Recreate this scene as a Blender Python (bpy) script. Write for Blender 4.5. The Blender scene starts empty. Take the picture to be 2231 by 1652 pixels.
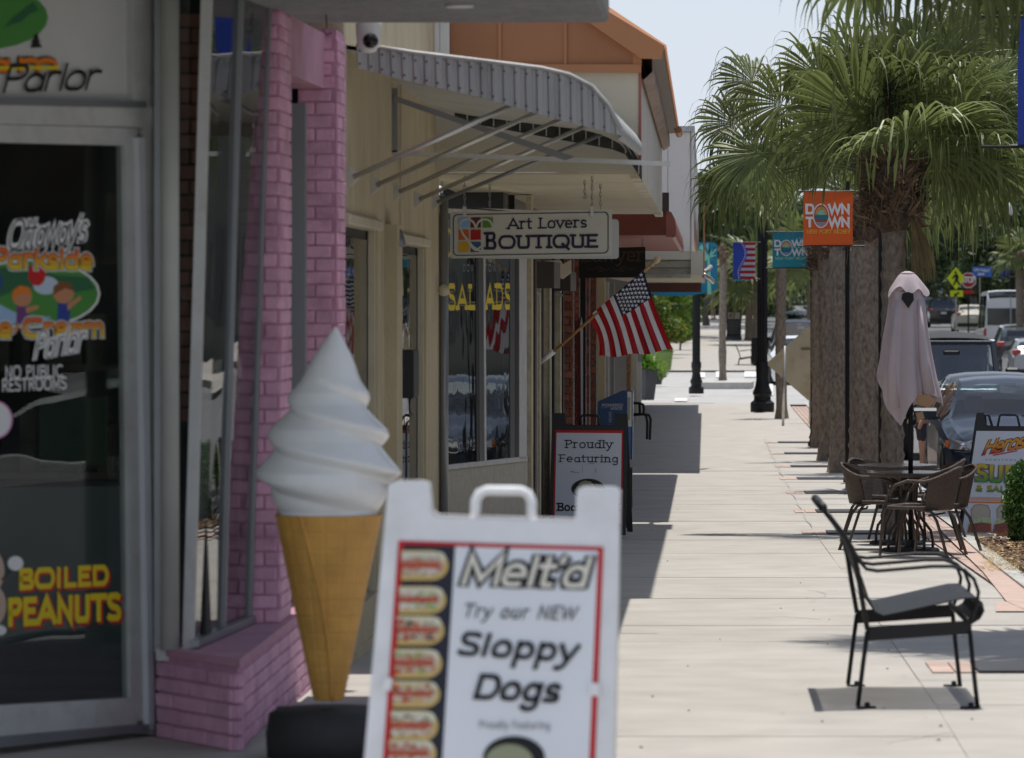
import bpy, math, random
from mathutils import Vector, Matrix
R = math.radians
sc = bpy.context.scene
COL = sc.collection
random.seed(7)
# ------------------------------------------------------------------ camera (level, shifted lens), world, sun, exposure
F = 9600.0; U0 = 1537.0; V0 = 644.0; W0 = 2231.0; H0 = 1652.0; CZ = 1.70
cd = bpy.data.cameras.new('camera'); cam = bpy.data.objects.new('camera', cd); COL.objects.link(cam)
cd.sensor_width = 36.0; cd.lens = 36.0 * F / W0
cd.shift_x = (W0/2 - U0)/W0; cd.shift_y = -(H0/2 - V0)/W0
cd.clip_start = 0.5; cd.clip_end = 6000
cam.location = (0, 0, CZ); cam.rotation_euler = (R(90), 0, 0)
cd.dof.use_dof = True; cd.dof.focus_distance = 40.0; cd.dof.aperture_fstop = 6.3
sc.camera = cam
w = bpy.data.worlds.new('World'); sc.world = w; w.use_nodes = True
nt = w.node_tree; bg = nt.nodes['Background']
sky = nt.nodes.new('ShaderNodeTexSky'); sky.sky_type = 'NISHITA'; sky.sun_disc = False
SUN_EL, SUN_AZ = 80.0, 8.0      # azimuth from +Y towards +X
sky.sun_elevation = R(SUN_EL); sky.sun_rotation = R(SUN_AZ)
sky.altitude = 0; sky.air_density = 1.0; sky.dust_density = 1.2; sky.ozone_density = 1.6
# thin bright haze veil over the whole sky, thickest at the horizon
tcw = nt.nodes.new('ShaderNodeTexCoord'); sx_ = nt.nodes.new('ShaderNodeSeparateXYZ'); nt.links.new(tcw.outputs['Generated'], sx_.inputs[0])
mrw = nt.nodes.new('ShaderNodeMapRange'); mrw.inputs[1].default_value = 0.0; mrw.inputs[2].default_value = 0.7; mrw.inputs[3].default_value = .90; mrw.inputs[4].default_value = .18
nt.links.new(sx_.outputs[2], mrw.inputs[0]); mxw = nt.nodes.new('ShaderNodeMix'); mxw.data_type = 'RGBA'
nt.links.new(mrw.outputs[0], mxw.inputs[0]); nt.links.new(sky.outputs[0], mxw.inputs[6]); mxw.inputs[7].default_value = (6.7, 7.3, 8.3, 1)
nt.links.new(mxw.outputs[2], bg.inputs[0]); bg.inputs[1].default_value = 0.105
sd = bpy.data.lights.new('sun', 'SUN'); so = bpy.data.objects.new('sun', sd); COL.objects.link(so)
sd.energy = 3.9; sd.angle = R(0.53); sd.color = (1.0, 0.96, 0.90)
so.location = (0, 0, 60)
sv = Vector((math.sin(R(SUN_AZ))*math.cos(R(SUN_EL)), math.cos(R(SUN_AZ))*math.cos(R(SUN_EL)), math.sin(R(SUN_EL))))
so.rotation_euler = sv.to_track_quat('Z', 'Y').to_euler()
sc.view_settings.view_transform = 'Standard'; sc.view_settings.look = 'None'
sc.view_settings.gamma = 1.0; sc.view_settings.use_curve_mapping = False
sc.view_settings.exposure = 0.08
sc.cycles.max_bounces = 8; sc.cycles.transparent_max_bounces = 12; sc.cycles.glossy_bounces = 4

# ------------------------------------------------------------------ ground profile and picture geometry
KN = [(-60, 0.0), (5, 0), (12, -.02), (18.7, -.06), (28, -.22), (36, -.38), (40, -.46), (53, -.60), (62, -.68), (75, -.75),
      (96, -.82), (150, -.80), (200, -.35), (300, .1), (450, .6), (700, 2.8), (1000, 6.0), (3000, 10.0)]
def g(y):
    if y <= KN[0][0]: return KN[0][1]
    for (a, za), (b, zb) in zip(KN, KN[1:]):
        if y <= b: return za + (zb-za)*(y-a)/(b-a)
    return KN[-1][1]
def P(u, v, d): return Vector(((u-U0)*d/F, d, CZ + (V0-v)*d/F))
def D(v, drop=0.0):
    d = 12.0
    while d < 900:
        if V0 + F*(CZ - g(d) + drop)/d <= v: return d
        d += .1
    return d
def G(u, v, drop=0.0):
    d = D(v, drop); return Vector(((u-U0)*d/F, d, g(d)-drop))
class PLN:
    def __init__(s, p, n):
        s.p = Vector(p); s.n = Vector(n).normalized(); s.c = Vector((0, 0, CZ))
        if s.n.dot(s.c - s.p) < 0: s.n = -s.n
    def __call__(s, u, v, off=0.0):
        r = Vector(((u-U0)/F, 1, (V0-v)/F)); t = (s.p-s.c).dot(s.n)/r.dot(s.n)
        return s.c + r*t + s.n*off
def ZP(d): return PLN((0, d, 0), (0, -1, 0))

# ------------------------------------------------------------------ materials
MATS = {}
def mat(name, col, rough=.7, metal=0.0, var=.12, sc_=3.0, bump=0.0, bsc=60.0, spec=.5, stain=None, stsc=1.2, stamt=.5, rnd=0.0, coat=0.0, stretch=(1, 1, 1), trans=0.0, emit=None, det=6):
    if name in MATS: return MATS[name]
    m = bpy.data.materials.new(name); m.use_nodes = True; n = m.node_tree.nodes; l = m.node_tree.links
    b = n['Principled BSDF']; b.inputs['Roughness'].default_value = rough; b.inputs['Metallic'].default_value = metal
    b.inputs['Specular IOR Level'].default_value = spec
    if coat: b.inputs['Coat Weight'].default_value = coat; b.inputs['Coat Roughness'].default_value = .05
    geo = n.new('ShaderNodeNewGeometry'); mp = n.new('ShaderNodeMapping'); mp.inputs['Scale'].default_value = stretch
    l.new(geo.outputs['Position'], mp.inputs[0])
    nz = n.new('ShaderNodeTexNoise'); nz.inputs['Scale'].default_value = sc_; nz.inputs['Detail'].default_value = det; l.new(mp.outputs[0], nz.inputs['Vector'])
    mr = n.new('ShaderNodeMapRange'); mr.inputs[1].default_value = .3; mr.inputs[2].default_value = .7
    mr.inputs[3].default_value = 1-var; mr.inputs[4].default_value = 1+var; l.new(nz.outputs[0], mr.inputs[0])
    val = mr.outputs[0]
    if rnd:
        oi = n.new('ShaderNodeObjectInfo'); mr2 = n.new('ShaderNodeMapRange'); mr2.inputs[3].default_value = 1-rnd; mr2.inputs[4].default_value = 1+rnd
        l.new(oi.outputs['Random'], mr2.inputs[0]); mu = n.new('ShaderNodeMath'); mu.operation = 'MULTIPLY'
        l.new(val, mu.inputs[0]); l.new(mr2.outputs[0], mu.inputs[1]); val = mu.outputs[0]
    vm = n.new('ShaderNodeVectorMath'); vm.operation = 'SCALE'; vm.inputs[0].default_value = col[:3]; l.new(val, vm.inputs['Scale'])
    out = vm.outputs[0]
    if stain:
        n2 = n.new('ShaderNodeTexNoise'); n2.inputs['Scale'].default_value = stsc; n2.inputs['Detail'].default_value = 8; n2.inputs['Roughness'].default_value = .65
        l.new(mp.outputs[0], n2.inputs['Vector'])
        r2 = n.new('ShaderNodeMapRange'); r2.inputs[1].default_value = .5; r2.inputs[2].default_value = .72; r2.inputs[4].default_value = stamt; l.new(n2.outputs[0], r2.inputs[0])
        mx = n.new('ShaderNodeMix'); mx.data_type = 'RGBA'; l.new(r2.outputs[0], mx.inputs[0]); l.new(out, mx.inputs[6]); mx.inputs[7].default_value = (*stain, 1); out = mx.outputs[2]
    l.new(out, b.inputs['Base Color'])
    if bump:
        n3 = n.new('ShaderNodeTexNoise'); n3.inputs['Scale'].default_value = bsc; n3.inputs['Detail'].default_value = 4; l.new(mp.outputs[0], n3.inputs['Vector'])
        bp = n.new('ShaderNodeBump'); bp.inputs['Strength'].default_value = bump; bp.inputs['Distance'].default_value = .01
        l.new(n3.outputs[0], bp.inputs['Height']); l.new(bp.outputs[0], b.inputs['Normal'])
    if trans:
        tr = n.new('ShaderNodeBsdfTranslucent'); l.new(out, tr.inputs[0]); mxs = n.new('ShaderNodeMixShader'); mxs.inputs[0].default_value = trans
        l.new(b.outputs[0], mxs.inputs[1]); l.new(tr.outputs[0], mxs.inputs[2]); l.new(mxs.outputs[0], n['Material Output'].inputs[0])
    if emit: b.inputs['Emission Color'].default_value = (*emit[:3], 1); b.inputs['Emission Strength'].default_value = emit[3]
    MATS[name] = m; return m
def glass(name, tint=(.9, .95, .93), ior=1.55, rough=0.0, tr=1.0, extra=0.0):
    if name in MATS: return MATS[name]
    m = bpy.data.materials.new(name); m.use_nodes = True; n = m.node_tree.nodes; l = m.node_tree.links; n.remove(n['Principled BSDF'])
    t = n.new('ShaderNodeBsdfTransparent'); t.inputs[0].default_value = (*tint, 1); gl = n.new('ShaderNodeBsdfGlossy'); gl.inputs['Roughness'].default_value = rough
    fr = n.new('ShaderNodeFresnel'); gb = n.new('ShaderNodeNewGeometry'); bi = n.new('ShaderNodeMapRange'); bi.inputs[3].default_value = ior; bi.inputs[4].default_value = 1/ior
    l.new(gb.outputs['Backfacing'], bi.inputs[0]); l.new(bi.outputs[0], fr.inputs[0])   # same reflectance from either side of a thin pane
    mx = n.new('ShaderNodeMixShader')
    ad = n.new('ShaderNodeMath'); ad.operation = 'ADD'; ad.inputs[1].default_value = extra; ad.use_clamp = True
    l.new(fr.outputs[0], ad.inputs[0]); l.new(ad.outputs[0], mx.inputs[0])
    l.new(t.outputs[0], mx.inputs[1]); l.new(gl.outputs[0], mx.inputs[2]); l.new(mx.outputs[0], n['Material Output'].inputs[0])
    if extra is not None:   # faint waviness of a real pane
        geo = n.new('ShaderNodeNewGeometry'); nz = n.new('ShaderNodeTexNoise'); nz.inputs['Scale'].default_value = 2.2; nz.inputs['Detail'].default_value = 1
        l.new(geo.outputs['Position'], nz.inputs['Vector']); bp = n.new('ShaderNodeBump'); bp.inputs['Strength'].default_value = .12; bp.inputs['Distance'].default_value = .02
        l.new(nz.outputs[0], bp.inputs['Height']); l.new(bp.outputs[0], gl.inputs['Normal'])
    MATS[name] = m; return m
def printmat(name, cols, scale):
    if name in MATS: return MATS[name]
    m = bpy.data.materials.new(name); m.use_nodes = True; n = m.node_tree.nodes; l = m.node_tree.links; b = n['Principled BSDF']; b.inputs['Roughness'].default_value = .45
    geo = n.new('ShaderNodeNewGeometry'); mp = n.new('ShaderNodeMapping'); mp.inputs['Scale'].default_value = (1, 1, 1.6); l.new(geo.outputs['Position'], mp.inputs[0])
    nz = n.new('ShaderNodeTexNoise'); nz.inputs['Scale'].default_value = scale; nz.inputs['Detail'].default_value = 3; nz.inputs['Roughness'].default_value = .6; l.new(mp.outputs[0], nz.inputs['Vector'])
    cr = n.new('ShaderNodeValToRGB'); e = cr.color_ramp.elements; k = len(cols)
    for i, c in enumerate(cols):
        q = e[i] if i < 2 else e.new(.5)
        q.color = (*c, 1)
    for i in range(k): e[i].position = .30+.40*i/(k-1); 
    for i, c in enumerate(cols): e[i].color = (*c, 1)
    l.new(nz.outputs[0], cr.inputs[0]); l.new(cr.outputs[0], b.inputs['Base Color']); MATS[name] = m; return m
def gradmat(name, c0, z0, c1, z1):
    if name in MATS: return MATS[name]
    m = bpy.data.materials.new(name); m.use_nodes = True; n = m.node_tree.nodes; l = m.node_tree.links; b = n['Principled BSDF']; b.inputs['Roughness'].default_value = .5
    geo = n.new('ShaderNodeNewGeometry'); s = n.new('ShaderNodeSeparateXYZ'); mr = n.new('ShaderNodeMapRange'); mr.inputs[1].default_value = z0; mr.inputs[2].default_value = z1
    mx = n.new('ShaderNodeMix'); mx.data_type = 'RGBA'; mx.inputs[6].default_value = (*c0, 1); mx.inputs[7].default_value = (*c1, 1)
    l.new(geo.outputs['Position'], s.inputs[0]); l.new(s.outputs[2], mr.inputs[0]); l.new(mr.outputs[0], mx.inputs[0]); l.new(mx.outputs[2], b.inputs['Base Color']); MATS[name] = m; return m
def flat(name, col, rough=.5, var=.03, spec=.3, emit=None): return mat(name, col, rough, var=var, spec=spec, emit=emit)

# ------------------------------------------------------------------ mesh collector
class MB:
    def __init__(s): s.v = []; s.f = []; s.m = []
    def add(s, vs, fs, mi=0):
        o = len(s.v); s.v += [tuple(p) for p in vs]; s.f += [tuple(i+o for i in f) for f in fs]; s.m += [mi]*len(fs); return s
    def box(s, lo, hi, mi=0, ch=0.0, M=None):
        x0, y0, z0 = lo; x1, y1, z1 = hi
        if ch <= 0:
            vs = [Vector(p) for p in ((x0,y0,z0),(x1,y0,z0),(x1,y1,z0),(x0,y1,z0),(x0,y0,z1),(x1,y0,z1),(x1,y1,z1),(x0,y1,z1))]
            fs = [(0,3,2,1),(4,5,6,7),(0,1,5,4),(1,2,6,5),(2,3,7,6),(3,0,4,7)]
        else:
            vs = []; ix = {}
            for a, x in enumerate((x0, x1)):
                for b_, y in enumerate((y0, y1)):
                    for c_, z in enumerate((z0, z1)):
                        sx = 1-2*a; sy = 1-2*b_; sz = 1-2*c_
                        for k, p in enumerate(((x, y+sy*ch, z+sz*ch), (x+sx*ch, y, z+sz*ch), (x+sx*ch, y+sy*ch, z))):
                            ix[(a, b_, c_, k)] = len(vs); vs.append(Vector(p))
            fs = []
            for a in (0, 1): fs.append([ix[(a,0,0,0)], ix[(a,1,0,0)], ix[(a,1,1,0)], ix[(a,0,1,0)]])
            for a in (0, 1): fs.append([ix[(0,a,0,1)], ix[(1,a,0,1)], ix[(1,a,1,1)], ix[(0,a,1,1)]])
            for a in (0, 1): fs.append([ix[(0,0,a,2)], ix[(1,0,a,2)], ix[(1,1,a,2)], ix[(0,1,a,2)]])
            for a in (0, 1):
                for b_ in (0, 1):
                    fs.append([ix[(a,b_,0,0)], ix[(a,b_,1,0)], ix[(a,b_,1,1)], ix[(a,b_,0,1)]])
                    fs.append([ix[(a,0,b_,0)], ix[(a,1,b_,0)], ix[(a,1,b_,2)], ix[(a,0,b_,2)]])
                    fs.append([ix[(0,a,b_,1)], ix[(1,a,b_,1)], ix[(1,a,b_,2)], ix[(0,a,b_,2)]])
                    for c_ in (0, 1): fs.append([ix[(a,b_,c_,0)], ix[(a,b_,c_,1)], ix[(a,b_,c_,2)]])
        if M: vs = [M @ p for p in vs]
        return s.add(vs, fs, mi)
    def prism(s, pts, ext, mi=0):
        n = len(pts); e = Vector(ext); a = [Vector(p) for p in pts]; b = [p+e for p in a]
        return s.add(a+b, [tuple(range(n)), tuple(range(2*n-1, n-1, -1))]+[(i, (i+1) % n, n+(i+1) % n, n+i) for i in range(n)], mi)
    def tube(s, pts, r, n=8, mi=0, closed=False, cap=True):
        pts = [Vector(p) for p in pts]; k = len(pts); rs = r if isinstance(r, (list, tuple)) else [r]*k
        vs = []; up = None
        for i, p in enumerate(pts):
            a = pts[i-1] if (i > 0 or closed) else p; b = pts[(i+1) % k] if (i < k-1 or closed) else p
            t = (b-a).normalized()
            if up is None: up = t.orthogonal().normalized()
            up = (up - t*up.dot(t)).normalized(); sd_ = t.cross(up)
            for j in range(n):
                an = 2*math.pi*j/n; vs.append(p + (up*math.cos(an)+sd_*math.sin(an))*rs[i])
        fs = []
        for i in range(k if closed else k-1):
            for j in range(n): fs.append((i*n+j, i*n+(j+1) % n, ((i+1) % k)*n+(j+1) % n, ((i+1) % k)*n+j))
        if cap and not closed: fs += [tuple(range(n-1, -1, -1)), tuple(range((k-1)*n, k*n))]
        return s.add(vs, fs, mi)
    def lathe(s, prof, c=(0, 0, 0), n=16, mi=0, axis='z', cap=True):
        vs = []
        for r, z in prof:
            for j in range(n):
                a = 2*math.pi*j/n; p = (r*math.cos(a), r*math.sin(a), z)
                if axis == 'x': p = (p[2], p[0], p[1])
                if axis == 'y': p = (p[0], p[2], p[1])
                vs.append(Vector(p)+Vector(c))
        k = len(prof); fs = [(i*n+j, i*n+(j+1) % n, (i+1)*n+(j+1) % n, (i+1)*n+j) for i in range(k-1) for j in range(n)]
        if cap: fs += [tuple(range(n-1, -1, -1)), tuple(range((k-1)*n, k*n))]
        return s.add(vs, fs, mi)
    def grid(s, rows, mi=0, loop=False):
        k = len(rows); n = len(rows[0]); vs = [p for r in rows for p in r]
        fs = [(i*n+j, i*n+(j+1) % n, (i+1)*n+(j+1) % n, (i+1)*n+j) for i in range(k-1) for j in range(n if loop else n-1)]
        return s.add(vs, fs, mi)
    def poly(s, pts, mi=0): return s.add(pts, [tuple(range(len(pts)))], mi)
OFFS = {}
def empty(name, loc, label=None, cat=None, group=None, rz=0.0, kind=None):
    o = bpy.data.objects.new(name, None); COL.objects.link(o); o.location = loc; o.rotation_euler = (0, 0, rz); o.empty_display_size = .2
    OFFS[o.name] = (Vector(loc), rz); tag(o, label, cat, group, kind); return o
def tag(o, label=None, cat=None, group=None, kind=None):
    if label: o['label'] = label
    if cat: o['category'] = cat
    if group: o['group'] = group
    if kind: o['kind'] = kind
    return o
def part(name, mb, mats, parent=None, smooth=False, local=False, label=None, kind=None, cat=None, group=None):
    """world-space vertices are turned into the parent's space; local=True: already in it"""
    me = bpy.data.meshes.new(name); vs = mb.v
    if parent is not None and not local:
        L, rz = OFFS[parent.name]; c, s_ = math.cos(-rz), math.sin(-rz)
        vs = [((p[0]-L[0])*c-(p[1]-L[1])*s_, (p[0]-L[0])*s_+(p[1]-L[1])*c, p[2]-L[2]) for p in vs]
    me.from_pydata(vs, [], mb.f)
    if not isinstance(mats, (list, tuple)): mats = [mats]
    for m in mats: me.materials.append(m)
    if len(mats) > 1: me.polygons.foreach_set('material_index', mb.m)
    me.update()
    if smooth: me.shade_smooth()
    o = bpy.data.objects.new(name, me); COL.objects.link(o)
    if parent is not None: o.parent = parent; OFFS[o.name] = OFFS[parent.name]
    else: OFFS[o.name] = (Vector((0, 0, 0)), 0.0)
    tag(o, label, cat, group, kind); return o
def inst(name, me, parent, M):
    """a piece that shares its mesh; M is a world matrix"""
    o = bpy.data.objects.new(name, me); COL.objects.link(o); o.parent = parent
    L, rz = OFFS[parent.name]; o.matrix_basis = (Matrix.Translation(L) @ Matrix.Rotation(rz, 4, 'Z')).inverted() @ M
    return o
def copy_tree(o, parent=None):
    c = o.copy(); COL.objects.link(c); c.parent = parent
    for ch in list(o.children): copy_tree(ch, c)
    return c
def bxp(name, lo, hi, m, parent, ch=0.0, **k): return part(name, MB().box(lo, hi, 0, ch), m, parent, **k)

# ------------------------------------------------------------------ stroke lettering
def E(cx, cy, rx, ry, a0, a1, n=9): return [(cx+rx*math.cos(R(a0+(a1-a0)*i/n)), cy+ry*math.sin(R(a0+(a1-a0)*i/n))) for i in range(n+1)]
X = .68
GL = {
'A': (.80, [[(0,0),(.4,1),(.8,0)],[(.15,.34),(.65,.34)]], [(0,0),(.8,0)]),
'B': (.62, [[(.08,0),(.08,1),(.34,1)]+E(.34,.76,.22,.24,90,-90)+[(.1,.52)],[(.34,.52)]+E(.36,.26,.25,.26,90,-90)+[(.08,0)]], [(.03,0),(.03,1)]),
'C': (.74, [E(.42,.5,.40,.5,48,312)], []), 'D': (.72, [[(.08,0),(.08,1),(.25,1)]+E(.27,.5,.43,.5,90,-90)+[(.08,0)]], [(.03,0),(.03,1)]),
'E': (.56, [[(.54,1),(.08,1),(.08,0),(.56,0)],[(.08,.52),(.46,.52)]], [(.03,0),(.03,1)]), 'F': (.54, [[(.54,1),(.08,1),(.08,0)],[(.08,.5),(.44,.5)]], [(.08,0),(.03,1)]),
'G': (.78, [E(.42,.5,.40,.5,48,335)+[(.78,.45),(.5,.45)]], []), 'H': (.70, [[(.08,0),(.08,1)],[(.62,0),(.62,1)],[(.08,.52),(.62,.52)]], [(.08,0),(.08,1),(.62,0),(.62,1)]),
'I': (.2, [[(.1,0),(.1,1)]], [(.1,0),(.1,1)]), 'K': (.62, [[(.08,0),(.08,1)],[(.6,1),(.12,.45)],[(.26,.6),(.62,0)]], [(.08,0),(.08,1),(.6,0),(.58,1)]),
'L': (.52, [[(.08,1),(.08,0),(.52,0)]], [(.08,1),(.03,0)]), 'M': (.86, [[(.06,0),(.08,1),(.43,.2),(.78,1),(.8,0)]], [(.06,0),(.8,0)]),
'N': (.72, [[(.08,0),(.08,1),(.64,0),(.64,1)]], [(.08,0),(.64,1),(.02,1)]), 'O': (.84, [E(.42,.5,.41,.5,90,450,18)], []),
'P': (.58, [[(.08,0),(.08,1),(.3,1)]+E(.3,.74,.25,.26,90,-90)+[(.1,.48)]], [(.08,0),(.03,1)]), 'Q': (.84, [E(.42,.5,.41,.5,90,450,18),[(.5,.3),(.82,-.05)]], []),
'R': (.62, [[(.08,0),(.08,1),(.3,1)]+E(.3,.75,.24,.25,90,-90)+[(.1,.5)],[(.32,.5),(.6,0)]], [(.08,0),(.03,1),(.6,0)]),
'S': (.58, [E(.3,.75,.25,.25,25,270,9)+E(.3,.25,.27,.25,80,-155,9)], []), 'T': (.66, [[(0,1),(.66,1)],[(.33,1),(.33,0)]], [(.33,0)]),
'U': (.70, [[(.08,1),(.08,.3)]+E(.35,.28,.27,.28,180,360)+[(.62,1)]], [(.08,1),(.62,1)]), 'V': (.74, [[(0,1),(.37,0),(.74,1)]], [(0,1),(.74,1)]),
'W': (1.04, [[(0,1),(.26,0),(.52,.9),(.78,0),(1.04,1)]], [(0,1),(1.04,1)]), 'Y': (.70, [[(0,1),(.35,.48),(.35,0)],[(.7,1),(.35,.48)]], [(.35,0),(0,1),(.7,1)]),
'&': (.72, [[(.7,0),(.2,.66)]+E(.33,.8,.16,.2,200,-30,8)+[(.12,.36)]+E(.28,.22,.22,.22,150,330,8)+[(.68,.45)]], []),
'a': (.54, [E(.26,.31,.22,.31,60,420,14),[(.48,.62),(.48,0)]], [(.5,0)]), 'b': (.56, [[(.08,1),(.08,0)],E(.3,.33,.23,.33,90,450,14)], [(.06,1)]),
'c': (.5, [E(.27,.34,.24,.34,50,310)], []), 'd': (.56, [[(.48,1),(.48,0)],E(.26,.33,.23,.33,90,450,14)], [(.45,1),(.52,0)]),
'e': (.54, [[(.04,.36),(.5,.36)]+E(.27,.34,.23,.34,5,310,12)], []), 'f': (.36, [E(.28,.82,.14,.18,60,180,5)+[(.14,0)],[(0,.66),(.32,.66)]], [(.14,0)]),
'g': (.54, [E(.26,.36,.22,.30,90,450,14),[(.48,.66),(.48,-.08)]+E(.26,-.1,.22,.2,0,-150,6)], []), 'h': (.54, [[(.08,1),(.08,0)],[(.08,.4)]+E(.28,.44,.2,.24,170,0,6)+[(.48,0)]], [(.06,1),(.08,0),(.48,0)]),
'i': (.2, [[(.1,X),(.1,0)],[(.1,.86),(.1,.98)]], [(.1,0),(.06,X)]), 'k': (.5, [[(.08,1),(.08,0)],[(.46,X),(.1,.28)],[(.22,.4),(.5,0)]], [(.06,1),(.08,0),(.48,0),(.44,X)]),
'l': (.2, [[(.1,1),(.1,0)]], [(.1,0),(.06,1)]), 'm': (.82, [[(.08,X),(.08,0)],[(.08,.4)]+E(.26,.46,.17,.22,170,0,6)+[(.43,0)],[(.43,.4)]+E(.6,.46,.17,.22,170,0,6)+[(.77,0)]], [(.08,0),(.43,0),(.77,0)]),
'n': (.56, [[(.08,X),(.08,0)],[(.08,.4)]+E(.28,.44,.2,.24,170,0,6)+[(.48,0)]], [(.08,0),(.48,0),(.05,X)]), 'o': (.56, [E(.28,.34,.25,.34,90,450,14)], []),
'p': (.56, [[(.08,X),(.08,-.32)],E(.3,.34,.23,.33,90,450,14)], [(.08,-.32),(.05,X)]), 'r': (.40, [[(.08,X),(.08,0)],[(.08,.38)]+E(.27,.44,.19,.24,170,60,5)], [(.08,0),(.05,X)]),
's': (.44, [E(.23,.50,.17,.17,30,260,7)+E(.22,.18,.19,.18,80,-150,7)], []), 't': (.36, [[(.14,.92),(.14,.15)]+E(.25,.12,.11,.12,190,310,4),[(0,.66),(.32,.66)]], []),
'u': (.56, [[(.08,X),(.08,.25)]+E(.27,.22,.19,.22,180,350,6),[(.48,X),(.48,0)]], [(.05,X),(.45,X),(.5,0)]), 'v': (.52, [[(0,X),(.26,0),(.52,X)]], [(0,X),(.52,X)]),
'w': (.76, [[(0,X),(.19,0),(.38,.6),(.57,0),(.76,X)]], [(0,X),(.76,X)]), 'y': (.52, [[(0,X),(.27,.02)],[(.52,X),(.2,-.2),(.08,-.3),(0,-.28)]], [(0,X),(.52,X)]),
"'": (.14, [[(.08,1),(.05,.8)]], []), ' ': (.34, [], []), '-': (.3, [[(0,.4),(.3,.4)]], []),
}
def ribbon(pts, w):
    n = len(pts); L = []; Rr = []
    closed = n > 3 and abs(pts[0][0]-pts[-1][0]) < 1e-6 and abs(pts[0][1]-pts[-1][1]) < 1e-6
    for i in range(n):
        a = pts[i-1] if i > 0 else (pts[-2] if closed else pts[0]); b = pts[i+1] if i < n-1 else (pts[1] if closed else pts[-1]); p = pts[i]
        def nn(p, q):
            dx, dy = q[0]-p[0], q[1]-p[1]; l = math.hypot(dx, dy)
            return (-dy/l, dx/l) if l > 1e-9 else None
        n1 = nn(a, p); n2 = nn(p, b); n1 = n1 or n2; n2 = n2 or n1
        mx_, my_ = n1[0]+n2[0], n1[1]+n2[1]; l = math.hypot(mx_, my_) or 1; mx_ /= l; my_ /= l
        k = w/max(.38, mx_*n1[0]+my_*n1[1]); px_, py_ = p
        if not closed and i == 0: px_ -= n2[1]*w*.9; py_ += n2[0]*w*.9
        if not closed and i == n-1: px_ += n1[1]*w*.9; py_ -= n1[0]*w*.9
        L.append((px_+mx_*k, py_+my_*k)); Rr.append((px_-mx_*k, py_-my_*k))
    return L, Rr
def text_geo(mb, s, pl, a, b, h, t=.12, serif=False, shear=0.0, sp=.16, off=.003, grow=0.0, mi=0, dx=0, dy=0, sw=.14, vert=(0, -1)):
    """baseline from pixel a to pixel b on plane pl, cap height h pixels"""
    A = pl(*a); Bv = pl(*b); h3 = (pl(a[0]+vert[0]*h, a[1]+vert[1]*h)-A); ax = Bv-A; wid = ax.length; hl = h3.length; up = h3/hl; ax = ax/wid
    tot = sum(GL[c][0]*(.78 if False else 1)+sp for c in s)-sp; k = wid/(tot*hl)
    x = 0; cnt = 0
    for c in s:
        wd, strokes, ser = GL[c]; ss = [([(p[0]*k, p[1]) for p in st], t/2+grow) for st in strokes]
        if serif: ss += [([((p[0]-sw)*k, p[1]), ((p[0]+sw)*k, p[1])], t*.42+grow) for p in ser]
        for st, ww in ss:
            y_in = [(q[0], min(max(q[1], t*.42 if q[1] >= 0 else q[1]), 1-t*.42)) for q in st]
            Lr, Rr = ribbon(y_in, ww)
            row = lambda q: A + ax*((x*k+q[0]+shear*(q[1])+dx)*hl) + up*((q[1]+dy)*hl) + pl.n*(off+cnt*.00003)
            mb.grid([[row(q) for q in Lr], [row(q) for q in Rr]], mi); cnt += 1
        x += wd+sp
    return mb
def text(s, pl, a, b, h, m, parent, **k): return part('lettering', text_geo(MB(), s, pl, a, b, h, **k), m, parent)
def poly(name, pts, pl, m, parent, off=.002, **k): return part(name, MB().poly([pl(u, v, off) for u, v in pts]), m, parent, **k)
def ell(cx, cy, rx, ry, n=24, rot=0): return [(cx+rx*math.cos(a)*math.cos(rot)-ry*math.sin(a)*math.sin(rot), cy+rx*math.cos(a)*math.sin(rot)+ry*math.sin(a)*math.cos(rot)) for a in [2*math.pi*i/n for i in range(n)]]
# ------------------------------------------------------------------ material library
M_conc = mat('concrete', (.425, .40, .36), .85, var=.08, sc_=2.5, bump=.25, bsc=90, stain=(.29, .27, .24), stsc=1.6, stamt=.4, rnd=.025)
M_concj = mat('joint', (.39, .375, .34), .95)
M_kerb = mat('kerb_concrete', (.46, .45, .42), .85, bump=.2, stain=(.25, .24, .22), stsc=2)
M_asph = mat('asphalt', (.15, .15, .15), .9, var=.15, sc_=4, bump=.3, bsc=120, stain=(.09, .09, .09), stsc=.5)
M_cross = mat('worn_asphalt', (.42, .41, .39), .9, var=.1, sc_=2, bump=.2, bsc=100, stain=(.2, .2, .2), stsc=.6)
M_mark = mat('road_paint', (.75, .75, .73), .7, var=.08, sc_=6, stain=(.4, .4, .4), stsc=5)
M_paver = mat('paver', (.50, .37, .31), .9, var=.10, sc_=8, bump=.2, rnd=.15, stain=(.42, .33, .29), stsc=3)
M_grate = mat('iron_grate', (.035, .037, .04), .6, var=.2)
M_mulch = mat('mulch', (.12, .07, .045), .95, var=.5, sc_=30, bump=.8, bsc=50)
M_land = mat('land', (.12, .13, .07), .95, var=.3, sc_=.3)
M_pink = mat('pink_paint', (.68, .37, .50), .6, var=.12, sc_=9, bump=.5, bsc=110, stain=(.40, .17, .26), stsc=5, stamt=.65, rnd=.13)
M_pinkm = mat('pink_mortar', (.52, .26, .37), .8, var=.15, sc_=12, bump=.5, bsc=90)
M_pinkr = mat('pink_render', (.52, .27, .36), .7, var=.10, sc_=5, bump=.6, bsc=140)
M_alu = mat('white_aluminium', (.50, .50, .49), .45, var=.07, sc_=6, spec=.5, stain=(.32, .28, .24), stsc=8, stamt=.5)
M_alug = mat('grey_aluminium', (.25, .26, .27), .4, metal=.5, var=.08)
M_aludk = mat('dark_aluminium', (.06, .065, .07), .4, metal=.3, var=.08)
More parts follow.
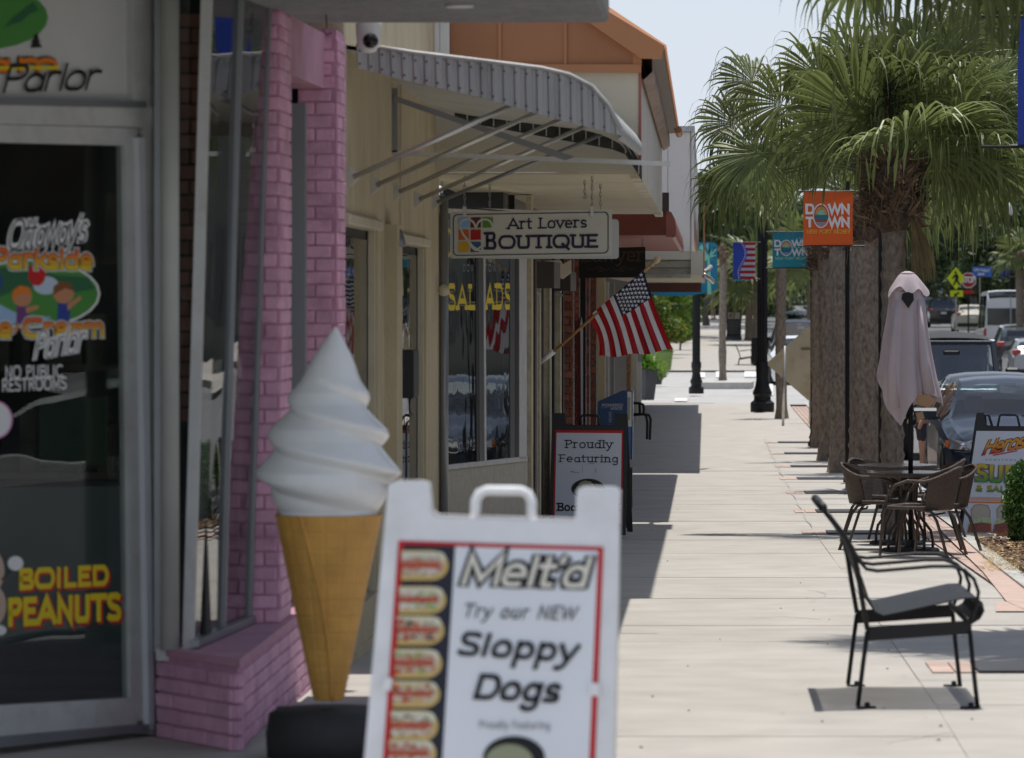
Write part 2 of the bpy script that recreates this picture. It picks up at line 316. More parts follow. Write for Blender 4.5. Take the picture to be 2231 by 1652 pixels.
M_stuc = mat('beige_stucco', (.52, .44, .29), .85, var=.08, sc_=3, bump=.5, bsc=70, stain=(.33, .27, .18), stsc=2.0, stamt=.6, stretch=(1, 1, .7))
M_stucs = mat('beige_trim', (.56, .50, .37), .75, var=.06, bump=.3, bsc=60, stain=(.30, .25, .18), stsc=3, stamt=.5)
M_cream = mat('cream_render', (.60, .55, .43), .8, var=.06, sc_=2, bump=.2, stain=(.40, .36, .28), stsc=1.2, stamt=.4)
M_soff = mat('cream_beadboard', (.60, .53, .38), .6, var=.05, sc_=3, stain=(.35, .30, .22), stsc=2, stamt=.4)
M_gcan = mat('grey_render', (.23, .235, .24), .9, var=.18, sc_=22, bump=.8, bsc=90, stain=(.35, .36, .37), stsc=3, stamt=.4, stretch=(1, .6, 1))
M_orange = mat('orange_metal', (.40, .165, .068), .45, var=.10, sc_=2.5, spec=.5, stain=(.42, .15, .05), stsc=2, stamt=.5, stretch=(1, 1, .3))
M_orgt = mat('orange_trim', (.46, .20, .085), .5, var=.06)
M_brn = mat('brown_metal', (.10, .065, .045), .5, var=.12)
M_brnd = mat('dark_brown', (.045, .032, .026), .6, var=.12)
M_redc = mat('red_metal', (.19, .04, .022), .5, var=.15, sc_=4, stain=(.20, .05, .03), stsc=5)
M_pinkc = mat('faded_red_metal', (.33, .11, .085), .5, var=.12, sc_=4, stain=(.3, .1, .08), stsc=5)
M_awn = mat('weathered_aluminium', (.42, .42, .41), .5, metal=.1, var=.10, sc_=5, stain=(.20, .19, .18), stsc=7, stamt=.6, stretch=(1, 1, .35), rnd=.08)
M_awnu = mat('awning_underside', (.50, .50, .46), .6, var=.06, stain=(.3, .29, .25), stsc=4)
M_galv = mat('galvanised_tube', (.50, .49, .46), .35, metal=.8, var=.1, sc_=9)
M_white = mat('white_plastic', (.80, .80, .79), .4, var=.02)
M_whitep = mat('white_paint', (.74, .73, .69), .6, var=.05, stain=(.45, .43, .38), stsc=3, stamt=.4)
M_blackp = mat('black_plastic', (.018, .018, .019), .5, var=.1)
M_blackm = mat('black_metal', (.012, .012, .013), .5, var=.1, spec=.3)
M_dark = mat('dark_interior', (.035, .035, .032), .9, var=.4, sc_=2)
M_brickd = mat('dark_red_brick', (.33, .13, .10), .85, var=.2, sc_=14, bump=.4, rnd=.25)
M_brick = mat('red_brick', (.26, .09, .055), .85, var=.2, sc_=14, bump=.5, rnd=.30)
M_mort = mat('grey_mortar', (.13, .125, .12), .9, var=.1)
G_shop = glass('shop_glass', (.78, .82, .80), 1.42, 0.0)
G_win = glass('side_glass', (.62, .66, .66), 2.0, 0.01)
G_dark = glass('tinted_glass', (.70, .73, .72), 1.3, 0.0)
K = flat('ink_black', (.012, .012, .013)); KW = flat('ink_white', (.75, .75, .74)); KR = flat('ink_red', (.55, .02, .02)); KY = flat('ink_yellow', (.72, .56, .02))
KO = flat('ink_orange', (.75, .20, .02)); KG = flat('ink_green', (.07, .26, .05)); KG2 = flat('ink_dark_green', (.03, .13, .06)); KB = flat('ink_blue', (.03, .06, .30))
KNV = flat('ink_navy', (.022, .016, .05)); KGY = flat('ink_grey', (.22, .23, .25)); KSK = flat('ink_skin', (.55, .25, .13)); KLB = flat('ink_light_blue', (.33, .48, .70))

# ------------------------------------------------------------------ the setting: ground
def strip(name, x0, x1, ys, m, dz=0.0, cx=lambda y: 0.0, kind='structure', par=None):
    mb = MB(); mb.grid([[(x0+cx(y), y, g(y)+dz), (x1+cx(y), y, g(y)+dz)] for y in ys]); return part(name, mb, m, par, kind=kind)
def yr(a, b, n): return [a+(b-a)*i/n for i in range(n+1)]
bend = lambda y: 0.0 if y < 220 else (y-220)**1.35*.0032
land = strip('ground', -900, 900, [-60, -10, 0, 5, 12, 18.7, 28, 36, 40, 53, 62, 75, 96, 150, 200, 300, 450, 700, 1000, 3000], M_land, -.25)
road = strip('road', 2.62, 17, yr(-20, 100, 30)+yr(104, 800, 80), M_asph, -.15, bend)
crs = strip('cross_street', -40, 2.9, yr(104, 149, 10), M_cross, -.06)
walk = part('sidewalk', MB().grid([[(-4.2, y, g(y)+dz), (1.94, y, g(y)+dz)] for y, dz in [(y, 0) for y in yr(-8, 16, 12)]+[(16.01, -.02)]+[(y, -.02) for y in yr(17, 61.9, 30)]+[(62, -.02), (62.01, 0)]+[(y, 0) for y in yr(63, 104, 20)]]), M_conc, kind='structure')
OFFS[walk.name] = (Vector((0, 0, 0)), 0)
for i in range(31):
    y0 = 16.02+i*1.483; y1 = y0+1.483-.008
    for x0, x1 in ((-1.76, .990), (.993, 1.93)):
        mb = MB(); e = .004*random.random()
        vs = [(x0,y0,g(y0)-.06),(x1,y0,g(y0)-.06),(x1,y1,g(y1)-.06),(x0,y1,g(y1)-.06),(x0,y0,g(y0)+e),(x1,y0,g(y0)+e),(x1,y1,g(y1)+e),(x0,y1,g(y1)+e)]
        mb.add(vs, [(0,3,2,1),(4,5,6,7),(0,1,5,4),(1,2,6,5),(2,3,7,6),(3,0,4,7)]); part('slab', mb, M_conc, walk)
# paver band beside the kerb, laid as rows of small bricks
bb = MB(); y = 14.0; k = 0
while y < 100:
    L_ = .10 if y < 50 else .22
    for j in range(4):
        a = 1.955+j*.088 + (0 if k % 2 else .0); bb.box((a, y, g(y)-.05), (a+.082, y+L_-.006, g(y)-.002+.004*random.random()))
    y += L_; k += 1
band = part('brick_band', bb, M_paver, kind='stuff', label=None); band['kind'] = 'stuff'
kb = MB()
ys = yr(-8, 104, 60)
kb.grid([[(2.32, y, g(y)+.004), (2.6, y, g(y)+.004), (2.63, y, g(y)-.02), (2.64, y, g(y)-.2)] for y in ys]); part('kerb', kb, M_kerb, kind='structure')
# blocks beyond the cross street
fw = strip('far_sidewalk', -2.4, 2.1, yr(147, 330, 40), M_conc, .0, bend)
strip('far_kerb', 2.1, 2.5, yr(147, 330, 40), M_kerb, -.02, bend)
strip('far_walk_across', 17, 21, yr(20, 420, 60), M_conc, 0.0, bend)
isl = MB(); isl.prism([(-.1, 121, g(121)-.05), (1.25, 121, g(121)-.05), (1.35, 123, g(121)-.05), (1.1, 127, g(127)-.05), (-.2, 127, g(127)-.05)], (0, 0, .17)); part('kerb_island', isl, M_kerb, kind='structure')
mk = MB()
for (a, b, c, d_) in ((1521, 1536, 812, 823), (1622, 1648, 808, 822), (1674, 1684, 824, 862), (1470, 1497, 869, 875), (1560, 1580, 810, 823), (1655, 1672, 866, 871)):
    q = [G(a, d_, .04), G(b, d_, .04), G(b, c, .04), G(a, c, .04)]; mk.poly([p+Vector((0, 0, .012)) for p in q])
cl = [(G(u, v, .14)+Vector((0, 0, .01))) for u, v in ((1700, 878), (1722, 889), (1745, 898), (1775, 903))]
mk.grid([[p, p+Vector((.16, .2, 0))] for p in cl])
for y in range(20, 300, 9): mk.add([(8.9+bend(y), y, g(y)-.14), (9.02+bend(y), y, g(y)-.14), (9.02+bend(y), y+3, g(y+3)-.14), (8.9+bend(y), y+3, g(y+3)-.14)], [(0, 1, 2, 3)])
part('road_markings', mk, M_mark, kind='structure')

# tree wells: salmon pavers and an iron cover at each, across the sidewalk edge
wells = [(21.3, 1.10, 1.30), (40.0, .90, 1.10), (45.1, .93, 1.13), (50.7, .95, 1.14), (55.8, .96, 1.16), (61.0, .98, 1.18), (67.0, 1.0, 1.2), (73.0, 1.0, 1.2)]
for k, (y, xa, xb) in enumerate(wells):
    rt = empty('tree_well', (1.2, y, g(y)), 'brick strip with iron cover, '+['in front of the near bench', 'under the umbrella tables', 'just past the umbrella tables', 'at the foot of the thickest palm trunk', 'at the second palm trunk of the row', 'at the third palm trunk of the row', 'at the fourth palm trunk of the row', 'farthest of the row by the yellow board'][k], 'tree well', 'brick and iron tree wells along the sidewalk')
    mb = MB()
    if k < 6: dd = .36
    else: dd = .32
    nb = 4
    for i in range(2):
        for j in range(nb):
            x0 = xa-.02+i*(xb-xa+.02)/2; w_ = (xb-xa+.02)/2-.008; a = y-dd+j*(2*dd/nb)
            mb2 = MB(); mb2.box((x0, a, g(a)-.03), (x0+w_, a+2*dd/nb-.012, g(a)+.010)); part('brick', mb2, M_paver, rt)
    gb = MB(); x1 = 1.92
    gb.prism([(xb, y-dd, g(y-dd)+.006), (x1, y-dd, g(y-dd)+.006), (x1, y+dd, g(y+dd)+.006), (xb, y+dd, g(y+dd)+.006)], (0, 0, .010))
    part('iron_cover', gb, M_grate, rt)
# planting bed with kerb at the right
def gpoly(name, px, m, dz, th, **k):
    pts = [G(u, v)+Vector((0, 0, dz)) for u, v in px]; return part(name, MB().prism(pts, (0, 0, th)), m, **k)
gpoly('planter_kerb', [(2084, 1166), (2122, 1176), (2420, 1176), (2420, 1470), (2360, 1420), (2231, 1289), (2146, 1222)], M_kerb, -.06, .09, kind='structure')
bed = gpoly('mulch_bed', [(2124, 1184), (2400, 1180), (2400, 1400), (2231, 1256), (2170, 1212)], M_mulch, .0, .045, kind='structure')
ml = MB()
for i in range(5200):
    u = 2124+random.random()*200; v = 1184+random.random()*190
    if (v-1184) > (u-2124)*.70 + 2: continue
    p = G(u, v); a = random.random()*6.28; l = .02+.035*random.random(); z = p.z+.045+random.random()*.03
    dx, dy = math.cos(a)*l, math.sin(a)*l; t = random.uniform(-.02, .02)
    ml.add([(p.x-dx, p.y-dy, z), (p.x+dy*.25, p.y-dx*.25, z+.006), (p.x+dx, p.y+dy, z+t), (p.x-dy*.25, p.y+dx*.25, z)], [(0, 1, 2, 3)], random.choice((0, 0, 0, 1)))
part('mulch_chips', ml, [mat('bark_chip', (.17, .10, .065), .9, var=.5, sc_=25), mat('pale_chip', (.50, .38, .22), .9, var=.3, sc_=25)], kind='stuff')
pb = MB()
for (a, b) in (((2170, 1315), (2300, 1338)),):
    q = [G(a[0], b[1]), G(b[0], b[1]), G(b[0], a[1]), G(a[0], a[1])]; pb.poly([p+Vector((0, 0, .012)) for p in q])
pb.poly([G(u, v)+Vector((0, 0, .014)) for u, v in ((2042, 1152), (2084, 1160), (2146, 1218), (2240, 1294), (2240, 1338), (2193, 1315), (2141, 1250))])
part('salmon_pavement', pb, M_paver, kind='structure')
lf = MB()
for i in range(34):
    u = 1380+random.random()*840; v = 980+random.random()**.8*660; p = G(u, v)+Vector((0, 0, .006)); s_ = .003+.005*random.random()**3
    lf.box((p.x-s_, p.y-s_, p.z), (p.x+s_*random.random()*2, p.y+s_, p.z+.004))
part('litter_specks', lf, mat('dry_bits', (.16, .10, .05), .9, var=.5, sc_=5), kind='stuff')
gs_ = MB()
for i in range(36):
    p = G(1300+random.random()*900, 930+random.random()**.7*720)+Vector((0, 0, .0062)); s_ = random.uniform(.004, .011); gs_.poly([p+Vector((s_*math.cos(a), s_*math.sin(a), 0)) for a in [2*math.pi*k/8 for k in range(8)]])
part('gum_spots', gs_, mat('old_gum', (.22, .21, .19), .9), kind='stuff')
ck = MB()
for px in ([(1757, 1288), (1780, 1290), (1800, 1297), (1796, 1303), (1778, 1306), (1765, 1315)], [(1798, 1290), (1815, 1288)], [(1930, 1622), (1990, 1612), (2080, 1600)],
           [(1506, 1163), (1560, 1166), (1610, 1163)], [(1640, 1350), (1700, 1346), (1790, 1351)]):
    pts = [G(u, v)+Vector((0, 0, .0065)) for u, v in px]; ck.grid([[p-Vector((.002, .010, 0)), p+Vector((.002, .010, 0))] for p in pts])
part('pavement_cracks', ck, M_concj, kind='structure')
jt = MB(); pts = []
y = 39.6; random.seed(3)
while y < 76: pts.append((.985+.012*math.sin(y*1.7)+.01*random.random()+(.04 if y > 60 else 0)*(y-60)/40, y)); y += .5
jt.grid([[(x-.006, y, g(y)+.0075), (x+.010, y, g(y)+.0075)] for x, y in pts]); part('pavement_joint', jt, M_concj, kind='structure')

# ------------------------------------------------------------------ unit bricks shared by every brick wall
BR = []
for i in range(4):
    random.seed(20+i); mb = MB().box((-.5, -.5, -.5), (.5, .5, .5), 0, .06)
    mb.v = [(p[0]+random.uniform(-.012, .012), p[1]+random.uniform(-.02, .02), p[2]+random.uniform(-.03, .03)) for p in mb.v]
    me = bpy.data.meshes.new('brick'); me.from_pydata(mb.v, [], mb.f); me.materials.append(M_pink); me.update(); BR.append(me)
def bricks(meshes, root, org, dx, n_len, n_h, blen, bh, depth, joint=.008, stag=True, lenmax=None):
    """courses of bricks on a wall face: org lower corner, dx unit vector along the wall, depth along its normal"""
    dx = Vector(dx).normalized(); nrm = Vector((0, 0, 1)).cross(dx); tot = n_len
    for r in range(int(n_h)):
        s_ = 0.0; first = True
        while s_ < tot-.01:
            l = blen if not (stag and first and r % 2) else blen*.5
            l = min(l, tot-s_); first = False
            if l < .02: break
            c = Vector(org)+dx*(s_+l/2)+Vector((0, 0, (r+.5)*bh))+nrm*random.uniform(-.002, .002)
            rot = Matrix((( *dx, 0),( *nrm, 0),(0,0,1,0),(0,0,0,1))).transposed(); 
            M = Matrix.Translation(c) @ rot @ Matrix.Diagonal((l-joint, depth, bh-joint, 1))
            inst('brick', random.choice(meshes), root, M); s_ += l

# ------------------------------------------------------------------ pink ice cream shop
shop = empty('ice_cream_shop', (-2.4, 18, 0), 'pink brick ice cream shop with white framed glass door at the far left', 'shop')
random.seed(11)
TOP = 1.7+594*20.0/F      # underside of the canopy
LZ = .285
# low wall under the slanted display window
part('mortar', MB().prism([(-2.198, 17.70, -.25), (-1.817, 17.112, -.25), (-1.817, 21.3, -.25), (-2.198, 21.3, -.25)], (0, 0, .22+LZ)), M_pinkm, shop)
bricks(BR, shop, (-2.190, 17.702, -.135), (.385, -.588, 0), .70, 6.9, .30, .0615, .045)
bricks(BR, shop, (-1.83, 17.12, -.135), (0, 1, 0), 4.16, 6.9, .21, .0615, .045)
lg = MB().prism([(-2.20, 17.685, LZ-.028), (-1.806, 17.088, LZ-.028), (-1.80, 21.3, LZ-.028), (-2.20, 21.3, LZ-.028)], (0, 0, .03)); part('ledge', lg, M_pinkr, shop)
# pier beside the window
bxp('pier_core', (-2.02, 19.017, LZ), (-1.840, 19.5, TOP), M_pinkm, shop)
nc = int((TOP-LZ)/.0615)
bricks(BR, shop, (-2.02, 19.03, LZ), (1, 0, 0), .185, nc, .115, .0615, .04)
bricks(BR, shop, (-1.853, 19.03, LZ), (0, 1, 0), .50, nc, .25, .0615, .04)
bxp('post', (-1.915, 20.35, LZ), (-1.85, 20.45, TOP-.35), M_alug, shop)
bxp('side_glass', (-2.0, 20.9, LZ), (-1.9, 20.93, TOP-.3), G_dark, shop)
# second pier with painted lintel block
bxp('pier_core', (-1.925, 20.817, LZ-.6), (-1.745, 21.3, TOP+.02), M_pinkm, shop)
nb2 = int((TOP-LZ+.5)/.0615)
bricks(BR, shop, (-1.925, 20.83, LZ-.5), (1, 0, 0), .175, nb2, .16, .0615, .04)
bricks(BR, shop, (-1.758, 20.83, LZ-.5), (0, 1, 0), .46, nb2, .115, .0615, .04, stag=False)
lb = MB(); zl = 1.7+(V0-165)*19.6/F
lb.prism([(-1.835, 19.45, zl), (-1.80, 20.84, zl), (-2.1, 20.84, zl), (-2.1, 19.45, zl)], (0, 0, TOP-zl)); part('lintel', lb, M_pinkr, shop)
part('hanging_wire', MB().tube([P(708, 0, 19.40), P(712, 60, 19.40), P(704, 66, 19.40), P(712, 76, 19.40), P(722, 72, 19.40)], .003, 5), M_blackm, shop)
# door plane
DA = Vector(((0-U0)*17.0/F, 17.0, 0)); DBp = Vector(((300-U0)*17.7/F, 17.7, 0)); ddir = (DBp-DA).normalized(); dn = Vector((ddir.y, -ddir.x, 0))
DP = PLN(DA, dn)
def dprism(name, px, m, th=.04, off=0.0, **k):
    pts = [DP(u, v, off) for u, v in px]; return part(name, MB().prism(pts, dn*th*-1 if DP.n.dot(dn) > 0 else dn*th), m, k.pop('par', shop), **k)
dprism('transom_panel', [(-400, -200), (285, -200), (285, 228), (-400, 212)], flat('panel_white', (.56, .56, .55), .5), .02)
dprism('header', [(-400, 216), (300, 232), (326, 232), (326, 278), (-400, 262)], M_alu, .09, .03)
dprism('transom_frame', [(276, -200), (300, -200), (300, 236), (276, 235)], M_alu, .07, .035)
dprism('transom_frame', [(-400, 208), (300, 222), (300, 236), (-400, 222)], M_alug, .05, .045)
dprism('jamb', [(303, -200), (324, -200), (331, 1600), (318, 1600)], M_alu, .10, .02)
dprism('jamb', [(324, -200), (342, -200), (343, 1580), (331, 1590)], M_alug, .08, -.02)
door = dprism('door', [(-400, 262), (300, 279), (300, 318), (-400, 301)], M_alu, .045, 0)
dprism('door_rail', [(-400, 1560), (298, 1520), (300, 1578), (-400, 1640)], M_alu, .045, 0, par=door)
dprism('door_stile', [(272, 300), (300, 300), (318, 1570), (286, 1570)], M_alu, .045, .001, par=door)
dprism('door_stile', [(290, 300), (303, 300), (325, 1590), (312, 1590)], mat('bright_aluminium', (.62, .63, .66), .35, var=.05), .03, .03, par=door)
dprism('glass_pane', [(-400, 305), (272, 318), (286, 1525), (-400, 1562)], G_shop, .006, -.02, par=door)
dprism('threshold', [(-400, 1642), (330, 1576), (345, 1590), (-400, 1668)], M_alug, .06, .03)
# transom lettering and badge
def dpoly(name, pts, m, off, par=shop): return poly(name, pts, DP, m, par, off if par is shop else -.0195+off*.12)
dpoly('badge', ell(-35, 38, 138, 70), KG, .004)
dpoly('badge_hill', [(8, 60), (25, 40), (45, 25), (70, 5), (82, 22), (60, 32), (44, 48), (22, 54)], KG2, .006)
dpoly('badge_tree', [(64, 105), (70, 92), (66, 92), (73, 82), (70, 82), (77, 72), (83, 82), (80, 82), (86, 92), (82, 92), (90, 103)], K, .006)
for dx_, m_, g_, o_ in ((0, K, .06, .008), (0, KO, 0, .011)):
    part('lettering', text_geo(MB(), 'am', DP, (-40, 158), (122, 158), 40, t=.30, grow=g_, off=o_, sp=.1), m_, shop)
dpoly('lettering_base', [(-60, 144), (122, 144), (124, 152), (-60, 152)], KY, .0135)
part('lettering', text_geo(MB(), 'Parlor', DP, (-5, 203), (206, 196), 62, t=.13, shear=.42, off=.015, sp=-.02), K, shop)
# window decals on the door
def dtext(s, a, b, h, m, t, off, grow=0, shear=0, sp=.16, **k): return part('lettering', text_geo(MB(), s, DP, a, b, h, t=t, off=-.0195+off*.12, grow=grow, shear=shear, sp=sp, **k), m, door)
dpoly('decal_oval', ell(75, 640, 152, 76), KW, .003, door); dpoly('decal_oval', ell(75, 640, 147, 71), KG, .004, door)
dpoly('decal_hill', [(-70, 640), (-20, 590), (60, 575), (130, 600), (200, 605), (215, 630), (150, 640), (60, 625), (0, 650)], KG2, .005, door)
dpoly('decal_lake', [(-70, 670), (0, 660), (60, 690), (120, 690), (100, 705), (-40, 705)], KLB, .006, door); dpoly('decal_cloud', ell(108, 622, 28, 20), flat('ink_cloud', (.5, .6, .72)), .006, door)
def kid(cx, cy, s_, hair, shirt, lean):
    dpoly('decal_figure', [(cx-14*s_, cy+62*s_), (cx-12*s_, cy+20*s_), (cx+10*s_, cy+20*s_), (cx+16*s_, cy+40*s_), (cx+12*s_, cy+64*s_)], shirt, .009, door)
    dpoly('decal_arm', [(cx+8*s_, cy+24*s_), (cx+38*s_, cy+14*s_+lean), (cx+40*s_, cy+22*s_+lean), (cx+10*s_, cy+38*s_)], KSK, .0105, door)
    dpoly('decal_head', ell(cx, cy, 23*s_, 22*s_), KSK, .012, door)
    dpoly('decal_hair', [(cx-24*s_, cy+4*s_), (cx-22*s_, cy-16*s_), (cx-6*s_, cy-28*s_), (cx+16*s_, cy-24*s_), (cx+23*s_, cy-6*s_), (cx+4*s_, cy-12*s_), (cx-12*s_, cy-4*s_)], hair, .0135, door)
    dpoly('decal_leg', [(cx-12*s_, cy+62*s_), (cx-4*s_, cy+62*s_), (cx-14*s_, cy+86*s_), (cx-26*s_, cy+84*s_)], KSK, .0145, door)
    dpoly('decal_leg', [(cx+2*s_, cy+62*s_), (cx+12*s_, cy+62*s_), (cx+24*s_, cy+84*s_), (cx+10*s_, cy+88*s_)], KSK, .0155, door)
kid(56, 648, .92, KO, flat('ink_purple', (.16, .05, .2)), 4); kid(146, 640, .98, flat('ink_brown', (.22, .09, .03)), KB, -10)
dpoly('decal_balloon', ell(88, 598, 19, 25), KR, .016, door); dpoly('decal_balloon', ell(-6, 614, 18, 27), KB, .016, door)
dtext("Ottaway's", (22, 546), (192, 528), 66, KW, .24, .018, shear=.3, sp=.02); dtext("Ottaway's", (22, 546), (192, 528), 66, K, .07, .023, shear=.3, sp=.02)
for s_, a, b, h in (('Parkside', (-8, 586), (208, 588), 46), ('Ice Cream', (-42, 737), (232, 735), 44)):
    dtext(s_, a, b, h, KW, .26, .026, grow=.09, sp=.06); dtext(s_, a, b, h, K, .26, .031, grow=.03, sp=.06); dtext(s_, a, b, h, gradmat('ink_fire_'+s_[0], (.72, .55, .02), DP(0, a[1]).z, (.70, .12, .02), DP(0, a[1]-h*.8).z), .24, .036, sp=.06)
    dtext(s_, (a[0], a[1]-1), (b[0], b[1]-1), h*.42, KY, .4, .041, sp=.06) if False else None
dtext('Parlor', (78, 786), (186, 768), 62, KW, .24, .044, shear=.3, sp=.02); dtext('Parlor', (78, 786), (186, 768), 62, KGY, .06, .049, shear=.3, sp=.02)
dtext('NO PUBLIC', (20, 826), (144, 822), 28, KW, .15, .004); dtext('RESTROOMS', (13, 854), (152, 848), 28, KW, .15, .004)
dpoly('decal_round', ell(-2, 915, 38, 42), flat('ink_pink', (.6, .25, .5)), .004, door); dpoly('decal_round', ell(-2, 915, 34, 38), KW, .005, door)
for m_, g_, dx_, o_ in ((KR, .02, 4, .004), (KY, 0, 0, .009)):
    dtext('BOILED', (50+dx_, 1286+dx_), (242+dx_, 1276+dx_), 46, m_, .26, o_, grow=g_); dtext('PEANUTS', (27+dx_, 1366+dx_), (268+dx_, 1352+dx_), 62, m_, .24, o_, grow=g_)
pn = flat('ink_peanut', (.52, .38, .30))
dpoly('decal_peanut', ell(-20, 1245, 38, 52), pn, .004, door); dpoly('decal_peanut', ell(-18, 1320, 40, 50), pn, .005, door)
dpoly('decal_glove', ell(42, 1228, 17, 16), KW, .006, door); dpoly('decal_shoe', ell(8, 1374, 14, 11), KW, .006, door)
dpoly('decal_arm', [(10, 1262), (36, 1236), (38, 1239), (12, 1266)], K, .005, door)
# slanted display window: members follow its outward lean
def wprism(name, lo_px, hi_px, m, th=(0, .05, 0), par=shop):
    """bar with lower pixel/depth and upper pixel/depth ends"""
    (a, b, va, d0), (c, e_, vb, d1) = lo_px, hi_px
    return part(name, MB().prism([P(a, va, d0), P(b, va, d0), P(e_, vb, d1), P(c, vb, d1)], th), m, par)
WA = P(418, 1408, 17.66); WB = P(541, 1356, 18.99); WC = P(590, -60, 18.99); WD = P(455, -120, 17.66)
wpl = (WB-WA).cross(WD-WA).normalized()
wf = wprism('window_frame', (397, 421, 1412, 17.63), (441, 464, -120, 17.63), M_alu)
wprism('mullion', (473, 490, 1386, 18.28), (520, 534, -120, 18.28), M_alug, (0, .03, 0), wf); wprism('mullion', (529, 548, 1356, 18.95), (574, 594, -120, 18.95), M_alug, (0, .04, 0), wf)
part('sill', MB().prism([WA+Vector((.0, -.06, 0)), WA+Vector((.035, -.06, 0)), WB+Vector((.035, 0, 0)), WB], (0, 0, .03)), M_alug, wf)
part('glass_pane', MB().prism([WA, WB, WC, WD], wpl*.006), G_win, wf)
part('glass_pane', MB().prism([P(346, 1420, 17.75), P(402, 1412, 17.64), P(446, -120, 17.64), P(346, -120, 17.75)], (0, .006, 0)), G_shop, wf)
wprism('window_frame', (336, 350, 1420, 17.72), (336, 350, -120, 17.72), M_alug)
wprism('sill', (340, 420, 1440, 17.62), (340, 420, 1412, 17.62), M_alu, (0, .06, 0))
part('corner_column', MB().lathe([(.038, LZ), (.038, 3.2)], (P(370, 800, 17.6).x, 17.6, 0), 18), mat('pale_column', (.42, .42, .39), .6), shop, smooth=True)
random.seed(5)
IB = [me.copy() for me in BR]
for me in IB: me.materials.clear(); me.materials.append(M_brickd)
ibx = P(392, 800, 17.86).x
bxp('interior_pier', (ibx, 17.87, LZ), (ibx+.105, 18.1, 3.2), M_dark, shop)
bricks(IB, shop, (ibx, 17.86, LZ+.9), (1, 0, 0), .105, 27, .085, .0615, .04)
# interior: back wall, shelves, counter so that the panes have something behind them
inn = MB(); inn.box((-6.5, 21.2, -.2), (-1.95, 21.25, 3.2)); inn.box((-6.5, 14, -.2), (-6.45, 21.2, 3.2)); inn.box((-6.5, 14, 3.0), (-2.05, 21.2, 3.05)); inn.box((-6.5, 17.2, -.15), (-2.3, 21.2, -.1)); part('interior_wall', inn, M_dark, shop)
sh = MB()
for i in range(4): sh.box((-4.4, 20.4, .35+i*.5), (-2.4, 20.7, .38+i*.5))
for i in range(40):
    x = -4.3+random.random()*1.8; z = .38+random.randrange(4)*.5; sh.box((x, 20.45, z), (x+.07, 20.6, z+.08+.22*random.random()))
part('interior_shelf', sh, mat('dim_goods', (.07, .06, .04), .7, var=.7, sc_=7), shop)
bxp('counter', (-3.6, 19.6, -.1), (-2.5, 20.1, .85), mat('counter_grey', (.10, .12, .13), .4), shop)
bxp('green_poster', (-2.95, 19.5, .95), (-2.65, 19.52, 1.25), flat('poster_green', (.03, .07, .03)), shop)
# canopy
cx1 = (1327-U0)*20.0/F
cb = MB(); cb.box((-4.5, 13.5, TOP), (cx1, 20.0, TOP+.5), 0, .02); can = part('canopy', cb, M_gcan, shop)
part('recessed_light', MB().lathe([(.06, TOP-.004), (.06, TOP-.012)], (P(985, 8, 18.2).x, 18.75, 0), 20), M_white, can)
bxp('upper_wall', (-4.5, 13.5, TOP+.5), (-1.8, 21.3, 4.6), M_pinkr, shop)

# ------------------------------------------------------------------ security camera
sc_ = empty('security_camera', P(803, 60, 20.3), 'white dome security camera with pink tint hung under the grey canopy edge', 'camera')
c0 = P(803, 50, 20.3)
part('mount', MB().lathe([(.058, .05), (.06, -.02), (.055, -.09), (.045, -.115)], c0, 20), M_white, sc_, smooth=True)
part('dome', MB().lathe([(.012, -.14), (.035, -.13), (.046, -.105), (.05, -.08), (.046, -.06)], c0, 20), M_white, sc_, smooth=True)
part('lens', MB().lathe([(.001, -.052), (.026, -.046), (.036, -.02), (.036, 0)], c0+Vector((.012, -.03, -.085)), 18, axis='y'), mat('lens_black', (.01, .01, .012), .15), sc_, smooth=True)
# ------------------------------------------------------------------ giant ice cream cone
gz = g(16.6); cc = Vector(((716-U0)*16.6/F, 16.6, 0))
cone = empty('ice_cream_cone', (cc.x, cc.y, gz), 'giant plastic soft serve cone with white swirl on a black round base', 'cone figure')
pxm = F/16.6; zz = lambda v: CZ+(V0-v)/pxm
rows = []; N = 64
# envelope radius of the swirl as function of height
env = [(1118, 104), (1100, 118), (1075, 134), (1050, 148), (1028, 156), (990, 141), (960, 130), (935, 128), (905, 107), (880, 91), (855, 85), (830, 68), (800, 53), (770, 38), (745, 23), (725, 11), (712, 2)]
def envr(v):
    for (a, ra), (b, rb) in zip(env, env[1:]):
        if b <= v <= a: return (ra+(rb-ra)*(a-v)/(a-b))/pxm
    return env[0][1]/pxm if v > env[0][0] else .002
nr = 150
for i in range(nr+1):
    t = i/nr; v = 1120-t*408; row = []
    for j in range(N):
        a = 2*math.pi*j/N; ph = (1120-v)/85.0 + 2*a/(2*math.pi)+.22; fr_ = ph - math.floor(ph)
        saw = math.sin(min(fr_/.28, 1)*math.pi/2) if fr_ < .28 else 1-((fr_-.28)/.72)**1.15
        amp = .17*max(0, min(1, t*6))*max(0, 1-max(0, t-.62)/.16)
        r = envr(v)*(1-amp+amp*saw*1.12)
        bx = .026*max(0, (t-.6)/.4)
        row.append((cc.x+r*math.cos(a)+bx, cc.y+r*math.sin(a), zz(v)))
    rows.append(row)
part('swirl', MB().grid(rows, loop=True), mat('soft_serve_white', (.82, .82, .81), .35, var=.03, sc_=6, coat=.35, stain=(.60, .59, .55), stsc=5, stamt=.25), cone, smooth=True)
wm = mat('waffle', (.60, .31, .065), .5, var=.14, sc_=7, stain=(.40, .20, .045), stsc=4, stamt=.5, bump=.2, bsc=90); n_ = wm.node_tree.nodes; l_ = wm.node_tree.links
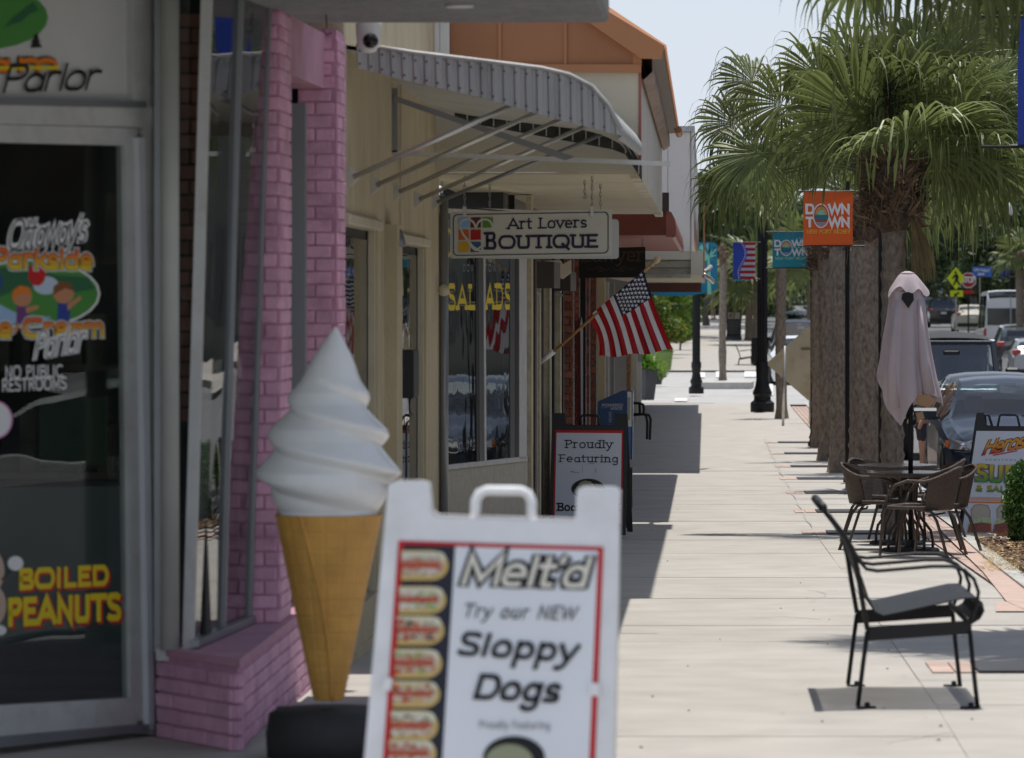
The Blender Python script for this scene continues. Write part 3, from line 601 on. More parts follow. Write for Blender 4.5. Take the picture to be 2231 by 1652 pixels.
part('swirl_rim', MB().lathe([(.02, zz(1124)), (.183, zz(1122)), (.19, zz(1117)), (.15, zz(1112))], (cc.x, cc.y, 0), 48), mat('soft_serve_white', (.8, .8, .8)), cone, smooth=True)
# cone with a raised waffle lattice
rows = []; NN = 96; nh = 110
for i in range(nh+1):
    t = i/nh; v = 1120+t*405; rb = (117-t*84)/pxm; row = []
    for j in range(NN):
        a = 2*math.pi*j/NN; ga = (j % 6 == 0); gv = (i % 10 == 0)
        row.append((cc.x+(rb-.0022*(ga or gv)+.006*(1 if 0 < ((a-4.2-t*1.1) % 6.283) < .12 else 0))*math.cos(a)-.008*(1-t)*0, cc.y+(rb-.0022*(ga or gv))*math.sin(a), zz(v)))
    rows.append(row)
part('cone', MB().grid(rows, loop=True), wm, cone, smooth=False)
seam = [(cc.x+((117-t*84)/pxm+.002)*math.cos(4.25+t*.75), cc.y+((117-t*84)/pxm+.002)*math.sin(4.25+t*.75), zz(1120+t*405)) for t in [i/24 for i in range(25)]]
part('cone_seam', MB().tube(seam, .006, 6), wm, cone, smooth=True)
part('base', MB().lathe([(.19, gz), (.232, gz+.012), (.236, gz+.10), (.225, gz+.175), (.20, gz+.19), (.05, gz+.19)], (cc.x+.0, cc.y, 0), 40), mat('rubber_black', (.022, .022, .022), .7, var=.2, sc_=10, bump=.2), cone, smooth=True)
bxp('base_lug', (cc.x-.19, cc.y-.08, gz+.185), (cc.x-.15, cc.y-.04, gz+.205), M_blackp, cone)

# ------------------------------------------------------------------ sandwich boards
def aframe(name, label, d, lean, outline, handle, hr, pm, spread=.55, bx0=0, bx1=0, twist=0.0, back=True, th=.035):
    rt_ = empty(name, (((outline[0][0]+outline[-1][0])/2-U0)*d/F, d, g(d)), label, 'sandwich board')
    uu = [p[0] for p in outline]; vm = [p[1] for p in outline]
    pl = PLN(P(sum(uu)/len(uu), (min(vm)+max(vm))/2, d), (twist, -1, lean))
    body = part('front_panel', MB().prism([pl(u, v) for u, v in outline], -pl.n*th), pm, rt_)
    part('handle', MB().tube([pl(u, v, -.015) for u, v in handle], hr, 10), pm, rt_, smooth=True)
    if back:
        top = min(v for u, v in outline); p0 = pl(outline[0][0], top); bot = max(v for u, v in outline); zb = pl((outline[0][0]+outline[-1][0])/2, bot).z
        bl = [pl(u, v) for u, v in outline]; bk = []
        for p in bl:
            dy = p.y; hh = (p0.z-p.z); bk.append(Vector((p.x+(bx0 if p.x < rt_.location.x else bx1)*hh, p0.y+.06+(p0.y-p.y)*-1*0+hh*spread, p.z)))
        part('rear_panel', MB().prism(bk, (0, .03, 0)), pm, rt_)
    return rt_, pl, body
# white board in front
o1 = [(845, 1056), (862, 1050), (918, 1050), (934, 1056), (938, 1118), (950, 1126), (1030, 1130), (1165, 1133), (1246, 1136), (1254, 1126), (1256, 1070), (1270, 1063), (1338, 1064), (1351, 1072), (1340, 1500), (1321, 2052), (1238, 2052), (1234, 1985), (855, 1985), (846, 2040), (760, 2040), (798, 1600), (820, 1350)]
h1 = [(1034, 1140), (1036, 1090), (1044, 1074), (1060, 1067), (1135, 1068), (1150, 1075), (1158, 1092), (1157, 1144)]
wbd, pl1, bd1 = aframe('sandwich_board', 'white sandwich board with hot dogs and Sloppy Dogs lettering, blurred in front', 11.8, .16, o1, h1, .0135, mat('board_white', (.80, .80, .81), .42, var=.06, sc_=9, stain=(.55, .53, .50), stsc=6, stamt=.35, bump=.15, bsc=180), spread=.42)
def q1(name, pts, m, off): return poly(name, pts, pl1, m, wbd, off)
q1('poster_edge', [(868, 1178), (1315, 1192), (1284, 1975), (812, 1975)], KR, .003)
q1('poster', [(880, 1188), (1303, 1201), (1270, 1965), (828, 1965)], flat('poster_white', (.78, .80, .84), .35), .005)
q1('poster_column', [(880, 1188), (992, 1191), (945, 1965), (828, 1965)], flat('ink_slate', (.02, .022, .035)), .007)
q1('clip', [(1284, 1488), (1306, 1490), (1306, 1518), (1284, 1516)], M_white, .012); q1('clip', [(838, 1478), (856, 1478), (852, 1506), (832, 1504)], M_white, .012)
bun = flat('ink_bun', (.62, .45, .16)); bun2 = flat('ink_bun_cream', (.68, .64, .48)); saus = flat('ink_sausage', (.42, .07, .03)); lett = flat('ink_lettuce', (.30, .42, .12)); onion = flat('ink_onion', (.70, .70, .62)); blk = flat('ink_olive', (.04, .03, .03))
random.seed(9)
def capsule(x0, x1, y0, y1, n=10):
    r = (y1-y0)/2; cy = (y0+y1)/2; return [(x0, y0), (x1-r*1.1, y0)]+[(x1-r*1.1+r*1.1*math.sin(math.pi*i/n), cy-r*math.cos(math.pi*i/n)) for i in range(1, n)]+[(x1-r*1.1, y1), (x0, y1)]
for k, (va, vb) in enumerate(((1200, 1265), (1278, 1338), (1342, 1406), (1414, 1478), (1484, 1542), (1548, 1616), (1612, 1672), (1684, 1744), (1752, 1812))):
    sx = (va-1190)*-.065; x0 = 872+sx; x1 = 978+sx*.98; h_ = vb-va
    hd = part('hot_dog_print', MB().poly([pl1(u, v, .009) for u, v in capsule(x0+4, x1, va, vb)]), bun, wbd)
    def sub(pts, m, o): part('topping_print', MB().poly([pl1(u, v, o) for u, v in pts]), m, hd)
    cc_ = [[(.10, .04, .02), (.66, .62, .45), (.40, .07, .03), (.70, .68, .60), (.25, .35, .08)], [(.05, .03, .02), (.42, .08, .03), (.72, .70, .62), (.28, .40, .10), (.60, .42, .15)], [(.30, .03, .02), (.50, .16, .05), (.72, .68, .55), (.10, .05, .03), (.68, .50, .20)]][k % 3]
    sub(capsule(x0+4, x1-6, va+h_*.05, vb-h_*.52), bun2, .0105); sub(capsule(x0+4, x1-10, va+h_*.20, vb-h_*.16), printmat('hot_dog_filling_%d' % (k % 3), cc_, 48), .0115); sub(capsule(x0+4, x1-16, va+h_*.38, vb-h_*.40), printmat('sausage_print', [(.30, .04, .02), (.50, .10, .04), (.38, .06, .03), (.60, .22, .10)], 60), .012)
    for t in range(16):
        u = x0+8+random.random()*74; v = va+h_*(.22 if random.random() < .4 else .74)+random.uniform(-4, 5)
        m_ = random.choice([[onion, lett], [lett, onion, onion], [saus, blk, onion], [lett, lett, KR], [bun, saus, KO], [onion, blk, bun2], [onion, saus, saus]][k % 7])
        sub(ell(u, v, random.uniform(3, 8), random.uniform(2, 5), 8), m_, .0135+t*.0002)
def t1(s, a, b, h, m, t, off=.010, **k): return text(s, pl1, a, b, h, m, wbd, t=t, off=off, **k)
t1("Melt'd", (1004, 1276), (1276, 1282), 68, K, .30, .008, shear=.28, sp=.05, grow=.04); t1("Melt'd", (1004, 1276), (1276, 1282), 68, flat('ink_cream', (.75, .72, .62)), .15, .012, shear=.28, sp=.05)
t1('Try our NEW', (1008, 1346), (1252, 1352), 30, K, .13, shear=.3, sp=.2); t1('Sloppy', (996, 1428), (1250, 1444), 52, K, .20, shear=.3, sp=.14); t1('Dogs', (1030, 1524), (1212, 1532), 56, K, .20, shear=.3, sp=.14)
t1('Proudly Featuring', (1044, 1588), (1198, 1590), 18, KGY, .11)
q1('emblem', ell(1120, 1652, 68, 48), K, .008); q1('emblem', ell(1110, 1660, 52, 38), flat('ink_khaki', (.30, .32, .20)), .010)

# black board 'Proudly Featuring'
d2 = 38.5
u_, v_ = lambda x: 1193.9+x*.1794, lambda y: 888.9+y*.1794   # crop to picture units
o2c = [(50, 72), (62, 66), (205, 66), (212, 80), (212, 195), (225, 210), (380, 210), (640, 212), (790, 212), (802, 200), (806, 72), (955, 70), (965, 80), (945, 1545), (880, 1545), (870, 1490), (110, 1490), (100, 1545), (12, 1545)]
h2c = [(395, 215), (398, 110), (425, 88), (585, 88), (612, 110), (618, 215)]
ab, pl2, bd2 = aframe('sandwich_board', 'black sandwich board reading Proudly Featuring beside the shop windows', d2, .12, [(u_(a), v_(b)) for a, b in o2c], [(u_(a), v_(b)) for a, b in h2c], .013, M_blackp, spread=.3, bx1=.05, bx0=.02, th=.03)
def q2(name, pts, m, off): return poly(name, [(u_(a), v_(b)) for a, b in pts], pl2, m, ab, off)
q2('poster_edge', [(90, 270), (912, 275), (898, 1415), (55, 1415)], KR, .003); q2('poster', [(105, 302), (895, 308), (880, 1400), (80, 1400)], flat('poster_grey_white', (.62, .65, .72), .4), .005)
def t2(s, a, b, h, m, t, **k): return text(s, pl2, (u_(a[0]), v_(a[1])), (u_(b[0]), v_(b[1])), h*.1794, m, ab, t=t, off=.008, serif=True, **k)
t2('Proudly', (215, 488), (778, 492), 98, K, .13, sw=.14); t2('Featuring', (140, 658), (850, 664), 92, K, .13, sw=.14); t2("Boar's Head", (120, 1252), (870, 1256), 98, K, .19, sw=.14)
q2('emblem', ell(488, 985, 205, 125), K, .007); q2('emblem', ell(488, 985, 194, 116), flat('ink_rim', (.10, .11, .08)), .009); q2('emblem', ell(488, 985, 186, 110), K, .011)
q2('emblem_head', [(350, 960), (390, 905), (450, 885), (520, 895), (570, 950), (590, 1050), (400, 1060)], flat('ink_khaki', (.3, .3, .2)), .013)
for a, b, c, d_ in ((275, 770, 312, 780), (300, 785, 380, 790), (495, 675, 560, 680), (578, 735, 584, 795), (420, 690, 423, 790), (650, 368, 657, 385)): q2('scuff', [(a, b), (c, b), (c, d_), (a, d_)], KGY, .014)

# 'Heros' board at the right
d3 = 40.0; u3 = lambda x: (2320+x*.26637)/1.1475; v3 = lambda y: (880+y*.26637)/1.1475
o3c = [(460, 578), (475, 572), (525, 575), (545, 690), (640, 700), (870, 700), (960, 704), (985, 600), (1040, 602), (1050, 640), (1180, 2010), (1130, 2020), (1110, 1985), (330, 1948), (318, 1980), (252, 1990), (330, 1540), (385, 1195)]
hb, pl3, bd3 = aframe('sandwich_board', 'black framed sandwich board reading Heros Subs and Salads beside the green shrub', d3, .10, [(u3(a), v3(b)) for a, b in o3c], [(u3(a), v3(b)) for a, b in [(655, 700), (675, 600), (690, 590), (820, 592), (840, 604), (862, 700)]], .010, M_blackp, spread=.3, th=.035)
part('top_clip', MB().tube([pl3(u3(a), v3(b), -.06) for a, b in [(545, 690), (540, 590), (575, 590), (605, 690)]], .012, 8), M_blackp, hb)
def q3(name, pts, m, off): return poly(name, [(u3(a), v3(b)) for a, b in pts], pl3, m, hb, off)
def t3(s, a, b, h, m, t, off, **k): return text(s, pl3, (u3(a[0]), v3(a[1])), (u3(b[0]), v3(b[1])), h*.2321, m, hb, t=t, off=off, **k)
q3('poster', [(455, 742), (1010, 745), (1090, 1960), (285, 1935)], flat('poster_clear', (.66, .68, .74), .35), .003)
for m_, t_, o_ in ((K, .27, .005), (gradmat('ink_heros', (.50, .02, .01), pl3(0, v3(950)).z, (.72, .30, .03), pl3(0, v3(880)).z), .18, .009)): t3('Heros', (505, 975), (885, 905), 140, m_, t_, o_, shear=.5, sp=.04)
q3('underline', [(600, 968), (830, 925), (845, 932), (620, 975)], KR, .006)
t3('DOWNTOWN', (540, 1022), (825, 1026), 20, KGY, .14, .005, sp=.62)
for m_, t_, o_ in ((K, .34, .005), (KW, .29, .010), (K, .26, .015), (gradmat('ink_sub', (.05, .26, .04), pl3(0, v3(1215)).z, (.62, .42, .02), pl3(0, v3(1090)).z), .21, .020)): t3('SUBS', (448, 1218), (950, 1240), 165, m_, t_, o_, shear=.06, sp=.2)
t3('& SALADS', (450, 1310), (905, 1328), 62, K, .28, .005, shear=.1, sp=.2); t3('& SALADS', (450, 1310), (905, 1328), 62, gradmat('ink_sal', (.05, .26, .04), pl3(0, v3(1315)).z, (.60, .45, .02), pl3(0, v3(1265)).z), .19, .010, shear=.1, sp=.2)
# yellow upper halves of the two-tone letters
def halftone(s, a, b, h, k, off): pass
for y0, hh, m_ in ((1362, 4, KO), (1372, 5, KO), (1384, 7, KO), (1402, 14, KO)): q3('stripe', [(375, y0), (1060, y0+12), (1060, y0+12+hh), (373, y0+hh)], m_, .005)
bread = flat('ink_bread', (.52, .46, .36)); crust = flat('ink_crust', (.42, .26, .12)); meat = flat('ink_meat', (.22, .05, .03)); orn = flat('ink_sauce', (.50, .16, .03))
for cx_ in (495, 735, 960):
    q3('bread_print', [(cx_-90, 1560), (cx_-95, 1480), (cx_-60, 1435), (cx_, 1428), (cx_+70, 1440), (cx_+92, 1500), (cx_+88, 1565)], crust, .005); q3('bread_print', [(cx_-84, 1560), (cx_-86, 1485), (cx_-55, 1443), (cx_, 1437), (cx_+62, 1450), (cx_+82, 1500), (cx_+80, 1565)], bread, .007)
    q3('filling_print', [(cx_-125, 1640), (cx_-100, 1575), (cx_, 1555), (cx_+95, 1560), (cx_+100, 1630)], printmat('salad_print', [(.10, .18, .04), (.45, .55, .20), (.65, .66, .45), (.20, .32, .06)], 55), .009); q3('filling_print', [(cx_-130, 1700), (cx_-110, 1620), (cx_, 1600), (cx_+100, 1612), (cx_+96, 1700)], printmat('meat_print', [(.08, .02, .015), (.26, .05, .04), (.40, .12, .08), (.16, .03, .02)], 60), .011)
    q3('filling_print', [(cx_-140, 1740), (cx_-120, 1680), (cx_-60, 1700), (cx_, 1680), (cx_+60, 1705), (cx_+104, 1670), (cx_+108, 1750)], printmat('sauce_print', [(.55, .45, .25), (.55, .20, .04), (.30, .07, .02), (.62, .35, .10)], 60), .013); q3('bread_print', [(cx_-140, 1725), (cx_+105, 1735), (cx_+96, 1780), (cx_-120, 1775)], bread, .015)

# ------------------------------------------------------------------ near bench (steel straps on a flat bar frame)
bn = empty('street_bench', (.9, 19.4, g(19.4)), 'black steel strap bench with curled arms standing in the foreground sunlight', 'bench')
dn_, df_ = 18.8, 20.1
pj = lambda u, v: ((u-U0)*dn_/F, CZ+(V0-v)*dn_/F)
zoff = lambda y: g(y)-g(dn_)
prof = [pj(*p) for p in ((1797, 1110), (1815, 1131), (1840, 1170), (1862, 1215), (1880, 1262), (1894, 1305), (1908, 1333), (1925, 1341), (1960, 1334), (2040, 1316), (2100, 1303), (2125, 1302), (2142, 1314), (2146, 1332), (2136, 1350), (2116, 1362))]
ns = 17; wy = (df_-dn_-.04)/ns
for i in range(ns):
    y0 = dn_+.02+i*wy; mb = MB(); z_ = zoff(y0)
    t_ = .006
    rowa = [];
    for j, (x, z) in enumerate(prof):
        a = prof[max(0, j-1)]; b = prof[min(len(prof)-1, j+1)]; tx, tz = b[0]-a[0], b[1]-a[1]; l = math.hypot(tx, tz); nx, nz_ = -tz/l*t_, tx/l*t_
        rowa.append([(x, y0, z+z_), (x, y0+wy-.020, z+z_), (x-nx, y0+wy-.020, z-nz_+z_), (x-nx, y0, z-nz_+z_)])
    mb.grid(rowa, loop=True); part('slat', mb, M_blackm, bn, smooth=False)
part('top_rail', MB().tube([(prof[0][0]-.008, dn_-.03, prof[0][1]+.008), (prof[0][0]-.008, df_+.02, prof[0][1]+.008+zoff(df_))], .019, 12), M_blackm, bn, smooth=True)
part('front_rail', MB().tube([(pj(2108, 1352)[0], dn_-.01, pj(2108, 1352)[1]), (pj(2108, 1352)[0], df_, pj(2108, 1352)[1]+zoff(df_))], .014, 10), M_blackm, bn, smooth=True)
for yy in (dn_, df_):
    z_ = zoff(yy)
    q = lambda *pts: [(pj(*p)[0], yy, pj(*p)[1]+z_) for p in pts]
    part('back_frame', MB().tube(q((1799, 1114), (1817, 1138), (1838, 1165), (1857, 1196), (1868, 1240), (1877, 1300), (1890, 1372)), .011, 8), M_blackm, bn, smooth=True)
    part('side_bar', MB().prism(q((1888, 1366), (2117, 1352), (2117, 1381), (1888, 1397)), (0, .012, 0)), M_blackm, bn)
    part('armrest', MB().tube(q((1858, 1196), (1872, 1222), (1888, 1240), (1912, 1244), (1960, 1240), (2030, 1234), (2075, 1234), (2102, 1243), (2122, 1262), (2132, 1290), (2128, 1320), (2114, 1358)), .008, 8), M_blackm, bn, smooth=True)
    part('leg', MB().tube(q((1890, 1375), (1880, 1450), (1869, 1538)), .010, 8), M_blackm, bn, smooth=True)
    part('leg', MB().tube(q((2113, 1375), (2121, 1460), (2130, 1542)), .010, 8), M_blackm, bn, smooth=True)
    for a, b in (((1866, 1540), (1908, 1540)), ((2092, 1545), (2134, 1545))):
        x0, z0 = pj(*a); x1, _ = pj(*b); gz_ = g(yy)
        f_ = part('foot', MB().box((x0, yy-.03, gz_), (x1, yy+.03, gz_+.008)), M_blackm, bn)
        part('bolt', MB().lathe([(.012, gz_+.008), (.012, gz_+.022), (.006, gz_+.026)], ((x0+x1)/2+.005, yy, 0), 8), M_blackm, f_)
part('armrest', MB().tube([(pj(*p)[0], 19.45, pj(*p)[1]+zoff(19.45)) for p in ((1862, 1205), (1890, 1240), (1912, 1244), (1960, 1240), (2030, 1234), (2075, 1234), (2102, 1243), (2122, 1262), (2132, 1290), (2128, 1320))], .008, 8), M_blackm, bn, smooth=True)
# ------------------------------------------------------------------ beige stucco building with metal awning
FX = -1.75
bg_ = empty('stucco_building', (-2.5, 25, 0), 'beige stucco building with narrow recessed windows and a curved metal awning', 'building')
ysx = lambda u, x: x*F/(u-U0)
def wallx(name, y0, y1, x0, x1, z0, z1, m, par, **k): return bxp(name, (x0, y0, z0), (x1, y1, z1), m, par, **k)
ZT = 3.55
y1a = 21.32; y1b = 23.56; y2a = 24.55; y2b = 27.6; ye = 28.95
wallx('wall', y1a, ye, -2.6, FX, 2.06, ZT, M_stuc, bg_)
wallx('wall', y1b, 24.07, -2.1, FX, -.6, 2.06, M_stuc, bg_); wallx('wall', y2b, ye, -2.1, FX, -.7, 2.06, M_stuc, bg_)
wallx('wall', y1a, y1b, -2.1, FX+.0, -.6, .12, M_stuc, bg_); wallx('wall', 24.5, y2b, -2.1, FX, -.6, .1, M_stuc, bg_)
wallx('pilaster', 24.07, 24.5, -2.1, -1.685, -.6, 2.09, M_stuc, bg_)
for a, b, h_ in ((y1a+.02, y1b, 2.045), (24.52, y2b, 2.0)):
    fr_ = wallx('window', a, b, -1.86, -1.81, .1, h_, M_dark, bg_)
    wallx('pane', a+.04, b-.04, -1.808, -1.803, .14, h_-.05, G_win, fr_)
    wallx('sash', a, a+.04, -1.80, -1.775, .12, h_, M_stucs, fr_); wallx('sash', b-.05, b, -1.80, -1.765, .12, h_, M_stucs, fr_)
    wallx('lintel', a, b, -1.83, -1.72, h_, h_+.055, M_stucs, fr_, ch=.008)
wallx('plinth', y1a, ye, -1.76, -1.735, -.7, .02-.1, M_stuc, bg_)
part('downspout', MB().tube([(-1.715, ye-.05, 2.35), (-1.715, ye-.05, -.28)], .028, 10), M_alug, bg_, smooth=True)
part('conduit', MB().tube([(-1.735, 25.1, 3.0), (-1.735, 25.1, 1.9), (-1.735, 25.2, 1.7)], .008, 6), M_stucs, bg_)
# wall box with its wires
wb = empty('meter_box', P(890, 815, 25.4), 'black meter box with dangling wires on the beige wall', 'meter box')
bxp('case', (-1.77, 25.3, P(0, 868, 25.3).z), (-1.675, 25.75, P(0, 764, 25.3).z), M_blackp, wb, ch=.006)
bxp('bracket', (-1.755, 25.75, P(0, 868, 25.3).z+.03), (-1.69, 25.78, P(0, 764, 25.3).z-.01), M_alug, wb)
for k in range(3):
    z0 = P(0, 868, 25.3).z; pts = [(-1.70-.012*k, 25.4+.1*k, z0), (-1.70-.01*k, 25.4+.1*k, z0-.06-.02*k), (-1.685-.015*k, 25.5+.1*k, z0-.09-.02*k), (-1.72-.012*k, 25.45+.1*k, z0-.15), (-1.725-.01*k, 25.45+.1*k, z0-.6)]
    part('wire', MB().tube(pts, .0035, 5), M_blackp if k else M_alug, wb, smooth=True)
lt = empty('wall_lamp', P(868, 530, 24.6), 'small cone lamp on the beige pilaster between the two windows', 'lamp')
part('shade', MB().lathe([(.012, .05), (.03, 0), (.04, -.04), (.03, -.045)], P(870, 520, 24.3), 14), M_alug, lt, smooth=True)
part('arm', MB().tube([P(870, 512, 24.3), P(858, 512, 24.25)], .008, 6), M_alug, lt)
sp = empty('wall_sensor', P(959, 632, 28.8), 'small cream sensor on the corner of the beige wall', 'sensor')
part('dome', MB().lathe([(.01, .035), (.03, .02), (.038, 0), (.03, -.03), (.01, -.04)], P(960, 632, 28.7)+Vector((.02, 0, 0)), 14), M_stucs, sp, smooth=True)

# awning: curved roof of ribbed aluminium, end valances, struts
PX_ = [-1.75, -1.5, -1.2, -.95, -.8, -.7, -.62, -.55, -.50, -.46]
tu = [(750, 92), (776, 96), (900, 118), (1050, 136), (1180, 152), (1240, 166), (1290, 192), (1325, 232), (1352, 285), (1356, 292)]
def ip(tab, u):
    for (a, va), (b, vb) in zip(tab, tab[1:]):
        if a <= u <= b: return va+(vb-va)*(u-a)/(b-a)
    return tab[-1][1]
def pz(x):
    u_ = U0+x*F/21.45; return CZ+(V0-ip(tu, max(751, min(u_, 1355)))-5)*21.45/F
aw = part('awning', MB().grid([[(x, y, pz(x)) for x in PX_] for y in (21.45, 28.5)]), M_awn, bg_, smooth=True)
aw2 = part('ceiling', MB().grid([[(x, y, pz(x)-.02) for x in PX_[:-1]] for y in (21.47, 28.48)]), M_awnu, aw, smooth=True)
# picture outline of the near valance: top and bottom edges, then ribbed slats between
bu = [(776, 148), (900, 180), (1050, 214), (1180, 252), (1240, 268), (1290, 280), (1325, 290), (1352, 296), (1356, 300)]
u = 776.0; k = 0
while u < 1350:
    ub = min(u+24.5, 1355)
    if k % 2 == 0: prof_ = ((0, 0), (.12, .018), (.42, .018), (.5, 0))
    mb = MB(); rows = []
    for f_, dd in ((0, 0), (.10, .02), (.55, .02), (.68, 0.004), (.97, 0.004), (1, 0)):
        uu = u+(ub-u)*f_; dpt = 21.45-dd*.7; rows.append([P(uu, ip(tu, uu), dpt), P(uu+2, ip(bu, min(uu, 1355)), dpt)])
    mb.grid(rows); mb.add([p+Vector((0, .012, 0)) for r in rows for p in r], [(i*2, i*2+2, i*2+3, i*2+1) for i in range(len(rows)-1)])
    s0 = part('slat', mb, M_awn, aw)
    for vv in (ip(tu, u+8)+14, ip(bu, u+8)-12): part('rivet', MB().lathe([(.006, -.004), (.004, -.008)], P(u+8, vv, 21.425), 8, axis='y'), M_alug, s0) if False else None
    u = ub; k += 1
rv = MB()
for i in range(24):
    uu = 784+i*24.2
    if uu > 1330: break
    for vv in (ip(tu, uu)+13, ip(bu, uu)-11): rv.lathe([(.006, 0), (.004, -.005)], P(uu, vv, 21.424), 8, axis='y')
part('rivet', rv, M_aludk, aw, kind='stuff')
# rim along the outer edge, and the far valance seen from inside
rim = [P(776, 96, 21.44)]+[P(a, b-3, 21.44) for a, b in tu[2:-1]]
part('edge_trim', MB().tube(rim, .012, 6), M_awn, aw, smooth=True)
fb = [(-.47, 2.44)]
eg = []
for y in yr(21.45, 28.5, 9): q_ = (y-21.45)*.0205; eg.append([(-.60, y, 2.745+q_*.4), (-.52, y, 2.67+q_*.8), (-.45, y, 2.60+q_), (-.412, y, 2.535+q_+.006*math.sin(y*4)), (-.405, y, 2.48+q_), (-.425, y, 2.46+q_)])
part('outer_edge', MB().grid(eg), M_awn, aw, smooth=True)
M_vald = mat('dark_valance', (.06, .062, .06), .8, var=.5, sc_=9); x = -1.62  # far valance slats: mottled near-black, much darker than the near ones
zfv = lambda x: min(CZ+(V0-(276+(x+1.4)*62))*28.4/F, pz(x)-.05)
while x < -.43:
    x2 = min(x+.083, -.41); part('slat', MB().prism([(x, 28.40, zfv(x)), (x2, 28.40, zfv(x2)), (x2, 28.40, max(pz(x2)-.02, zfv(x2)+.1)), (x, 28.40, max(pz(x)-.02, zfv(x)+.1))], (0, .02, 0)), M_vald, aw)
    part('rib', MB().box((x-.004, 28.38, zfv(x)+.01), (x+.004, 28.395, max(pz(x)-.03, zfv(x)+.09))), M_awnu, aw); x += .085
wu = MB(); x = -1.66
for yy in (23.2, 25.0, 26.8): wu.box((-1.72, yy, 2.80), (-.6, yy+.05, 2.83))
for k, (ua, va, ub, vb, yw) in enumerate(((757, 386, 1150, 214, 21.5), (820, 404, 1206, 228, 23.4), (869, 419, 1256, 244, 25.2), (913, 435, 1292, 268, 27.0), (952, 441, 1314, 292, 28.6))):
    ya = max(21.52, ysx(ua, FX+.03)); a = Vector((FX+.03, ya, P(0, va, ya).z)); b = P(ub, vb, ya+.05)
    part('strut', MB().tube([a, b], .0125, 8), M_galv if k < 4 else M_alug, aw, smooth=True)
    part('strut_bracket', MB().prism([a+Vector((-.03, 0, .055)), a+Vector((-.03, 0, -.055)), a+Vector((.03, 0, -.005)), a+Vector((.03, 0, .02))], (0, .02, 0)), M_galv, aw)
    part('strut_plate', MB().box((b.x-.05, b.y-.02, b.z-.0), (b.x+.05, b.y+.02, b.z+.03)), M_awnu, aw)
yb = 24.6
part('frame_bar', MB().prism([P(853, 328, yb), P(1459, 352, yb), P(1461, 362, yb), P(853, 338, yb)], (0, .035, 0)), M_galv, aw)
part('frame_bar', MB().box((-1.755, yb, P(0, 332, yb).z), (-1.72, yb+.035, P(0, 192, yb).z)), M_alug, aw)
part('frame_bar', MB().prism([P(858, 208, yb-.01), P(1252, 342, yb-.01), P(1232, 350, yb-.01), P(858, 220, yb-.01)], (0, -.02, 0)), M_alug, aw)

# ------------------------------------------------------------------ orange roofed storefront
sf = empty('storefront_building', (-1.8, 33, -.3), 'cream storefront with orange metal mansard roof and salad lettering on its window', 'building')
ZS = 2.487; ZF = 3.148; EX = -.423; YA = 28.6; YB = 42.6
# window wall S0-S1
S0 = Vector((-1.765, 29.25, 0)); S1 = Vector((-1.40, 33.5, 0)); sdn = (S1-S0); sn = Vector((sdn.y, -sdn.x, 0)).normalized(); SP = PLN(S0, sn)
def sprism(name, px, m, th=.05, off=0.0, par=None): return part(name, MB().prism([SP(u, v, off) for u, v in px], -SP.n*th), m, par or sf)
win = sprism('window_frame', [(962, 458), (973, 458), (973, 1122), (962, 1122)], M_aludk, .08, .004)
sprism('bulkhead', [(972, 1020), (1152, 1000), (1152, 1300), (972, 1300)], mat('pebbled_stucco', (.42, .39, .32), .9, var=.12, sc_=14, bump=.9, bsc=50), .15, -.01)
sprism('sill', [(970, 1014), (1148, 994), (1148, 1004), (970, 1024)], M_alu, .06, .006, win)
sprism('mullion', [(970, 452), (975, 452), (975, 1020), (970, 1020)], M_alu, .05, .006, win)
for a, b in ((1037, 1042),): sprism('mullion', [(a, 470), (b, 470), (b+2, 1008), (a+2, 1008)], M_blackm, .05, -.001, win)
sprism('mullion', [(1042, 470), (1052, 470), (1055, 1006), (1045, 1006)], M_aludk, .05, .0, win); sprism('mullion', [(1052, 470), (1056, 470), (1059, 1006), (1055, 1006)], M_alu, .05, .004, win)
sprism('mullion', [(1112, 470), (1122, 470), (1122, 1000), (1112, 1000)], M_aludk, .05, 0, win); sprism('mullion', [(1122, 470), (1130, 470), (1130, 1000), (1122, 1000)], M_blackm, .05, .002, win); sprism('window_frame', [(1130, 462), (1146, 462), (1146, 1000), (1130, 1000)], M_alu, .06, .006, win)
sprism('head', [(960, 450), (1150, 458), (1150, 470), (960, 464)], M_alu, .06, .006, win)
sprism('glass_pane', [(975, 462), (1037, 464), (1039, 1012), (975, 1018)], G_dark, .004, -.006, win); sprism('glass_pane', [(1056, 464), (1112, 466), (1112, 1002), (1058, 1008)], G_dark, .004, -.006, win)
def stext(s, a, b, h, m, t, off, clip=None, **k): return part('lettering', text_geo(MB(), s, SP, a, b, h, t=t, off=off, **k), m, win)
for seg, a, b in (('SAL', (978, 676), (1036, 675)), ('ADS', (1060, 675), (1113, 674))):
    for m_, t_, o_ in ((KGY, .34, -.0055), (K, .30, -.0048), (KY, .21, -.0041)): stext(seg, a, b, 58, m_, t_, o_, serif=True, sw=.15, sp=.22)
stext('DOW', (1011, 592), (1034, 592), 16, KGY, .16, -.005, sp=.5); stext('TOWN', (1057, 592), (1092, 592), 16, KGY, .16, -.005, sp=.4)
for m_, t_, o_ in ((KGY, .22, -.0055), (K, .19, -.0048), (KY, .14, -.0041)): stext('O', (972, 560), (984, 560), 62, m_, t_, o_)
for m_, t_, o_ in ((KGY, .2, -.018),): stext('s', (978, 572), (990, 572), 18, m_, t_, o_, shear=.3)
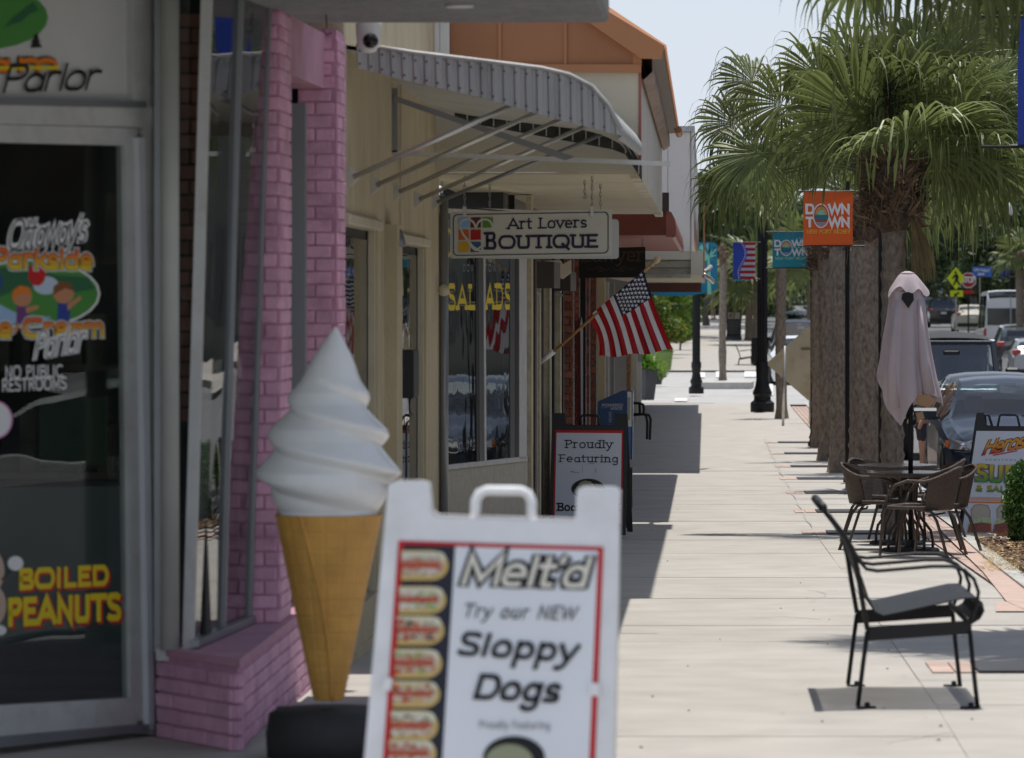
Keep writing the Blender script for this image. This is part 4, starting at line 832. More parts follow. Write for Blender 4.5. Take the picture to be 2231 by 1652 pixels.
sfi = MB(); sfi.box((-4.2, 34.6, -.8), (-1.5, 34.65, ZS)); sfi.box((-4.2, 29.3, -.8), (-4.15, 34.6, ZS)); sfi.box((-4.2, 29.3, -.45), (-1.9, 34.6, -.42)); part('interior_wall', sfi, mat('interior_grey', (.10, .10, .095), .9, var=.2, sc_=1), sf)
cu = MB()
for i in range(20):
    x = -2.6+i*.028; cu.box((x, 33.9+.03*math.sin(i*1.9), 0), (x+.026, 33.93+.03*math.sin(i*1.9), 2.2))
part('curtain', cu, mat('curtain_beige', (.20, .19, .16), .9), sf)
# open sign hanging inside
os_ = empty('open_sign', SP(1082, 900, -.08), 'small dotted Open sign hung by a thin cord behind the right window pane', 'sign')
for nme, px, m_ in (('panel', [(1058, 892), (1104, 898), (1098, 985), (1058, 980)], flat('sign_dim', (.05, .055, .08))),): part(nme, MB().prism([SP(u, v, -.07) for u, v in px], -SP.n*.02), m_, os_)
part('lettering', text_geo(MB(), 'Open', SP, (1062, 926), (1098, 930), 22, t=.10, off=-.065), KGY, os_)
part('cord', MB().tube([SP(1060, 892, -.07), SP(1073, 845, -.07), SP(1090, 896, -.07)], .002, 4), K, os_)
# wall behind the sign band, soffit with beads, fascia box
sb = MB(); y = YA; n_bead = 0
bd = MB()
yy = YA+.02
while yy < YB: 
    bd.box((-1.9, yy, ZS), (EX, yy+.098, ZS+.012)); bd.box((-1.9, yy+.098, ZS+.006), (EX, yy+.108, ZS+.012)); yy += .108
part('soffit', bd, M_soff, sf, kind='stuff')
part('end_wall', MB().box((-2.3, YA-.01, ZS+.014), (EX-.003, YA+.06, ZF)), M_cream, sf)
fa = MB(); yy = YA+.07
while yy < YB: fa.box((EX-.03, yy, ZS-.01), (EX, yy+.58, ZF)); yy += .6
part('fascia_panel', fa, mat('fascia_white', (.62, .57, .50), .7, var=.1, sc_=2, stain=(.35, .30, .25), stsc=4, stamt=.7, stretch=(1, 1, .3)), sf)
part('corner_trim', MB().box((EX-.012, YA-.018, ZS), (EX+.006, YA+.05, ZF)), M_pinkc, sf)
tr_ = MB(); random.seed(2); yy = YA+.05
while yy < YB-.3: tr_.box((EX-.06, yy, ZS-.035+.008*random.random()), (EX+.012, yy+.33, ZS+.02)); yy += .34
part('ragged_trim', tr_, M_cream, sf)
rf_ = MB(); rf_.box((-2.3, YA+.06, ZF-.02), (EX, YB, ZF)); part('ledge', rf_, M_cream, sf)
# mansard: gable end panels, trim, sloping eave with ribbed soffit
O1 = flat
ym = YA-.02; GP = ZP(ym)
def gpr(name, px, m, th, off=0.0): return part(name, MB().prism([GP(u, v, off) for u, v in px], (0, th, 0)), m, sf)
gpr('gable_panel', [(966, 146), (966, -10), (1200, -10), (1292, 68), (1090, 146)], M_orange, .03) if False else None
edges = [966, 1085, 1232, 1391]
def topv(u): return max(-40, 66+(u-1310)*.72) if u < 1395 else 127
for a, b in ((966, 1087), (1091, 1230), (1234, 1379)):
    pts = [(a, 143), (a, topv(a) if topv(a) > -40 else -40)]
    for uu in range(a+10, b, 12): pts.append((uu, topv(uu)))
    pts += [(b, topv(b)), (b, 143)]
    gpr('gable_panel', pts, M_orange, .03)
for a, b in ((1086, 1092), (1229, 1235)): gpr('seam_rib', [(a, 143), (a, topv(a)), (b, topv(b)), (b, 143)], M_orgt, .03, .02)
gpr('corner_board', [(1379, 146), (1379, topv(1379)), (1398, 127), (1398, 146)], M_orgt, .03, .02)
gpr('base_trim', [(966, 141), (1397, 141), (1397, 159), (966, 155)], M_orgt, .05, .03)
part('barge_board', MB().prism([P(1200, -50, YA-.12), P(1330, 28, YA-.12), P(1448, 100, YA-.12), P(1441, 127, YA-.12), P(1396, 127, YA-.12), P(1310, 68, YA-.12), P(1180, -26, YA-.12)], (0, .10, 0)), M_orgt, sf)
# sloping roof sheet with standing ribs; zigzag outer edge
ex = P(1448, 100, YA).x; ez = P(0, 104, YA).z; ez2 = P(0, 298, YB).z
rm = MB(); n = 46
rows = []
for i in range(n*4+1):
    y = YA-.1+(YB-YA+.1)*i/(n*4); up = .035*(1 if i % 4 in (1, 2) else 0); t = i/(n*4)
    rows.append([(ex+.012*(1 if i % 4 in (1, 2) else 0), y, ez+up-.02+t*.0), (ex-1.1, y, ez+.72+up), (ex-2.0, y, ez+1.0+up)])
part('roof', rm.grid(rows), M_orgt, sf)
so_ = MB(); rows = []
for i in range(93):
    y = YA+(YB-YA)*i/92; up = .02*(i % 2); rows.append([(ex-.005, y, ez-.02-up), (EX+.01, y, ZF+.12-up), (EX-.02, y, ZF+.03-up)])
part('eave_soffit', so_.grid(rows), M_brn, sf)
part('gutter', MB().grid([[(EX+.075, y, ZF+.10), (EX+.08, y, ZF+.0+.01*math.sin(y*2)), (EX+.02, y, ZF-.05), (EX, y, ZF-.02)] for y in yr(YA, YB, 28)]), mat('weathered_gutter', (.30, .22, .18), .7, var=.4, sc_=7), sf)
part('gutter', MB().tube([(ex+.01, y, ez-.05) for y in yr(YB-1.2, YB, 4)], .035, 8), M_orgt, sf)
wr = MB(); xx = P(862, 0, 28.5).x
while xx < P(966, 0, 28.5).x: wr.box((xx, 28.47+.01, P(0, 150, 28.5).z), (xx+.05, 28.50, 4.2)); wr.box((xx+.05, 28.49, P(0, 150, 28.5).z), (xx+.058, 28.50, 4.2)); xx += .058
part('corrugated_panel', wr, M_whitep, sf)
# chains with open hooks under the soffit
def chain(par, x, y, z1, z0, r=.011):
    mb = MB(); z = z1; k = 0
    while z > z0:
        ring = [(x+(r*.6*math.cos(a) if k % 2 == 0 else 0), y+(r*.6*math.cos(a) if k % 2 else 0), z-.018+.018*math.sin(a)) for a in [2*math.pi*i/8 for i in range(8)]]
        mb.tube(ring, .003, 4, closed=True); z -= .030; k += 1
    return part('chain', mb, M_alug, par)
hk = empty('hanging_hook', P(1274, 395, 30), 'short chain with open hook hanging free from the cream soffit', 'hook'); chain(hk, P(1274, 0, 30).x, 30, ZS, P(0, 425, 30).z)
part('hook', MB().tube([P(1274+5*math.cos(a), 428-5*math.sin(a), 30) for a in [R(90-i*34) for i in range(9)]], .003, 5), M_alug, hk)
hk = empty('hanging_hook', P(964, 405, 29.5), 'short chain with open hook at the left end of the cream soffit', 'hook'); chain(hk, P(963, 0, 29.5).x, 29.5, P(0, 395, 29.5).z, P(0, 418, 29.5).z)
part('hook', MB().tube([P(963+5*math.cos(a), 428-5*math.sin(a), 29.5) for a in [R(90-i*34) for i in range(9)]], .003, 5), M_alug, hk)

# hanging Art Lovers Boutique sign
def rrect(a, b, c, d, r, n=5, sk=0.0):
    pts = []
    for cx, cy, a0 in ((c-r, b+r, -90), (c-r, d-r, 0), (a+r, d-r, 90), (a+r, b+r, 180)):
        for i in range(n+1):
            an = R(a0+90*i/n); x = cx+r*math.cos(an); pts.append((x, cy+r*math.sin(an)+(x-a)*sk))
    return pts
dA = 29.0; AP = ZP(dA)
al = empty('hanging_sign', P(1156, 508, dA), 'white hanging shop sign reading Art Lovers Boutique with a mosaic heart', 'sign')
part('board', MB().prism([AP(u, v) for u, v in rrect(981, 462, 1333, 563, 5, sk=-.017)], (0, .035, 0)), flat('sign_white', (.56, .55, .49), .4), al)
lp = [AP(u, v, .0035) for u, v in rrect(987, 467, 1326, 558, 10, sk=-.017)]
lp2 = [AP(u, v, .0035) for u, v in rrect(989, 469, 1324, 556, 9, sk=-.017)]
part('border_line', MB().grid([lp, lp2], loop=True), KNV, al)
T = lambda s, a, b, h, t, **k: text(s, AP, a, b, h, KNV, al, t=t, off=.005, serif=True, **k)
T('Art Lovers', (1107, 500), (1278, 496), 24, .15, sw=.12, sp=.12)
T('B', (1059, 544), (1079, 544), 38, .17, sw=.12); T('OUTIQUE', (1088, 543), (1301, 540), 30, .20, sw=.13, sp=.14)
sq = 22.5
cols_ = [[(.22, .42, .72), (.10, .025, .025), (.10, .25, .03)], [(.48, .11, .02), (.38, .01, .01), None], [(.60, .33, .02), (.03, .09, .20), None]]
for r_ in range(3):
    for c_ in range(3):
        if cols_[r_][c_]:
            x = 999+c_*26.3; y = 474+r_*26.6; q = part('mosaic_square', MB().poly([AP(u, v, .005) for u, v in ((x, y), (x+sq, y-.4), (x+sq, y+sq-.4), (x, y+sq))]), flat('mosaic_%d%d' % (r_, c_), cols_[r_][c_]), al)
hw = flat('sign_white', (.56, .55, .49), .4)
def rib_px(pts, wd, pl, off, m, par, nm='heart_line'):
    A, B = ribbon(pts, wd); part(nm, MB().grid([[pl(u, v, off) for u, v in A], [pl(u, v, off) for u, v in B]]), m, par)
rib_px([(1047, 548), (1030, 537), (1010, 512), (1002, 495)]+E(1018, 494, 17, -16, 180, 20, 8)+[(1037, 497)]+E(1056, 494, 17, -16, 160, 0, 8), 2.2, AP, .008, hw, al)
rib_px([(1024, 536), (1037, 546), (1050, 536)], 2.0, AP, .0095, hw, al)
for u in (1012, 1290):
    cp = part('clip', MB().box((P(u-3.5, 0, dA).x, dA-.012, P(0, 474, dA).z), (P(u+3.5, 0, dA).x, dA+.045, P(0, 450, dA).z)), M_galv, al); chain(al, P(u, 0, dA).x, dA+.015, ZS, P(0, 452, dA).z)
s2 = empty('hanging_sign', P(1250, 515, 31), 'plain white sign back partly hidden behind the boutique sign', 'sign')
AP2 = ZP(31.0)
part('board', MB().prism([AP2(u, v) for u, v in rrect(1048, 478, 1348, 564, 7)], (0, .035, 0)), flat('sign_grey_white', (.45, .46, .46), .4), s2)
for u in (1067, 1308): chain(s2, P(u, 0, 31).x, 31.015, ZS, P(0, 478, 31).z)

# ------------------------------------------------------------------ brick shop building and its fixtures
bs = empty('brick_building', (-1.6, 46, -.5), 'brick and stucco shop front with red metal canopy behind the flag', 'building')
BX = -1.45
bxp('back_wall', (-2.0, 33.6, -.9), (BX-.09, 60, 2.52), mat('dark_glass_wall', (.03, .03, .032), .3), bs)  # dark glass wall behind the pilasters
M_rough = mat('rough_stucco', (.50, .43, .30), .9, var=.15, sc_=10, bump=1.0, bsc=28, stain=(.25, .22, .16), stsc=6, stamt=.6)
def col_px(nm, ua, ub, y, m, ve=2.48, v0=-.9, dep=.35):
    """a pilaster whose camera side spans ua..ub at distance y"""
    x0 = P(ua, 0, y).x; x1 = P(ub, 0, y).x; return bxp(nm, (x0, y, v0), (x1, y+dep, ve), m, bs)
col_px('pilaster', 1146, 1158, 34.2, M_rough); col_px('door_frame', 1158, 1166, 35.0, M_brnd, 2.2); col_px('door_frame', 1163, 1167, 36.3, M_alu, 2.2)
col_px('pilaster', 1166, 1176, 37.0, M_rough, 2.0); col_px('post', 1177, 1182, 38.0, M_blackm, 2.0)
col_px('pilaster', 1180, 1199, 39.0, M_rough, 2.0); col_px('trim', 1196, 1199, 38.99, M_stucs, 2.0, dep=.02); col_px('post', 1201, 1207, 41, M_blackm, 2.2); col_px('pilaster', 1208, 1221, 42.0, M_rough, 2.0); col_px('post', 1220, 1227, 43, M_blackm, 2.3)
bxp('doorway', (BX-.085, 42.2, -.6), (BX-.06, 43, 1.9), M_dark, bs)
RB = [me.copy() for me in BR]
for me in RB: me.materials.clear(); me.materials.append(M_brick)
RB2 = RB
random.seed(4)
def bpier(ua, ub, y, dep, nl=None, z0=-.55, bh=.078):
    x0 = P(ua, 0, y).x; x1 = P(ub, 0, y).x; mb = bxp('pier_core', (x0+.01, y+.012, z0-.3), (x1-.012, y+dep, 2.3), M_mort, bs)
    nc_ = int((2.3-z0)/bh)
    bricks(RB, bs, (x0, y+.012, z0), (1, 0, 0), x1-x0, nc_, .19 if x1-x0 > .12 else .13, bh, .03, joint=.013)
    return x1
bpier(1227, 1250, 45.0, .5); bpier(1250, 1264, 50.0, .4); bpier(1276, 1285, 55.0, .5, bh=.09); bpier(1285, 1300, 56.0, .5, bh=.09)
col_px('drainpipe', 1264, 1276, 51, M_blackm, 2.4, dep=.06)
col_px('pilaster', 1300, 1318, 60, M_stuc, 2.3); col_px('window_frame', 1318, 1326, 64, M_alu, 1.9); col_px('window_frame', 1331, 1338, 66, M_alug, 1.9)
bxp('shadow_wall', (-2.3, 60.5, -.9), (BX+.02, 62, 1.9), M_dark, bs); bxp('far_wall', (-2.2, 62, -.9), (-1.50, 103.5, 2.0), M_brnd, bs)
col_px('stone_pilaster', 1364, 1374, 84, mat('carved_brick', (.35, .19, .09), .8, var=.5, sc_=14, bump=.8, bsc=30), 1.2); col_px('pilaster', 1376, 1388, 88, M_cream, 1.2); col_px('pedestal', 1380, 1397, 92, M_whitep, P(0, 790, 92).z)
bn2 = empty('feather_banner', P(1266, 820, 50), 'tall narrow dark red and white banner standing by the brick piers', 'banner')
part('cloth', MB().prism([P(u, v, 49.9) for u, v in ((1258, 700), (1262, 688), (1264, 700), (1264, 980), (1258, 975))], (0, .02, 0)), flat('banner_maroon', (.13, .015, .018), .8), bn2)
part('cloth_edge', MB().prism([P(u, v, 49.9) for u, v in ((1264.5, 705), (1267, 690), (1270, 712), (1270, 955), (1266, 970))], (0, .02, 0)), flat('banner_white', (.50, .51, .54), .8), bn2)
part('pole', MB().tube([(P(1266, 0, 49.9).x, 49.93, g(50)), P(1266, 690, 49.93)], .006, 6), M_blackm, bn2)
# brown box fixtures
for lab, (ua, ub, uc, va, vb, y), m_ in (('dark brown wall light box nearest the salad window', (1154, 1206, 1219, 570, 628, 36.5), M_brnd), ('dark brown wall light box farther along, by the brick pier', (1204, 1242, 1254, 592, 634, 41), M_brnd)):
    bxr = empty('wall_light_box', P(ua, 600, y), lab, 'wall light', 'brown light boxes on the shop wall')
    x0, x1 = P(ua, 0, y).x, P(ub, 0, y).x; y2 = x1*F/(uc-U0)
    bxp('box', (x0, y, P(0, vb, y).z), (x1, y2, P(0, va, y).z), m_, bxr); bxp('lit_side', (x1, y+.01, P(0, vb, y).z), (x1+.006, y2-.01, P(0, va, y).z), mat('brown_lit_side', (.14, .12, .11), .35, metal=.4), bxr)  # paler sheet over the street side: its brightness is painted, not lit
    part('bracket', MB().tube([(x0+.02, y+.1, P(0, vb, y).z-.02), (x0+.09, y+.1, P(0, vb, y).z-.045)], .014, 8), M_alu, bxr)
fl = empty('floodlight', P(1235, 590, 39.5), 'cream angled floodlight between the two brown light boxes', 'floodlight')
part('head', MB().prism([P(u, v, 39.5) for u, v in ((1190, 568), (1222, 568), (1226, 576), (1244, 566), (1244, 594), (1226, 608), (1219, 606), (1219, 590), (1190, 590))], (0, .12, 0)), mat('fixture_cream', (.62, .52, .40), .5), fl)
# red canopy
rc = empty('red_canopy', (-.9, 50, 2.4), 'dark red metal shop canopy with rounded faded edge beyond the boutique sign', 'canopy')
YR = 43.0; YR2 = 58.0
x1 = P(1451, 0, YR).x
bxp('end_panel', (-1.6, YR, P(0, 512, YR).z), (x1, YR+.05, P(0, 456, YR).z), M_redc, rc)
bxp('top', (-1.6, YR+.05, P(0, 460, YR).z-.02), (x1, YR2, P(0, 460, YR).z), M_redc, rc)
rr = MB(); z0 = P(0, 512, YR).z; yy = YR+.06
while yy < YR2: rr.box((-1.6, yy, z0-.005), (x1+.06, yy+.38, z0+.02)); rr.box((-1.6, yy+.38, z0+.004), (x1+.06, yy+.42, z0+.02)); yy += .42
part('soffit', rr, M_pinkc, rc)
part('bullnose', MB().grid([[(x1+.0, y, z0+.235), (x1+.05, y, z0+.225), (x1+.085, y, z0+.16), (x1+.10, y, z0+.06), (x1+.095, y, z0-.02), (x1+.06, y, z0-.03)] for y in yr(YR, YR2, 20)]), M_pinkc, rc)
part('end_cap', MB().poly([(x1, YR-.002, z0+.235), (x1+.05, YR-.002, z0+.225), (x1+.085, YR-.002, z0+.16), (x1+.10, YR-.002, z0+.06), (x1+.095, YR-.002, z0-.02), (x1, YR-.002, z0-.02)]), M_pinkc, rc)
bxp('bracket', (P(1443, 0, YR).x, YR-.05, P(0, 460, YR).z), (P(1457, 0, YR).x, YR+.4, P(0, 420, YR).z), mat('brown_fascia', (.07, .04, .04), .6), rc)
ml_ = empty('globe_lamp', P(1423, 512, 46), 'round glass globe lamp under the red canopy', 'lamp')
part('globe', MB().lathe([(.005, -.055), (.035, -.045), (.052, -.02), (.055, 0), (.04, .03), (.02, .04)], P(1423, 505, 45), 16), mat('frosted_glass', (.45, .44, .40), .15, metal=.3), ml_, smooth=True)
# lawyer sign
lw = empty('hanging_sign', P(1330, 570, 44.5), 'black hanging sign with faint gold Lawyer lettering and scrollwork', 'sign')
LP = ZP(44.5)
part('board', MB().prism([LP(u, v) for u, v in ((1261, 542), (1406, 538), (1406, 604), (1261, 606))], (0, .04, 0)), flat('board_black', (.010, .010, .009), .5), lw)
gold = flat('faint_gold', (.075, .045, .018), .5)
text('Lawyer', LP, (1268, 571), (1402, 569), 30, gold, lw, t=.11, off=.004, serif=True, sp=.1)
for sgn in (1, -1):
    cxx = 1332+sgn*4; rib_px([(cxx+sgn*(0+i*3.0), 585+5*math.sin(i*.62)*(1-i/26)) for i in range(17)], .7, LP, .004, gold, lw, 'scroll')
    rib_px([(cxx+sgn*(18+7*math.cos(i*.7)*(1-i/16)), 588+5*math.sin(i*.7)*(1-i/16)) for i in range(12)], .6, LP, .006, gold, lw, 'scroll')
chain(lw, P(1400, 0, 44.5).x, 44.52, z0, P(0, 542, 44.5).z, .016); chain(lw, P(1268, 0, 44.5).x, 44.52, z0, P(0, 545, 44.5).z, .016)

# ------------------------------------------------------------------ white sided building, wooden canopy
wbld = empty('white_building', (-.8, 66, 0), 'tall off-white panelled building front rising beyond the orange roof', 'building')
YW = 59.0; xr = P(1512, 0, YW).x
xx = -1.7
while xx < xr-.04:
    x2 = min(xx+.30, xr-.035); bxp('wall_panel', (xx, YW, P(0, 560, YW).z), (x2-.006, YW+.08, P(0, 288, YW).z), M_whitep, wbld); xx = x2
bxp('wall', (-1.7, YW+.08, P(0, 560, YW).z), (xr-.01, YW+36, P(0, 280, YW).z), M_whitep, wbld)
bxp('corner_board', (xr-.035, YW-.02, P(0, 560, YW).z), (xr, YW+.1, P(0, 285, YW).z), M_whitep, wbld)
bxp('cornice', (-1.7, YW-.03, P(0, 287, YW).z), (xr+.01, YW+36, P(0, 275, YW).z), mat('cornice_grey', (.50, .52, .53), .6), wbld)
bxp('base_trim', (-1.7, YW-.03, P(0, 556, YW).z), (xr+.004, YW+.02, P(0, 546, YW).z), M_whitep, wbld)
side = MB(); yy = YW+.1
while yy < YW+36: side.box((xr-.008, yy, P(0, 560, YW).z), (xr+.002, yy+.9, P(0, 292, YW).z)); yy += .95
part('side_siding', side, M_whitep, wbld)
wc = empty('wooden_canopy', (-.7, 62, 2.0), 'peeling cream wooden canopy with a rotten corner under the white building', 'canopy')
YC = 58.6; M_rot = mat('rotten_wood', (.40, .37, .28), .9, var=.2, sc_=9, bump=.6, bsc=40, stain=(.10, .08, .05), stsc=9, stamt=.8, stretch=(.4, 1, 1))
rx = P(1505, 0, YC).x
for va, vb, dd in ((547, 566, 0), (567.5, 583, .03), (584, 598, .05), (598, 606, -.03)):
    bxp('fascia_board', (-1.6, YC+dd, P(0, vb, YC).z), (rx, YC+dd+.05, P(0, va, YC).z), M_rot if dd else M_cream, wc)
bxp('canopy_roof', (-1.6, YC+.12, P(0, 560, YC).z), (rx, YC+35, P(0, 555, YC).z), M_cream, wc); bxp('ceiling', (-1.6, YC+.12, P(0, 600, YC).z), (rx, YC+35, P(0, 597, YC).z), M_cream, wc)
bxp('corner_post', (rx, YC-.03, P(0, 600, YC).z), (P(1532, 0, YC).x, YC+36, P(0, 548, YC).z), M_cream, wc)
bxp('edge_trim', (P(1532, 0, YC).x, YC, P(0, 600, YC).z), (P(1535, 0, YC).x, YC+36, P(0, 440, YC).z), M_orange, wc)
ga = empty('downspout', P(1535, 600, 62), 'broken galvanised gutter elbow sticking out at the corner of the wooden canopy', 'gutter')
part('elbow', MB().tube([P(1528, 596, 60), P(1540, 590, 60.3), P(1548, 582, 60.6)], .035, 8), M_galv, ga, smooth=True); part('elbow', MB().tube([P(1534, 600, 60), P(1545, 606, 60.3), P(1553, 614, 60.6)], .035, 8), M_galv, ga, smooth=True)
# brown flat awning farther on
ba = empty('brown_awning', (-.6, 92, 2), 'flat maroon brown awning above the planters', 'awning')
bxp('front', (-1.6, 92, P(0, 637, 92).z), (P(1528, 0, 92).x, 92.06, P(0, 612, 92).z), mat('maroon_canvas', (.11, .045, .035), .7), ba); bxp('top', (-1.6, 92.06, P(0, 607, 92).z-.05), (P(1528, 0, 92).x, 102, P(0, 607, 92).z), mat('maroon_canvas2', (.22, .11, .10), .7), ba)
part('slope', MB().prism([P(1420, 612, 92), P(1528, 612, 92), P(1524, 605, 92.4), P(1420, 605, 92.4)], (0, .02, 0)), mat('maroon_canvas2', (.2, .1, .1)), ba)
# turquoise palm sign
ts = empty('palm_sign', P(1500, 590, 104), 'turquoise board painted with a mint palm tree beyond the maroon awning', 'sign')
TP = ZP(103.4)
part('board', MB().prism([TP(u, v) for u, v in rrect(1390, 528, 1563, 634, 10)], (0, .12, 0)), flat('board_teal', (.02, .22, .36), .5), ts)
part('board_curve', MB().prism([TP(u, v, .002) for u, v in [(1395, 634), (1440, 645), (1500, 645), (1550, 636), (1560, 630)]], (0, .12, 0)), flat('board_teal', (.02, .22, .36)), ts)
mint = flat('ink_mint', (.25, .68, .50))
part('trunk_print', MB().poly([TP(u, v, .004) for u, v in ((1541, 560), (1546, 560), (1550, 641), (1541, 642))]), mint, ts)
for k in range(9):
    a = R(-15+k*26); part('frond_print', MB().poly([TP(1543, 558, .006+k*.001), TP(max(1515, min(1560, 1543+34*math.cos(a))), 562-34*math.sin(a), .006+k*.001), TP(max(1515, min(1562, 1545+38*math.cos(a+.2))), 570-36*math.sin(a+.2), .006+k*.001), TP(1547, 562, .006+k*.001)]), mint, ts)
part('cable', MB().tube([P(960, 452, 29.2), P(1040, 455, 29.6), P(1120, 462, 30.2)], .006, 5), M_blackm, sf)
# dark mullioned building behind planters
# ------------------------------------------------------------------ flag on a wall pole
fg = empty('flag', P(1180, 785, 38), 'United States flag hanging from a wooden pole fixed to the shop wall', 'flag')
fa0 = P(1186, 785, 37.5); fa1 = P(1423, 574, 37.0)
part('bracket', MB().tube([fa0+Vector((-.04, 0, -.02)), fa0+(fa1-fa0)*.09], .022, 10), M_white, fg, smooth=True)
part('pole', MB().tube([fa0, fa0+(fa1-fa0)*.9, fa1], .012, 10), mat('varnished_wood', (.50, .29, .11), .4, var=.15, sc_=9), fg, smooth=True)
fdir = (fa1-fa0).normalized(); fin = [(0, .013), (.02, .019), (.035, .013), (.05, .022), (.075, .027), (.10, .022), (.115, .006)]
part('finial', MB().tube([fa1+fdir*(a-.03) for a, b in fin], [b for a, b in fin], 14), mat('pale_wood', (.58, .42, .25), .5), fg, smooth=True)
FC = [P(1402, 589, 37.0), P(1281, 691, 37.28), P(1306, 777, 37.35), P(1466, 762, 37.1)]  # hoist top, hoist low, fly low, fly top
def flagp(s, t, off=0.0):   # s along the hoist 0 top..1 low, t down the fly 0..1
    a = FC[0].lerp(FC[1], s); b = FC[3].lerp(FC[2], s); p = a.lerp(b, t)
    sag = math.sin(math.pi*s)*.012*t; bow = .05*math.sin(math.pi*t)*(.3-s)
    wv = .045*t**.7*math.sin(s*15+t*2.2)+.02*t*math.sin(s*27+1-t*3)+.03*math.sin(t*3)*(1-s)
    return Vector((p.x-bow, p.y+wv-off, p.z-sag+.010*math.sin(s*14)*t))
M_fr = mat('flag_red', (.42, .006, .012), .65, var=.06, sc_=9, trans=.25); M_fw = mat('flag_white', (.82, .81, .83), .65, var=.03, trans=.5); M_fb = mat('flag_blue', (.012, .016, .065), .65, var=.06, trans=.15)
mb = MB(); ns_ = 52; nt_ = 40
vs = [flagp(i/ns_, j/nt_) for i in range(ns_+1) for j in range(nt_+1)]
mb.v = [tuple(p) for p in vs]
for i in range(ns_):
    for j in range(nt_):
        k = i//4; mi = (0 if k % 2 == 0 else 1)
        if k < 7 and j < 14: mi = 2
        mb.f.append((i*(nt_+1)+j, (i+1)*(nt_+1)+j, (i+1)*(nt_+1)+j+1, i*(nt_+1)+j+1)); mb.m.append(mi)
cl_ = part('cloth', mb, [M_fr, M_fw, M_fb], fg, smooth=True)
stw = mat('star_white', (.72, .71, .73), .6)
for r_ in range(9):
    for c_ in range(6 if r_ % 2 == 0 else 5):
        s_ = (r_+1)/10*7/13; t_ = ((c_*2+1) if r_ % 2 == 0 else (c_*2+2))/12*.35; c = flagp(s_, t_, .006)
        pts = []
        ex_ = (flagp(s_, t_+.02, .006)-c).normalized(); ey_ = (flagp(s_-.02, t_, .006)-c).normalized()
        for q in range(10):
            a = math.pi/2+q*math.pi/5; rr_ = .019 if q % 2 == 0 else .0075; pts.append(c+Vector((math.cos(a)*rr_, -.003, math.sin(a)*rr_)))
        part('star', MB().poly(pts), stw, fg)
st = MB()
for k in range(1, 13):
    for ss in (k/13,):
        js = [j/20 for j in range((8 if k < 7 else 0), 21)]
        st.grid([[flagp(ss-.0035, t, .004), flagp(ss+.0035, t, .004)] for t in js])
part('seam', st, flat('seam_dark', (.10, .03, .05)), fg, kind='stuff')

# ------------------------------------------------------------------ newspaper box
nb = empty('newspaper_box', (P(1340, 0, 46).x, 46, g(46)), 'blue newspaper vending box reading Powered by your Voice', 'newspaper box')
NP = ZP(46.0); blue = mat('box_blue', (.012, .055, .16), .35, var=.08, coat=.3); M_nbl = mat('box_blue_light', (.05, .16, .45), .4)
tx = lambda a, b: (1340/1.1475+a*.1424, 830/1.1475+b*.1424)
body = part('body', MB().prism([NP(*tx(a, b)) for a, b in ((942, 1072), (1315, 905), (1395, 905), (1395, 2100), (942, 2100))], (0, .45, 0)), blue, nb)
part('front', MB().prism([NP(*tx(a, b), -.01) for a, b in ((1395, 905), (1482, 905), (1478, 1500), (1474, 1950), (1395, 1960))], (0, .42, 0)), blue, nb)
part('window', MB().prism([NP(*tx(a, b), .004) for a, b in ((1398, 915), (1462, 918), (1462, 1450), (1398, 1450))], (0, .01, 0)), M_whitep, nb)
part('window_glass', MB().prism([NP(*tx(a, b), .008) for a, b in ((1404, 1000), (1446, 1004), (1440, 1350), (1404, 1352))], (0, .01, 0)), mat('paper_dim', (.33, .33, .26), .3), nb)
part('lower_panel', MB().prism([NP(*tx(a, b), .004) for a, b in ((1400, 1460), (1450, 1460), (1446, 1940), (1400, 1945))], (0, .01, 0)), M_nbl, nb)
part('coin_knob', MB().lathe([(.012, 0), (.012, .03)], NP(*tx(1462, 895)), 10), M_galv, nb)
bxp('foot', (NP(*tx(942, 2100)).x, 46, g(46)), (NP(*tx(1470, 2100)).x, 46.4, NP(*tx(942, 2090)).z), M_blackm, nb)
kg = flat('ink_silver', (.45, .45, .50))
text('POWERED', NP, tx(1008, 1142), tx(1325, 1142), 42*.1424, kg, nb, t=.22, off=.003, shear=.2, sp=.14); text('VOICE', NP, tx(1135, 1192), tx(1312, 1192), 40*.1424, kg, nb, t=.22, off=.003, shear=.2, sp=.14)
text('by your', NP, tx(1003, 1165), tx(1112, 1163), 20*.1424, kg, nb, t=.08, off=.003)
text('ST NEWS', NP, tx(1155, 1480), tx(1155, 1225), 40*.1424, kg, nb, t=.12, off=.003, vert=(-1, 0))
# bike rack behind it
br = empty('bike_rack', (P(1400, 0, 62).x, 60, g(60)), 'black looped tube rack standing beside the newspaper box', 'bike rack')
rk = lambda a, b, d: P(*tx(a, b), d)
for pts in (((1470, 1090), (1590, 1092), (1640, 1115), (1650, 1180), (1645, 1275)), ((1480, 1270), (1660, 1260), (1730, 1275), (1755, 1340), (1742, 1650)), ((1480, 1262), (1650, 1258), (1690, 1300), (1705, 1400), (1698, 1645)), ((1585, 1098), (1592, 1265))):
    part('tube', MB().tube([rk(a, b, 56) for a, b in pts], .017, 8), M_blackm, br, smooth=True)

